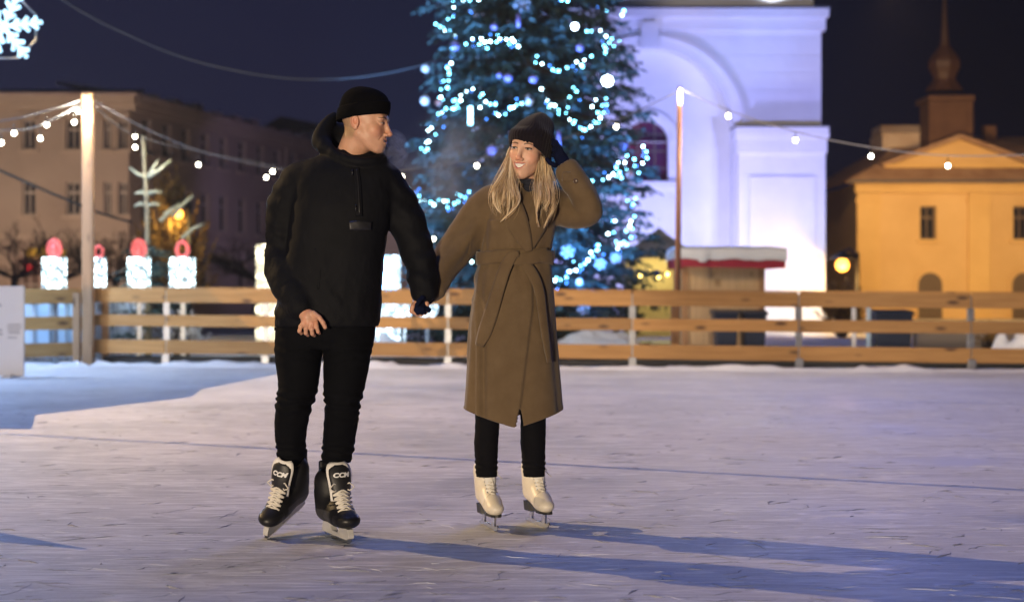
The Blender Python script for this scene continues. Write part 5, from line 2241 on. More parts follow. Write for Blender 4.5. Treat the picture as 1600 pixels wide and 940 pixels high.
# ---- jacket
v = Vol(mm_(398, 520, -.26), mm_(700, 165, .30), .0042)
rows_ = [(y, (xl + xr) / 2, rx, dy) for y, xl, xr, rx, dy in
         [(236, 520, 590, .08, .045), (246, 492, 603, .095, .04), (258, 468, 614, .11, .03), (280, 455, 619, .128, .02), (320, 455, 616, .140, .0), (360, 452, 606, .142, -.005),
          (400, 446, 600, .140, -.005), (450, 438, 596, .142, 0), (480, 432, 595, .145, 0), (500, 431, 594, .140, 0), (509, 433, 591, .134, 0)]]
W2 = {236: 35, 246: 55.5, 258: 73, 280: 82, 320: 80.5, 360: 77, 400: 77, 450: 79, 480: 81.5, 500: 81.5, 509: 79}
L_ = []
for y, cx, ry, dy in rows_:
    c = mm_(cx, y, dy)
    L_.append((c[2], c[0], c[1], W2[y] * MD / F, ry))
v.loft(L_, .03, 2.3)
v.chain(P_([(470, 282, .03), (447, 330, .045), (436, 392, .045), (447, 435, -.03), (468, 476, -.115)]), [.082, .080, .075, .066, .052], .03, 3)
v.chain(P_([(600, 286, .03), (626, 325, .045), (648, 378, .04), (659, 420, .01), (663, 450, -.015)]), [.078, .074, .066, .058, .054], .03, 3)
v.cone(mm_(662, 446, -.012), mm_(664, 458, -.02), .057, .051, .008)       # gathered cuff
v.cone(mm_(463, 470, -.10), mm_(470, 480, -.12), .055, .050, .008)
# standing collar and hood lying back
v.chain(P_([(596, 248, -.02), (580, 252, -.065), (556, 252, -.080), (528, 244, -.055), (509, 230, .0)]), [.014, .013, .013, .016, .024], .02, 3)
v.chain(P_([(508, 231, .0), (503, 217, .05), (514, 206, .10), (540, 212, .14), (575, 225, .14), (594, 238, .09), (597, 247, -.01)]), [.028, .032, .034, .04, .04, .030, .018], .025, 3)
v.chain(P_([(500, 222, .03), (508, 199, .06), (522, 181, .085)]), [.030, .024, .017], .02, 3)
v.ell(mm_(535, 240, .15), (.10, .06, .07), None, .04)
# neck opening
v.cone(mm_(551, 262, .015), mm_(566, 205, .02), .060, .072, .010, True)
# hem band
zb = mm_(0, 507)[2]
V, Q = largest(*v.surface(3))
N = normals(V, Q)
P = V
f1 = np.sin((P[:, 2] * 34 + 2.2 * vnoise(P * (7, 7, 5), 1) + P[:, 0] * 14) * 2)
f2 = fbm(P * (16, 16, 11), 3, 4)
arm = np.clip((np.abs(P[:, 0] - at(527, 0, MD).x) - .19) / .05, 0, 1)
low = np.clip((1.25 - P[:, 2]) / .3, 0, 1)
amp = .0022 + .0022 * arm + .0025 * low
V = V + N * ((.45 * f1 * (.4 + arm) + .8 * f2) * amp)[:, None]
vj = v
jk = vq_mesh('jacket', V, Q, M['jacket'], man)
# zip placket, pulls, chest patch, drawcord
def strip_on(vol, pl, D0, half, off, name, m, parent, thick=.004, n=24, edge=0.3, world=False):
    """strip of cloth laid on the front of a volume, along px polyline with per-point half width (px)"""
    S = spline([(x, y, w) for (x, y), w in zip(pl, half)], n)
    rows = []
    for i in range(n):
        a = S[max(i - 1, 0)][:2]
        b = S[min(i + 1, n - 1)][:2]
        d = (b - a) / max(np.linalg.norm(b - a), 1e-6)
        nn = np.array((-d[1], d[0]))
        row = []
        for u in np.linspace(-1, 1, 7):
            q = S[i][:2] + nn * S[i][2] * u
            p = at(q[0], q[1], D0)
            y = vol.front(p.x, p.z)
            row.append((p, y, u))
        ys = [r[1] for r in row if r[1] is not None]
        yb = np.median(ys) if ys else D0
        rows.append([(r[0], (r[1] if r[1] is not None and abs(r[1] - yb) < .03 else yb) - off - edge * .004 * (1 - r[2] ** 2)) for r in row])
    Y = np.array([[r[1] for r in row] for row in rows])
    for _ in range(3):
        Y[1:-1] = (Y[:-2] + Y[1:-1] * 2 + Y[2:]) / 4
    mb = MB()
    mb.grid([[at_d(r[0], Y[i][j], D0) for j, r in enumerate(row)] for i, row in enumerate(rows)])
    return mb.build(name, m, parent, solid=thick)


def at_d(p, y, D0):
    """move p along its sight line to depth y (keeps the measured outline)"""
    k = y / D0
    return Vector((p.x * k, y, H + (p.z - H) * k))


strip_on(vj, [(556, 262), (559, 290), (561, 338)], MD, [5, 5.5, 5.5], .004, 'placket', M['jacket'], jk)
strip_on(vj, [(557, 264), (560, 290), (562, 334)], MD, [.9, .9, .9], .0085, 'zip', M['zip'], jk, .003)
strip_on(vj, [(546, 353), (562, 352), (580, 353)], MD, [6.5, 7.5, 6], .005, 'chest_patch', M['zip'], jk, .004)
mb = MB()
for x, y, l in [(555, 268, 9), (562, 323, 10)]:
    p = at(x, y, MD)
    yy = (vj.front(p.x, p.z) or MD) - .016
    a, b = Vector((p.x, yy, p.z)), Vector((p.x, yy - .002, p.z - l * MD / F))
    mb.tube([a, b], [.003, .0042], 6)
mb.build('zip_pull', M['zip'], jk)
mb = MB()
mb.tube([at(431, 492, MD - .06), at(430, 503, MD - .065), at(430, 512, MD - .065)], .0022, 6)
mb.tube([at(430, 511, MD - .065), at(430, 516, MD - .065)], .0045, 6)
mb.build('drawcord', M['jacket'], jk)
# kangaroo pocket seam ridges
strip_on(vj, [(492, 388), (500, 420), (497, 452)], MD, [1.2, 1.2, 1.2], .001, 'pocket_welt', M['jacket'], jk, .004)

# ---- jeans
v = Vol(mm_(415, 735, -.26), mm_(600, 470, .30), .0042)
v.loft([(mm_(0, y)[2], at(cx, 0, MD).x, MD, rx * MD / F, ry) for y, cx, rx, ry in [(478, 512, 70, .12), (500, 512, 75, .125), (525, 508, 76, .12), (545, 506, 70, .10)]], .02)
v.chain(P_([(468, 520, 0), (466, 560, -.01), (466, 600, -.03), (458, 636, -.04), (453, 680, .01), (452, 722, .06)]), [.095, .093, .079, .071, .065, .060], .02, 3)
v.chain(P_([(545, 520, 0), (542, 560, -.02), (538, 600, -.04), (535, 640, -.05), (530, 682, -.01), (525, 728, .045)]), [.100, .093, .081, .070, .064, .057], .02, 3)
V, Q = largest(*v.surface(3))
N = normals(V, Q)
z = V[:, 2]
kn = np.exp(-((z - mm_(0, 628)[2]) / .06) ** 2) + .8 * np.exp(-((z - mm_(0, 705)[2]) / .04) ** 2) + .35 * np.exp(-((z - mm_(0, 550)[2]) / .05) ** 2)
w1 = np.sin(z * 150 + 3.0 * vnoise(V * (9, 9, 14), 2) + 6 * V[:, 0])
V = V + N * (kn * .0050 * w1 + .0035 * fbm(V * 14, 3, 6) * (.5 + kn))[:, None]
vq_mesh('jeans', V, Q, M['jeans'], man)

# ---- beanie (turned-up brim)
def beanie(root, O, R, s, prof, brim, name, m, rib=0, ribamp=0.0, slouch=None, nu=96, tilt=0.0, brim_mat=None):
    O = np.array(O)
    mb = MB()
    rings = []
    for (zz, rx, ry, cy) in prof:
        row = []
        for k in range(nu):
            a = 2 * PI * k / nu
            rr = 1 + (ribamp * math.sin(rib * a) if rib else 0)
            p = np.array((rx * math.cos(a) * rr, cy + ry * math.sin(a) * rr, zz))
            if brim: p[2] += brim(a) * max(0, 1 - max(0, zz - prof[0][0]) / .12)
            if slouch is not None: p = p + slouch(zz, a)
            w = O + R @ (p * s)
            row.append(w)
        rings.append(row)
    ring0 = [[rings[i][k] for i in range(len(rings))] for k in range(nu)]
    mb.grid(ring0, closed_u=True)
    return mb.build(name, m, root, solid=.006)


def interp_prof(pts, n):
    S = spline(pts, n)
    return [tuple(r) for r in S]


hat = beanie(man, HO, HR, 1.0, interp_prof([(.027, .084, .106, .016), (.055, .086, .108, .016), (.085, .083, .104, .016), (.112, .074, .092, .018), (.134, .052, .066, .02), (.146, .024, .032, .022), (.149, .002, .003, .022)], 40),
             lambda a: .027 * (-math.sin(a)), 'beanie', M['black_knit'], 60, .006)
mb = MB()
ringP = []
for k in range(96):
    a = 2 * PI * k / 96
    row = []
    for j in range(12):
        t = 2 * PI * j / 12
        rx, ry = .090 + .0055 * math.cos(t), .112 + .0055 * math.cos(t)
        zz = .044 + .029 * math.sin(t) + .027 * (-math.sin(a))
        rr = 1 + .006 * math.sin(48 * a) 
        row.append(HO + HR @ np.array((rx * math.cos(a) * rr, .016 + ry * math.sin(a) * rr, zz)))
    row.append(row[0])
    ringP.append(row)
mb.grid(ringP, closed_u=True)
mb.build('brim', M['black_knit'], hat)


# ---- hockey skates (local frame: x forward, y left, z up, blade foot at the origin)
def hockey_skate(root, O, R, name='skate'):
    O = np.array(O, float)
    T = lambda p: O + R @ np.array(p, float)
    def vol_local():
        v = Vol((-.17, -.085, .04), (.20, .085, .37), .003)
        v.chain([(-.098, 0, .118), (-.03, 0, .118), (.05, 0, .112), (.118, 0, .104)], [.041, .041, .044, .040], .02, 2)
        v.ell((.118, 0, .106), (.058, .046, .036), None, .012)
        v.chain([(-.085, 0, .13), (-.068, 0, .20), (-.060, 0, .255)], [.048, .052, .056], .03, 2)
        v.ell((-.075, 0, .275), (.050, .052, .05), None, .03)
        v.cone((-.03, 0, .17), (.05, 0, .14), .046, .040, .03)
        v.rbox((-.118, 0, .315), (.012, .030, .035), None, .01, .015)        # tendon guard
        v.rbox((0, 0, .055), (.3, .1, .018), None, .002, .006, True)         # flat sole
        v.ell((-.055, 0, .335), (.045, .040, .06), None, .005, True)         # opening
        return v.surface(2)
    V, Q = largest(*vol_local())
    N = normals(V, Q)
    C = np.tile(np.array((.006, .006, .007)), (len(V), 1))
    cap = (V[:, 0] > .085) & (V[:, 2] < .130)
    side = (np.abs(N[:, 1]) > .55) & (V[:, 2] > .085) & (V[:, 2] < .14) & (V[:, 0] < .06)
    C[side] = (.035, .035, .04)
    sole = V[:, 2] < .080
    C[sole] = (.02, .02, .021)
    Vw = O + V @ R.T
    b = vq_mesh(name, Vw, Q, [M['boot'], M['toe_cap']], root, C, (cap[Q].all(1)).astype(int))
    # tongue: white felt slab with black face plate
    def slab(x0, z0, x1, z1, w0, w1, thick, off, rnd_top=True, n=18):
        P = []
        for i in range(n):
            t = i / (n - 1)
            x, z = x0 + (x1 - x0) * t + .012 * math.sin(t * PI), z0 + (z1 - z0) * t
            w = w0 + (w1 - w0) * t
            if rnd_top and t > .6: w *= math.sqrt(max(0, 1 - ((t - .6) / .41) ** 2.4)) * .62 + .38
            row = []
            for u in np.linspace(-1, 1, 9):
                row.append(T((x + off - .016 * u * u, u * w, z)))
            P.append(row)
        m_ = MB()
        m_.grid(P)
        return m_
    tg = slab(.052, .185, .022, .352, .034, .052, .012, 0).build('tongue', M['felt'], b, solid=.012)
    slab(.056, .19, .025, .343, .031, .046, .006, .009).build('face_plate', M['boot_black'], tg, solid=.004)
    # lettering on the tongue
    cu = bpy.data.curves.new('ccm', 'FONT')
    cu.body = 'CCM'
    cu.size = .028
    cu.extrude = .0012
    cu.offset = .0012
    cu.shear = .25
    cu.align_x = 'CENTER'
    cu.space_character = 1.02
    to = bpy.data.objects.new('tmp', cu)
    COL.objects.link(to)
    bpy.context.view_layer.update()
    me = bpy.data.meshes.new_from_object(to.evaluated_get(bpy.context.evaluated_depsgraph_get()))
    COL.objects.unlink(to)
    bpy.data.objects.remove(to)
    n = len(me.vertices)
    co = np.empty(n * 3, np.float32)
    me.vertices.foreach_get('co', co)
    co = co.reshape(-1, 3)
    # text x -> skate -y... (reads left to right for someone facing the toe), text y -> up the tongue
    tt = np.clip((.292 + co[:, 1] * .95 - .19) / .148, 0, 1)
    x_ = .056 - .028 * tt + .012 * np.sin(tt * PI) + .009 + .005
    yy = co[:, 0] * 1.0
    loc = np.stack([x_ - .016 * (yy / .034) ** 2 * .75 + co[:, 2], yy, .292 + co[:, 1] * .95], 1)
    me.vertices.foreach_set('co', (O + loc @ R.T).astype(np.float32).ravel())
    link_mesh('lettering', me, M['white_print'], tg)
    # laces
    mb = MB()
    n = 8
    ey = []
    for i in range(n):
        t = i / (n - 1)
        x, z = .094 - .070 * t, .138 + .092 * t + .022 * math.sin(t * PI * .5)
        ey.append((x + .006, .029 + .009 * t, z + .004))
    for i in range(n - 1):
        a, c = ey[i], ey[i + 1]
        for sg in (-1, 1):
            mb.tube([T((a[0], sg * a[1], a[2])), T(((a[0] + c[0]) / 2 + .012, 0 + sg * .004, (a[2] + c[2]) / 2 + .013)), T((c[0], -sg * c[1], c[2]))], .0046, 6)
    for i in range(n):
        a = ey[i]
        mb.tube([T((a[0], -a[1], a[2])), T((a[0] + .010, 0, a[2] + .011)), T((a[0], a[1], a[2]))], .0046, 6)
    kx = np.array((.045, 0, .246))
    for sg in (-1, 1):
        mb.tube([T(kx), T(kx + (.014, sg * .030, .018)), T(kx + (.018, sg * .048, -.002)), T(kx + (.018, sg * .030, -.016)), T(kx)], .0034, 6)
        mb.tube([T(kx), T(kx + (.025, sg * .012, -.03)), T(kx + (.040, sg * .020, -.075)), T(kx + (.048, sg * .012, -.10))], .0034, 6)
    mb.build('laces', M['lace'], b)
    # blade holder and runner
    def plate(poly, th, name_, m_, taper=None):
        m2 = MB()
        vs = [T((x, -th / 2, z)) for x, z in poly] + [T((x, th / 2, z)) for x, z in poly]
        k = len(poly)
        m2.add(vs, [tuple(range(k)), tuple(range(2 * k - 1, k - 1, -1))] + [(i, i + k, (i + 1) % k + k, (i + 1) % k) for i in range(k)])
        return m2.build(name_, m_, b, bevel=.0015)
    hold = [(-.150, .040), (-.155, .026), (-.135, .020), (.130, .020), (.158, .030), (.160, .044), (.150, .070), (.060, .073), (.045, .055), (.030, .040), (-.030, .040), (-.048, .055), (-.056, .076), (-.138, .076)]
    plate(hold, .022, 'blade_holder', M['holder'])
    run = [(-.150, .026), (-.156, .014), (-.140, .004), (-.08, .0005), (0, 0), (.08, .0005), (.135, .004), (.160, .016), (.164, .030), (.13, .024), (-.13, .024)]
    plate(run, .0045, 'blade', M['blade'])
    return b


M['boot_black'] = mat('black_tongue_face', (.012, .012, .013), .5, bump=.2, bscale=300, bdist=.001)


def frame(fwd, up):
    f = np.array(fwd, float)
    f /= np.linalg.norm(f)
    u = np.array(up, float)
    u = u - f * (u @ f)
    u /= np.linalg.norm(u)
    return np.stack([f, np.cross(u, f), u], 1)


# image-right skate flat on the ice, toe towards the camera and a little right
SKS = np.diag((1.0, 1.17, .94))
fR = np.array((.47, -.88, 0.0))
toeR = np.array(at(545, 850, 5.965))
toeR[2] = 0
hockey_skate(man, toeR - fR / np.linalg.norm(fR) * .13, frame(fR, (-.02, .0, 1)) @ SKS)
# image-left skate: heel lifted, leaning on its inner edge
fL = np.array((-.40, -.86, -.34))
fL /= np.linalg.norm(fL)
RL = frame(fL, (.17, -.18, .95))
toeL = np.array(at(415, 841, 6.10))
hockey_skate(man, toeL - RL @ np.array((.155, 0, .010)), RL @ np.diag((1.0, 1.08, .93)))
# ================================================================== the woman
WD = 6.35


def ww(px, py, dy=0.0):
    return np.array(at(px, py, WD + dy))


def PW(l): return [ww(*p) for p in l]


M['coat'] = mat('camel_wool', (.112, .075, .040), .95, (.140, .096, .053), 14, bump=.5, bscale=700, bdist=.0015, sheen=.22, spec=.2)
M['coat_horn'] = mat('brown_horn_button', (.06, .03, .015), .35)
M['leggings'] = mat('black_leggings', (.0028, .0028, .004), .85, (.005, .005, .0065), 9, bump=.3, bscale=600, bdist=.001, spec=.1)
M['turtleneck'] = mat('navy_turtleneck', (.008, .010, .020), .9, (.014, .016, .03), 30, bump=.4, bscale=300, bdist=.001)
M['glove'] = mat('navy_knit_glove', (.0022, .004, .017), .9, (.0042, .007, .028), 30, bump=.5, bscale=420, bdist=.0015, spec=.12)
M['knit'] = mat('aubergine_rib_knit', (.008, .006, .0085), .95, (.013, .0095, .013), 30, bump=.7, bscale=330, bdist=.002, sheen=.15, spec=.15)
M['white_boot'] = col_mat('white_skate_leather', .42, .12, 300)

woman = empty('person', (at(805, 455, WD).x, WD, 0), 'woman in belted camel coat, dark knit hat and white figure skates holding her hat', 'person', 'couple skating hand in hand')
GO = ww(826, 234, 0)
GR = rot(-22, 2, 6.5)
GS = 1.04
v = Vol(ww(655, 480, -.33), ww(945, 165, .18), .0022)
head(v, GO, GR, GS, .78, 1.2, fem=True)
nb = ww(826, 305, .04)
v.chain([GO + GR @ (np.array((0, .030, -.05)) * GS), ww(826, 283, .03), nb], [.049, .046, .055], .025)
v.chain([ww(768, 312, .03), ww(818, 312, .05), ww(866, 314, .03)], [.045, .045, .045], .04)
v.cone(ww(818, 325, .05), ww(812, 380, .03), .06, .06, .03)
GL = ww(674, 457, -.17)
GRW = ww(885, 265, -.06)
v.chain([ww(768, 312, .03), ww(708, 400, -.02), GL], [.042, .036, .025], .02)
v.chain([ww(866, 316, .03), ww(917, 328, -.072), GRW], [.040, .028, .024], .012)
v.ell(GL * .4 + ww(662, 474, -.225) * .6, (.022, .022, .022), None, .01)
v.ell(ww(880, 256, -.05), (.018, .018, .018), None, .01)
V, Q = largest(*v.surface(2))
N = normals(V, Q)
C = head_colors(V, N, GO, GR, GS, (.63, .375, .255), (.50, .13, .12), (.075, .04, .02), (.03, .035, .028), 1.2, hair=(.36, .25, .14), fem=True)
vq_mesh('body', V, Q, M['skin'], woman, C)

# ---- turtleneck
v = Vol(ww(770, 380, -.2), ww(880, 268, .18), .0034)
v.chain([GO + GR @ (np.array((0, .024, -.116)) * GS), ww(824, 292, .025), ww(822, 312, .025)], [.052, .057, .066], .01)
v.ell(ww(822, 335, .005), (.075, .085, .10), None, .03)
V, Q = largest(*v.surface(2))
N = normals(V, Q)
V = V + N * (.002 * np.sin(V[:, 2] * 420 + 2 * vnoise(V * 30)) * (V[:, 2] > ww(0, 300)[2]))[:, None]
vq_mesh('turtleneck', V, Q, M['turtleneck'], woman)

# ---- coat
v = Vol(ww(650, 690, -.34), ww(952, 250, .26), .0042)
rows_ = [(284, 800, 850, .070, .03), (292, 772, 866, .088, .03), (304, 757, 876, .103, .025), (330, 757, 873, .118, .01), (360, 758, 868, .118, 0), (388, 752, 862, .108, 0), (401, 750, 859, .105, 0),
         (414, 748, 860, .110, 0), (440, 741, 863, .122, 0), (480, 736, 866, .133, 0), (520, 731, 868, .141, 0), (560, 729, 870, .149, 0), (600, 726, 873, .156, 0), (645, 722, 878, .163, 0), (690, 720, 880, .168, 0)]
L_ = []
for y, xl, xr, ry, dy in rows_:
    c = ww((xl + xr) / 2, y, dy)
    L_.append((c[2], c[0], c[1], (xr - xl) / 2 * WD / F, ry))
v.loft(L_, .02, 2.25)
# hem: lower in front than at the sides
sl, X, Y, Z = v.sub(v.lo, v.lo + (v.n - 1) * v.h)
hemz = ww(0, 668, -.15)[2] + .066 * np.clip(np.abs(X - ww(806, 0)[0]) / .21, 0, 1.2) ** 1.1 + .03 * np.clip((Y - WD) / .15, -1, 1).clip(0)
v.D = np.maximum(v.D, hemz - Z)
# hollow underneath
v.ell(ww(802, 676, 0), (.172, .132, .30), None, .004, True)
# slit where the front panels part
for dy_ in np.arange(-.25, -.05, .012):
    v.cone(ww(812, 632, dy_), ww(810, 690, dy_), .002, .030, .002, True)
# sleeves
v.chain(PW([(768, 314, .03), (741, 350, .02), (713, 388, -.01), (690, 420, -.08), (677, 448, -.15)]), [.072, .074, .073, .062, .052], .025, 3)
v.cone(ww(680, 440, -.135), ww(675, 452, -.16), .056, .055, .006)
v.chain(PW([(864, 320, .03), (893, 332, -.02), (919, 331, -.07), (911, 303, -.09), (889, 270, -.065)]), [.074, .067, .056, .060, .056], .016, 3)
v.cone(ww(897, 285, -.08), ww(888, 268, -.062), .060, .0585, .006)
v.cone(ww(890, 272, -.066), ww(882, 256, -.05), .045, .047, .004, True)
# neck opening
v.cone(ww(826, 305, .0), ww(826, 260, .02), .045, .085, .01, True)
v.cone(ww(823, 336, -.14), ww(826, 290, -.08), .006, .04, .006, True)
vc = v
V, Q = largest(*v.surface(3))
N = normals(V, Q)
x, y, z = V.T
th = np.arctan2(y - WD, x - ww(802, 0)[0])
skirt = np.clip((ww(0, 415)[2] - z) / .35, 0, 1)
front = np.clip(-N[:, 1] * 1.6 - .2, 0, 1)
disp = skirt * .012 * np.sin(7 * th + 1.2 * vnoise(V * (2, 2, 1.5), 3) + 1.0) * (1 - .92 * np.clip(front, 0, 1))
disp += skirt * .010 * np.exp(-((x - (ww(742, 0)[0] + .02 * skirt)) / .012) ** 2) - skirt * .010 * np.exp(-((x - (ww(752, 0)[0] + .012 * skirt)) / .012) ** 2)
# gathers under and over the belt
bz = ww(0, 401)[2]
gat = np.exp(-np.abs(z - bz) / .07)
disp += gat * .0055 * np.sin(15 * th + 2.0 * vnoise(V * (6, 6, 2), 7)) * (np.abs(x - ww(805, 0)[0]) < .2)
# overlapping front panel: raised left of the edge line
ez = np.interp(-z, [-ww(0, 330)[2], -ww(0, 412)[2], -ww(0, 480)[2], -ww(0, 600)[2], -ww(0, 672)[2]], [at(826, 0, WD - .14).x, at(831, 0, WD - .14).x, at(832, 0, WD - .14).x, at(817, 0, WD - .14).x, at(808, 0, WD - .14).x])
step = 1 / (1 + np.exp((x - ez) / .0022))
disp += step * .010 * (N[:, 1] < -.25) * np.clip((x - ww(745, 0)[0]) / .08, 0, 1) * (z < ww(0, 345)[2])
# sleeve folds
arm1 = np.clip((ww(752, 0)[0] - x) / .05, 0, 1) * (z > ww(0, 470)[2])
arm2 = np.clip((x - ww(872, 0)[0]) / .04, 0, 1) * (z > ww(0, 380)[2])
s1 = (x - z * .9)
disp += arm1 * .0095 * np.sin(s1 * 40 + 2.6 * vnoise(V * (8, 8, 8), 5)) * (.4 + .6 * np.clip(vnoise(V * 6, 9) + .4, 0, 1))
s2 = (x + z * .7)
disp += arm2 * .0085 * np.sin(s2 * 52 + 2.6 * vnoise(V * (8, 8, 8), 15)) * (.3 + .7 * np.clip(vnoise(V * 6, 19) + .3, 0, 1))
disp += .0035 * fbm(V * (9, 9, 6), 3, 21)
disp *= np.clip(1.2 + N[:, 2] * 1.6, 0, 1)
V = V + N * disp[:, None]
V = laplace(V, Q, .4)
coat = vq_mesh('coat', V, Q, M['coat'], woman)


def on_coat(pl, half, off, name, thick=.009, n=30, m='coat', parent=None, edge=.6, vol=None):
    return strip_on(vol or vc, pl, WD, half, off, name, M[m], parent or coat, thick, n, edge)


on_coat([(853, 293), (849, 318), (843, 342), (836, 364), (829, 386)], [8, 14, 15, 11, 5], .010, 'lapel', .010)
on_coat([(793, 293), (797, 316), (806, 343), (817, 369), (827, 393)], [8, 16, 18, 13, 5], .020, 'lapel', .010)
# belt: loop, crossing end, knot, two tails
mb = MB()
ringP = []
for k in range(97):
    a = 2 * PI * k / 96
    c_, s_ = math.cos(a), math.sin(a)
    cs = math.copysign(abs(c_) ** (2 / 2.25), c_)
    sn = math.copysign(abs(s_) ** (2 / 2.25), s_)
    row = []
    for j in range(7):
        t = j / 6
        yy = 390.5 + 21 * t + 2.0 * math.sin(a * 2 + 1) * (1 if s_ < 0 else 0)
        bul = .012 + .004 * math.sin(t * PI)
        row.append(Vector((at(804.5, 0, WD).x + cs * (54.5 * WD / F + bul), WD + sn * (.106 + bul + .006), at(0, yy, WD - (.11 if s_ < 0 else 0)).z)))
    ringP.append(row)
mb.grid(ringP)
belt = mb.build('belt', M['coat'], coat, solid=.008)


def waist_strip(pl, half, off, name, n=24):
    """strip in front of the belt: depth follows the waist oval, pushed out"""
    S = spline([(x, y, w, o) for (x, y), w, o in zip(pl, half, off)], n)
    rows = []
    for i in range(n):
        a, b = S[max(i - 1, 0)][:2], S[min(i + 1, n - 1)][:2]
        d = (b - a) / max(np.linalg.norm(b - a), 1e-6)
        nn = np.array((-d[1], d[0]))
        row = []
        for u in np.linspace(-1, 1, 7):
            q = S[i][:2] + nn * S[i][2] * u
            p = at(q[0], q[1], WD)
            yy = q[1]
            k = np.interp(yy, [r[0] for r in rows_], range(len(rows_)))
            i0 = int(min(k, len(rows_) - 2))
            f = k - i0
            R0 = [rows_[i0][m] * (1 - f) + rows_[i0 + 1][m] * f for m in range(5)]
            ux = np.clip((q[0] - (R0[1] + R0[2]) / 2) / ((R0[2] - R0[1]) / 2), -.98, .98)
            y_ = WD + R0[4] - R0[3] * (1 - abs(ux) ** 2.25) ** (1 / 2.25)
            row.append(at_d(p, y_ - S[i][3] - .003 * (1 - u * u), WD))
        rows.append(row)
    mb = MB()
    mb.grid(rows)
    return mb.build(name, M['coat'], belt, solid=.008)


waist_strip([(811, 396), (800, 400), (789, 420), (779, 450), (767, 490), (757, 520), (749, 540)], [4, 8, 9, 9.5, 10.5, 10, 6], [.030, .036, .030, .024, .020, .018, .018], 'belt_end')
waist_strip([(812, 406), (829, 423), (842, 452), (848, 492), (853, 530), (858, 566)], [6, 8, 7.5, 6.5, 5.5, 3], [.026, .024, .020, .018, .016, .016], 'belt_end')
waist_strip([(794, 409), (812, 406), (834, 402), (857, 396)], [3, 8.5, 10, 10], [.026, .028, .024, .016], 'belt_wrap', 20)
# belt carrier and cuff strap with button
mb = MB()
mb.tube([at(858, 382, WD - .03), at(866, 388, WD - .03), at(867, 402, WD - .03), at(861, 412, WD - .03)], .0016, 5)
mb.build('belt_loop', M['coat'], belt)
strip_on(vc, [(879, 276), (893, 276), (907, 274)], WD, [7, 7.5, 7.5], .004, 'cuff_strap', M['coat'], coat, .006)
p = at(899, 283, WD)
yy = vc.front(p.x, p.z) or WD - .12
p = at_d(p, yy - .010, WD)
mb = MB()
mb.lathe(p, [(.0005, -.004), (.009, -.004), (.011, -.002), (.011, .002), (.008, .004), (.006, .0025), (.0005, .0025)], 20, axis='y')
mb.build('button', M['coat_horn'], coat)

# ---- leggings
v = Vol(ww(730, 755, -.2), ww(870, 560, .2), .0042)
v.chain(PW([(766, 590, .01), (762, 650, .0), (760, 690, .01), (760, 722, .02), (761, 752, .03)]), [.07, .056, .053, .050, .046], .005, 3)
v.chain(PW([(832, 590, .01), (833, 650, .0), (833, 690, .01), (834, 722, .03), (835, 750, .04)]), [.07, .057, .055, .051, .046], .005, 3)
v.cone(ww(766, 588, .01), ww(832, 588, .01), .07, .07, .02)
V, Q = largest(*v.surface(2))
N = normals(V, Q)
kn = np.exp(-((V[:, 2] - ww(0, 728)[2]) / .03) ** 2)
V = V + N * (kn * .003 * np.sin(V[:, 2] * 260 + 3 * vnoise(V * 12)) + .0018 * fbm(V * 18, 3, 2))[:, None]
vq_mesh('leggings', V, Q, M['leggings'], woman)

# ---- gloves
v = Vol(ww(835, 285, -.18), ww(905, 212, .10), .0022)
v.cone(ww(889, 272, -.065), ww(882, 256, -.05), .031, .030, .01)
v.ell(ww(877, 248, -.035), (.030, .026, .042), np.array(Matrix.Rotation(math.radians(-28), 3, 'Y')), .014)
finger(v, PW([(880, 244, -.05), (875, 231, -.055), (869, 222, -.045), (863, 219, -.03)]), .0105, .0085)
finger(v, PW([(876, 242, -.035), (870, 230, -.03), (864, 224, -.02), (859, 222, -.01)]), .0105, .0085)
finger(v, PW([(873, 244, -.02), (866, 235, -.01), (860, 231, .0), (855, 230, .01)]), .0105, .0085)
finger(v, PW([(872, 249, -.01), (865, 243, .005), (859, 241, .01), (855, 240, .015)]), .0095, .0078)
finger(v, PW([(874, 258, -.055), (866, 258, -.075), (859, 254, -.080), (855, 249, -.078)]), .0115, .0092)
V, Q = largest(*v.surface(2))
vq_mesh('glove', V, Q, M['glove'], woman)
v = Vol(np.array(at(632, 505, 6.02)), np.array(at(695, 440, 6.34)), .0022)
g = lambda px, py, D: np.array(at(px, py, D))
v.cone(g(676, 454, 6.20), g(668, 466, 6.15), .029, .028, .01)
v.ell(g(661, 474, 6.125), (.026, .024, .030), np.array(Matrix.Rotation(math.radians(35), 3, 'Y')), .012)
finger(v, [g(658, 470, 6.10), g(652, 476, 6.080), g(650, 484, 6.080), g(653, 489, 6.090)], .0105, .0085)
finger(v, [g(661, 473, 6.10), g(656, 480, 6.075), g(655, 486, 6.080), g(659, 489, 6.095)], .0105, .0085)
finger(v, [g(664, 476, 6.10), g(661, 482, 6.075), g(662, 487, 6.085), g(665, 488, 6.100)], .0100, .0082)
finger(v, [g(667, 477, 6.11), g(668, 482, 6.085), g(670, 485, 6.090), g(671, 483, 6.105)], .0092, .0078)
finger(v, [g(665, 466, 6.11), g(660, 465, 6.075), g(655, 470, 6.062), g(652, 476, 6.062)], .0112, .0090)
V, Q = largest(*v.surface(2))
vq_mesh('glove', V, Q, M['glove'], woman)

# ---- ribbed hat, loose towards the back
def slouch(z_, a):
    t = max(0, (z_ - .03) / .12)
    return np.array((.012 * t, .022 * t * t, 0)) + .004 * np.array((math.sin(3 * a + 9 * t), math.cos(2 * a + 7 * t), .6 * math.sin(4 * a))) * min(1, t * 2)


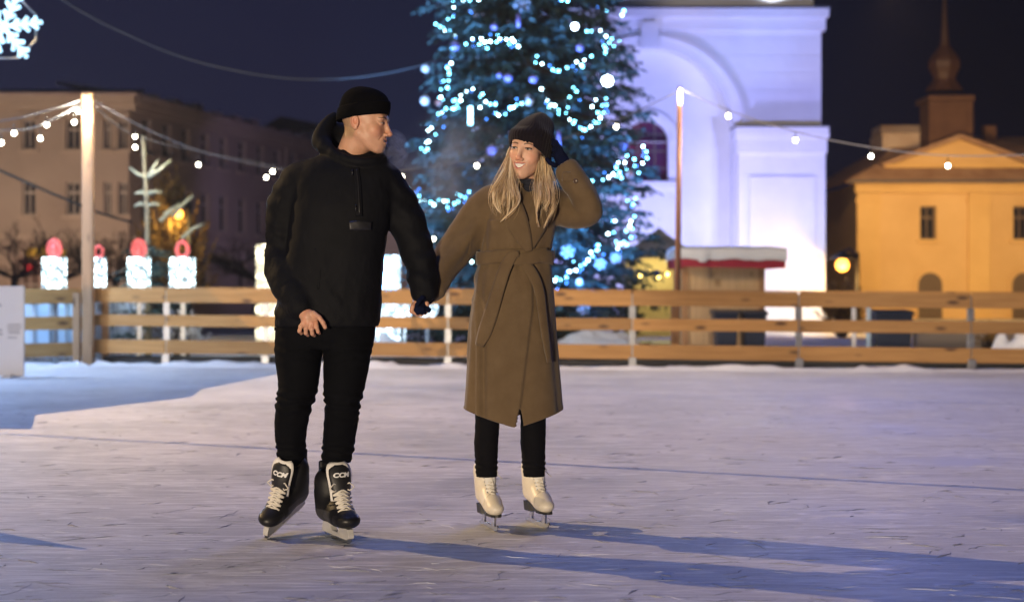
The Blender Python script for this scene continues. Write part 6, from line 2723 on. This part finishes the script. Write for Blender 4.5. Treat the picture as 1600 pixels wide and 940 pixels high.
beanie(woman, GO, GR, GS, interp_prof([(-.024, .086, .106, .018), (.02, .092, .112, .018), (.06, .090, .112, .022), (.095, .076, .098, .030), (.128, .053, .070, .038), (.150, .031, .042, .044), (.160, .014, .018, .046), (.161, .002, .003, .046)], 50),
       lambda a: .058 * max(0, -math.sin(a)) ** .9 - .016 * max(0, math.sin(a)) - .020 * math.cos(a), 'beanie', M['knit'], 38, .012, slouch, 228)


# ---- long wavy blonde hair
def hair_mat():
    m, nt, b = base_mat('blonde_hair')
    a = nt.new('ShaderNodeAttribute', attribute_name='Col')
    nt.l(a.outputs['Color'], b.inputs['Base Color'])
    b.inputs['Roughness'].default_value = .38
    tr = nt.new('ShaderNodeBsdfTranslucent')
    nt.l(a.outputs['Color'], tr.inputs['Color'])
    ms = nt.new('ShaderNodeMixShader', in_0=.34)
    nt.l(b.outputs[0], ms.inputs[1])
    nt.l(tr.outputs[0], ms.inputs[2])
    nt.l(ms.outputs[0], nt.n['Material Output'].inputs['Surface'])
    b.inputs['Specular IOR Level'].default_value = .6
    b.inputs['Sheen Weight'].default_value = .15
    return m


M['hair'] = hair_mat()
hv, hf, hc = [], [], []


def lock(pts, r, flat, col, n=5):
    """flattened tapering strand through world points"""
    S = spline(pts, 22)
    m = len(S)
    b = len(hv)
    view = np.array((0, 1, 0.0))
    for i in range(m):
        d = S[min(i + 1, m - 1)] - S[max(i - 1, 0)]
        d = d / max(np.linalg.norm(d), 1e-9)
        sd = np.cross(d, view)
        sd = sd / max(np.linalg.norm(sd), 1e-6)
        up = np.cross(sd, d)
        t = i / (m - 1)
        rr = r * (min(1, .55 + 3 * t)) * (1 - .85 * max(0, (t - .55) / .45) ** 1.4)
        for k in range(n):
            a = 2 * PI * k / n
            hv.append(tuple(S[i] + sd * math.cos(a) * rr * flat + up * math.sin(a) * rr))
            shade = 1.0 + .12 * t
            hc.append(tuple(np.array(col) * shade))
    for i in range(m - 1):
        for k in range(n):
            hf.append((b + i * n + k, b + i * n + (k + 1) % n, b + (i + 1) * n + (k + 1) % n, b + (i + 1) * n + k))
    hf.append(tuple(b + k for k in range(n - 1, -1, -1)))
    hf.append(tuple(b + (m - 1) * n + k for k in range(n)))


rh = random.Random(77)
BL = [(.82, .63, .38), (.92, .75, .50), (.70, .51, .29), (.96, .83, .60), (.55, .37, .19)]
left_out = [(797, 230), (792, 248), (784, 268), (774, 290), (768, 308), (768, 326), (777, 342)]
left_in = [(799, 238), (801, 254), (806, 274), (809, 293), (806, 310), (801, 328), (790, 350)]
right_out = [(855, 248), (859, 262), (863, 280), (866, 300), (865, 322), (859, 342), (852, 360)]
right_in = [(841, 240), (842, 258), (838, 276), (835, 294), (838, 312), (842, 330), (847, 354)]
dl = [-.035, -.055, -.085, -.125, -.150, -.155, -.150]
dr = [-.030, -.050, -.085, -.130, -.160, -.165, -.160]
NCL = 9
for (A, B, dd, sgn) in ((left_out, left_in, dl, 1), (right_out, right_in, dr, -1)):
    for c_i in range(NCL):
        uc_ = (c_i + .5) / NCL + rh.gauss(0, .03)
        ph0 = uc_ * 2.6 + (0 if sgn > 0 else 1.5) + rh.gauss(0, .35)
        fr0 = rh.uniform(1.15, 1.5)
        am0 = rh.uniform(4.0, 7.0)
        ln0 = rh.uniform(.72, 1.0) if c_i % 3 else rh.uniform(.55, .8)
        dz0 = rh.uniform(-.012, .014)
        curl = rh.choice((-1, 1)) * rh.uniform(2, 6)
        tone = rh.uniform(.82, 1.12)
        for i in range(30):
            wide = i < 9
            du = rh.uniform(-1.3, 1.3) if wide else rh.gauss(0, 1)
            u = uc_ + du * .055
            ln = ln0 * rh.uniform(.86, 1.06)
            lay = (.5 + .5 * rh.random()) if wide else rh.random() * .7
            ph = ph0 + rh.gauss(0, .16)
            S = spline([tuple(np.array(p) * (1 - u) + np.array(q) * u) + (d,) for p, q, d in zip(A, B, dd)], 13)
            pts = []
            for j in range(15):
                t = j / 14 * min(ln, 1)
                k = t * 12
                j0 = min(int(k), 11)
                q = S[j0] + (S[j0 + 1] - S[j0]) * (k - j0)
                # clumps close up towards their tips
                gather = -du * .055 * (.75 * t ** 1.5) * np.linalg.norm(np.array(B[3]) - np.array(A[3])) * sgn
                w = am0 * min(1, max(0, t - .14) * 1.9)
                a_ = 2 * PI * fr0 * t + ph
                px = q[0] + w * math.sin(a_) + gather + curl * max(0, t - .75) ** 2 * 16
                py = q[1] + .40 * w * math.cos(a_) - abs(curl) * max(0, t - .82) ** 2 * 20
                pts.append(ww(px, py, q[2] + dz0 + .020 * lay + .013 * math.cos(a_) * min(1, 2 * t)))
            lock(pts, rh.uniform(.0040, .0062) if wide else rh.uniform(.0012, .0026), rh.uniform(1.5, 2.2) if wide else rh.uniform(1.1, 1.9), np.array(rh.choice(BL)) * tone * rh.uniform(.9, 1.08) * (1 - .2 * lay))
    for i in range(60):        # loose fine hairs
        u = rh.uniform(-.2, 1.15)
        S = spline([tuple(np.array(p) * (1 - u) + np.array(q) * u) + (d,) for p, q, d in zip(A, B, dd)], 9)
        ph, amp, ln = rh.uniform(0, 6), rh.uniform(3, 9), rh.uniform(.5, 1.0)
        pts = []
        for j in range(9):
            t = j / 8 * ln
            k = t * 8
            j0 = min(int(k), 7)
            q = S[j0] + (S[j0 + 1] - S[j0]) * (k - j0)
            w = amp * t
            pts.append(ww(q[0] + w * math.sin(7 * t + ph), q[1] + w * .4 * math.cos(6 * t + ph), q[2] - .008 * rh.random()))
        lock(pts, .0007, 1.0, rh.choice(BL), 4)
# hair behind the neck so that no light shows between the two falls
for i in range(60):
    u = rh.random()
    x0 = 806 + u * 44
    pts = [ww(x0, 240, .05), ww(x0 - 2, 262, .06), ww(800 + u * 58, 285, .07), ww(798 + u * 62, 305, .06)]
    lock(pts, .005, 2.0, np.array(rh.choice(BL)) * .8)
me = bpy.data.meshes.new('hair')
me.from_pydata(hv, [], hf)
me.polygons.foreach_set('use_smooth', [True] * len(hf))
ca = me.color_attributes.new('Col', 'FLOAT_COLOR', 'POINT')
cc = np.ones((len(hv), 4), np.float32)
cc[:, :3] = np.array(hc)
ca.data.foreach_set('color', cc.ravel())
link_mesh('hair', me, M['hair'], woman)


# ---- white figure skates
def figure_skate(root, O, R):
    O = np.array(O, float)
    T = lambda p: O + R @ np.array(p, float)
    v = Vol((-.16, -.07, .05), (.17, .07, .31), .0028)
    v.chain([(-.080, 0, .138), (-.02, 0, .128), (.05, 0, .112), (.098, 0, .100)], [.034, .033, .037, .030], .02, 2)
    v.ell((.092, 0, .100), (.046, .037, .027), None, .012)
    v.chain([(-.074, 0, .15), (-.064, 0, .20), (-.060, 0, .25), (-.058, 0, .262)], [.038, .042, .047, .048], .02, 2)
    v.cone((-.03, 0, .172), (.04, 0, .130), .037, .031, .03)
    v.ell((-.066, 0, .30), (.05, .055, .03), None, .004, True)
    v.cone((-.064, 0, .235), (-.060, 0, .32), .037, .041, .003, True)
    sl, X, Y, Z = v.sub(v.lo, v.lo + (v.n - 1) * v.h)
    solez = .074 + .034 * np.clip((.045 - X) / .09, 0, 1)
    v.D = np.maximum(v.D, solez - Z)
    V, Q = largest(*v.surface(2))
    C = np.tile(np.array((.68, .62, .52)), (len(V), 1))
    C *= 1 + .05 * vnoise(V * 40, 2)[:, None]
    seam = (np.abs(V[:, 0] - .062) < .0022) & (V[:, 2] > .11)
    C[seam] *= .7
    b = vq_mesh('skate', O + V @ R.T, Q, M['white_boot'], root, C)
    # dark sole and stacked heel
    def outline(g, n=26):
        o = []
        for i in range(n):
            a = 2 * PI * i / n
            c_, s_ = math.cos(a), math.sin(a)
            x = .014 + .124 * c_
            w = .034 * (1 if x > .03 else (.80 if -.05 < x < .03 else .86))
            o.append((x, w * math.copysign(abs(s_) ** .75, s_) * g))
        return o
    mb = MB()
    o_ = outline(1.04)
    lo = [T((x, y, .066 + .034 * min(1, max(0, (.045 - x) / .09)))) for x, y in o_]
    hi = [T((x, y, .0745 + .034 * min(1, max(0, (.045 - x) / .09)))) for x, y in o_]
    k = len(o_)
    mb.add(lo + hi, [tuple(range(k - 1, -1, -1)), tuple(range(k, 2 * k))] + [(i, (i + 1) % k, (i + 1) % k + k, i + k) for i in range(k)])
    hl = [(-.112, -.027), (-.10, -.031), (-.048, -.029), (-.040, 0), (-.048, .029), (-.10, .031), (-.112, .027)]
    k = len(hl)
    mb.add([T((x * .97, y * .9, .058)) for x, y in hl] + [T((x, y, .0995)) for x, y in hl], [tuple(range(k - 1, -1, -1)), tuple(range(k, 2 * k))] + [(i, (i + 1) % k, (i + 1) % k + k, i + k) for i in range(k)])
    mb.build('sole', M['boot_black'], b)
    # blade with two stanchions and toe pick
    def plate(poly, th):
        m2 = MB()
        k = len(poly)
        m2.add([T((x, -th / 2, z)) for x, z in poly] + [T((x, th / 2, z)) for x, z in poly],
               [tuple(range(k)), tuple(range(2 * k - 1, k - 1, -1))] + [(i, i + k, (i + 1) % k + k, (i + 1) % k) for i in range(k)])
        return m2
    bl = [(-.150, .010), (-.148, .003), (-.10, .0006), (0, 0), (.08, .001), (.112, .006), (.118, .003), (.122, .010), (.127, .009), (.128, .018), (.136, .022), (.132, .032), (.115, .022), (.09, .024), (.04, .020), (-.06, .020), (-.12, .020)]
    bd = plate(bl, .0042).build('blade', M['blade'], b)
    mb = MB()
    for (xa, xb, zt) in ((.052, .098, .0665), (-.098, -.055, .0585)):
        p2 = plate([(xa + .008, .018), (xb - .008, .018), (xb, zt), (xa, zt)], .008)
        mb.add(p2.v, p2.f)
        mb.add([T((x, y, z)) for x in (xa - .012, xb + .012) for y in (-.022, .022) for z in (zt - .004, zt + .0005)], [(0, 1, 3, 2), (4, 6, 7, 5), (0, 4, 5, 1), (2, 3, 7, 6), (0, 2, 6, 4), (1, 5, 7, 3)])
    mb.build('stanchion', M['blade'], bd)
    # tongue, laces, bow
    P = []
    for i in range(10):
        t = i / 9
        x, z = .046 - .050 * t, .146 + .138 * t
        P.append([T((x + .006 - .010 * u * u, u * (.020 + .010 * t), z)) for u in np.linspace(-1, 1, 7)])
    mb = MB()
    mb.grid(P)
    mb.build('tongue', M['felt'], b, solid=.006)
    mb = MB()
    n = 9
    ey = [(.066 - .078 * (i / (n - 1)) + .014 * math.sin(PI * i / (n - 1)) * 0, .015 + .008 * (i / (n - 1)), .137 + .118 * (i / (n - 1)) ** 1.0) for i in range(n)]
    for i in range(n - 1):
        a, c = ey[i], ey[i + 1]
        for sg in (-1, 1):
            mb.tube([T((a[0] + .004, sg * a[1], a[2])), T(((a[0] + c[0]) / 2 + .014, 0, (a[2] + c[2]) / 2 + .004)), T((c[0] + .004, -sg * c[1], c[2]))], .0034, 6)
    kx = np.array((.004, 0, .262))
    for sg in (-1, 1):
        mb.tube([T(kx), T(kx + (.014, sg * .022, .006)), T(kx + (.020, sg * .034, -.012)), T(kx + (.018, sg * .018, -.020)), T(kx)], .0022, 6)
    mb.tube([T(kx), T(kx + (.022, .030, -.020)), T(kx + (.030, .052, -.040))], .0022, 6)
    mb.tube([T(kx), T(kx + (.030, .006, -.05)), T(kx + (.042, .014, -.09))], .0022, 6)
    mb.build('laces', M['lace'], b)
    mb = MB()
    for i in range(n):
        for sg in (-1, 1):
            p = ey[i]
            mb.ball(T((p[0] + .001, sg * (p[1] + .006), p[2])), .0032, 8, 6)
    mb.build('hooks', M['steel'], b)
    return b


for tx, ty, tD, f in [(777, 831, 6.262, (.30, -.95, 0)), (857, 825.5, 6.345, (.36, -.93, 0))]:
    t = np.array(at(tx, ty, tD))
    t[2] = 0
    f = np.array(f) / np.linalg.norm(f)
    figure_skate(woman, t - f * .125, frame(f, (0, 0, 1)))
# ================================================================== sky, lamps, camera
wd = bpy.data.worlds.new('World')
SC.world = wd
wd.use_nodes = True
nt = NT(wd)
bg = nt.n['Background']
tc = nt.new('ShaderNodeTexCoord')
sp = nt.new('ShaderNodeSeparateXYZ')
nt.l(tc.outputs['Generated'], sp.inputs[0])
cr = ramp(nt, sp.outputs['Z'], [(0.0, (.019, .015, .040)), (.10, (.012, .013, .036)), (.30, (.006, .008, .030)), (1.0, (.003, .004, .016))])
mr = nt.new('ShaderNodeMapRange', in_1=-.12, in_2=.30, in_3=1.0, in_4=.16)
nt.l(sp.outputs['X'], mr.inputs[0])
nz = nt.new('ShaderNodeTexNoise', in_Scale=2.4, in_Detail=5)
nt.l(tc.outputs['Generated'], nz.inputs['Vector'])
nr = nt.new('ShaderNodeMapRange', in_3=.75, in_4=1.25)
nt.l(nz.outputs[0], nr.inputs[0])
mu = nt.new('ShaderNodeMath', operation='MULTIPLY')
nt.l(mr.outputs[0], mu.inputs[0])
nt.l(nr.outputs[0], mu.inputs[1])
vm = nt.new('ShaderNodeVectorMath', operation='SCALE')
nt.l(cr.outputs[0], vm.inputs[0])
nt.l(mu.outputs[0], vm.inputs['Scale'])
nt.l(vm.outputs[0], bg.inputs[0])
bg.inputs[1].default_value = 1.0


def lamp(name, ty, loc, energy, color, target=None, radius=.05, spot=None, blend=.3, size=None):
    d = bpy.data.lights.new(name, ty)
    d.energy = energy
    d.color = color
    if ty in ('POINT', 'SPOT'): d.shadow_soft_size = radius
    if spot: d.spot_size = math.radians(spot); d.spot_blend = blend
    o = bpy.data.objects.new(name, d)
    COL.objects.link(o)
    o.location = loc
    if target is not None:
        o.rotation_euler = (Vector(target) - Vector(loc)).to_track_quat('-Z', 'Y').to_euler()
    return o


KEY = Vector((-13.6, 12.9, 9.3))
lamp('rink_floodlight', 'SPOT', KEY, 11800, (1.0, .675, .33), (2.6, 13.8, 0), .012, 78, .9)
# added fill behind the camera for the figures: low, broad and warm
lamp('front_fill', 'SPOT', (-7.5, -21.0, 1.2), 31000, (1.0, .80, .57), (0, 8, 1.2), 1.2, 36, .6)
# added blue fill overhead and behind, standing in for scattered tree and tower light
lamp('blue_fill', 'SPOT', (4, 17, 19), 2500, (.15, .26, .92), (1, 8, 0), 2.6, 100, .8)
lamp('blue_fill', 'SPOT', (-3, 6, 19), 2300, (.15, .26, .92), (1, 8, 0), 2.6, 100, .8)
lamp('blue_fill', 'SPOT', (9, 32, 10), 2200, (.30, .36, 1.0), (0, 7, 1.2), 1.0, 40, .8)
lamp('left_ice_fill', 'POINT', Vector((-8.3, 18.2, 3.3)), 1050, (.42, .63, 1.0), radius=.5)  # added unseen fill for the left ice, set clear of the snowflake
# tower floods
lamp('tower_floodlight', 'SPOT', (1.0, 32.4, .6), 2600, (.34, .35, 1.0), (4.0, 37, 5.6), .3, 110, .7)
lamp('tower_floodlight', 'SPOT', (11.5, 23, 1.0), 8400, (.29, .33, 1.0), (6.2, 37, 6.0), .3, 36, .8)
lamp('tower_floodlight', 'SPOT', (7.3, 34.0, .35), 300, (1.0, .97, .9), (6.9, 37, 1.7), .15, 130, .8)
lamp('tower_floodlight', 'SPOT', (4.6, 33.6, .35), 260, (.9, .9, 1.0), (4.2, 37, 2.4), .15, 120, .8)
lamp('ledge_floodlight', 'SPOT', (6.8, 36.72, 8.62), 120, (.85, .88, 1.0), (6.8, 37.6, 10.4), .08, 130, .6)
# ochre house and beige building
lamp('sodium_floodlight', 'SPOT', (13.5, 43.5, 4.6), 4300, (1.0, .58, .21), (16.6, 55, 2.6), .3, 84, .8)
lamp('sodium_floodlight', 'SPOT', (21, 43, 1.4), 1500, (1.0, .62, .24), (19.0, 55, 2.0), .3, 60, .8)
lamp('sodium_floodlight', 'SPOT', (11, 42, 10), 2600, (1.0, .62, .30), (18, 57, 6.5), .3, 60, .8)
lamp('street_lamp_glow', 'POINT', lampR + Vector((0, -.35, -.25)), 160, (1.0, .55, .14), radius=.15)
lamp('street_lamp_glow', 'POINT', lampL + Vector((0, -.3, -.2)), 70, (1.0, .7, .25), radius=.15)
lamp('facade_floodlight', 'SPOT', (-19.5, 45, 3.2), 1700, (1.0, .70, .48), (-19.5, 55, 4.9), .3, 120, .7)
lamp('facade_floodlight', 'SPOT', (-12.5, 48, 2.2), 560, (1.0, .66, .52), (-14.0, 57, 4.4), .3, 120, .7)
lamp('facade_floodlight', 'SPOT', (-6, 56, 4), 420, (.55, .42, 1.0), (-11, 70, 6), .3, 90, .7)
# lamp head of the thick pole and tent interior
lamp('pole_lamp_glow', 'POINT', ptop + Vector((.03, -.34, -.30)), 80, (1.0, .9, .7), radius=.05)
lamp('pole_lamp_glow', 'POINT', at(1062, 150, RP) + Vector((-.02, -.30, -.02)), 7, (1.0, .85, .6), radius=.04)
lamp('string_lamp_glow', 'POINT', at(250, 235, 20.9), 45, (1.0, .92, .72), radius=.06)
lamp('string_lamp_glow', 'POINT', at(1138, 186, 19.8), 150, (1.0, .88, .66), radius=.05)
lamp('tent_lamp', 'POINT', (at(1030, 0, GD).x, GD + .5, 1.6), 30, (1.0, .82, .34), radius=.08)
lamp('tree_fill', 'SPOT', (TX - 3.6, 22.4, .4), 11000, (.17, .44, 1.0), (TX - .9, 27, 3.8), .3, 70, .6)  # added blue fill washing the spruce from in front
lamp('tree_fill', 'SPOT', (TX + 1.0, 22.3, .4), 6000, (.09, .34, 1.0), (TX + .8, 27, 4.6), .3, 64, .6)

# things outside the frame that throw the shadows seen on the ice
def toward_key(px, py, t):
    D = gy(py)
    G = at(px, py, D)
    G.z = 0
    return G.lerp(KEY, t)


for lab, pl in [('cable hung over the rink whose shadow crosses the near ice', [(-260, 664), (0, 677), (700, 716), (1600, 765), (2100, 792)]),
                ('cable hung over the rink whose shadow crosses the far ice', [(420, 598), (800, 611), (1600, 632), (2200, 650)])]:
    P = [toward_key(x, y, .5) for x, y in pl]
    mb = MB()
    mb.tube([Vector(p) for p in spline(P, 30)], .013, 6)
    props(mb.build('overhead_cable', M['cable_black']), lab, 'cable', 'overhead cables')
P = [toward_key(x, y, 4.05 / KEY.z) for x, y in [(-420, 668), (50, 670), (56, 648), (180, 634), (300, 620), (314, 608), (430, 585)]] + [Vector((-7.75, 19.0, 4.05)), Vector((-13.5, 19.0, 4.05))]
e = empty('canopy', (-10, 15, 0), 'unseen canopy on four posts, added to throw the left ice shadow', 'canopy')
mb = MB()
mb.prism([Vector((p.x, p.y, 4.05)) for p in P], (0, 0, -.10))  # unseen caster, outline projected from the left ice shadow toward the key
mb.build('roof', M['tent'], e)
for x, y in [(-8.5, 11.6), (-8.1, 18.8), (-13, 18.8), (-11.6, 11.8)]:
    mb = MB()
    mb.tube([(x, y, 0), (x, y, 4.0)], .04, 8)
    mb.build('post', M['steel'], e)
tip = toward_key(132, 857, .2)  # added unseen cone for the pointed shadow at lower left
e = empty('shadow_caster', (tip.x, tip.y, 0), 'unseen cone added as a parasol on a round foot at the left of the rink', 'shadow_caster')
mb = MB()
mb.lathe((tip.x, tip.y, 0), [(.02, .5), (.16, .62), (.17, .9), (.11, 1.35), (.05, 1.65), (.008, tip.z)], 16)
mb.build('cover', M['tent'], e)
mb = MB()
mb.lathe((tip.x, tip.y, 0), [(.24, 0), (.24, .06), (.03, .09), (.025, .6)], 16)
mb.build('foot', M['steel'], e)


def breath(lab, c, r, dens, col, seed, scale):
    """a puff of steam: noise-shaped volume inside an oval"""
    m = bpy.data.materials.new('breath_steam')
    m.use_nodes = True
    nt = NT(m)
    nt.n.clear()
    out = nt.new('ShaderNodeOutputMaterial')
    pv = nt.new('ShaderNodeVolumePrincipled')
    pv.inputs['Color'].default_value = (*col, 1)
    pv.inputs['Anisotropy'].default_value = .35
    tc = nt.new('ShaderNodeTexCoord')
    mp = nt.new('ShaderNodeMapping')
    mp.inputs['Location'].default_value = (seed, seed * 2, 0)
    nt.l(tc.outputs['Object'], mp.inputs[0])
    nz = nt.new('ShaderNodeTexNoise', in_Scale=scale, in_Detail=5, in_Roughness=.6, in_Distortion=.6)
    nt.l(mp.outputs[0], nz.inputs['Vector'])
    rr = ramp(nt, nz.outputs[0], [(.46, 0.0), (.72, 1.0)])
    sc_ = nt.new('ShaderNodeVectorMath', operation='DIVIDE')
    sc_.inputs[1].default_value = r
    nt.l(tc.outputs['Object'], sc_.inputs[0])
    ln = nt.new('ShaderNodeVectorMath', operation='LENGTH')
    nt.l(sc_.outputs[0], ln.inputs[0])
    fo_ = nt.new('ShaderNodeMapRange', in_1=1.0, in_2=.25, in_3=0.0, in_4=1.0)
    nt.l(ln.outputs['Value'], fo_.inputs[0])
    m1 = nt.new('ShaderNodeMath', operation='MULTIPLY')
    nt.l(rr.outputs[0], m1.inputs[0])
    nt.l(fo_.outputs[0], m1.inputs[1])
    m2 = nt.new('ShaderNodeMath', operation='MULTIPLY', in_1=dens)
    nt.l(m1.outputs[0], m2.inputs[0])
    nt.l(m2.outputs[0], pv.inputs['Density'])
    nt.l(pv.outputs[0], out.inputs['Volume'])
    mb = MB()
    mb.ball(c, 1, 20, 12, r)
    o = mb.build('breath', m, origin=c)
    return props(o, lab, 'breath', None, 'stuff')



# thin winter haze over the whole square
hm = bpy.data.materials.new('winter_haze')
hm.use_nodes = True
hn = NT(hm)
hn.n.clear()
ho_ = hn.new('ShaderNodeOutputMaterial')
pv = hn.new('ShaderNodeVolumePrincipled')
pv.inputs['Color'].default_value = (.88, .90, 1, 1)
pv.inputs['Density'].default_value = .0008
pv.inputs['Anisotropy'].default_value = .2
hn.l(pv.outputs[0], ho_.inputs['Volume'])
mb = MB()
mb.box2((-60, -30, -1.1), (60, 90, 30))
props(mb.build('haze', hm), kind='stuff')


breath('pale breath cloud drifting from the man mouth', at(615, 234, 6.12), (.07, .06, .09), 70, (.85, .88, 1), 3.0, 16)
breath('bluish breath cloud between the couple before the spruce', at(715, 262, 7.6), (.40, .3, .34), 4.5, (.8, .88, 1), 8.0, 4.5)

cam = bpy.data.cameras.new('camera')
cam.lens = 50
cam.sensor_width = 36
cam.sensor_fit = 'HORIZONTAL'
cam.shift_y = -15.0 / 1600.0
cam.clip_start = .1
cam.clip_end = 900
cam.dof.use_dof = True
cam.dof.focus_distance = 6.15
cam.dof.aperture_fstop = 1.85
cam.dof.aperture_blades = 9
co = bpy.data.objects.new('camera', cam)
COL.objects.link(co)
co.location = (0, 0, H)
co.rotation_euler = (PI / 2, 0, 0)
SC.camera = co
SC.view_settings.view_transform = 'Standard'
SC.view_settings.look = 'None'
SC.view_settings.exposure = 0
SC.view_settings.gamma = 1
SC.view_settings.use_curve_mapping = False
SC.cycles.use_denoising = True
SC.cycles.denoiser = 'OPENIMAGEDENOISE'
SC.cycles.max_bounces = 6
SC.cycles.diffuse_bounces = 3
SC.cycles.glossy_bounces = 3
SC.cycles.transmission_bounces = 4
SC.cycles.volume_bounces = 0
SC.cycles.sample_clamp_indirect = 6
SC.cycles.caustics_reflective = False
SC.cycles.caustics_refractive = False
SC.cycles.use_light_tree = True
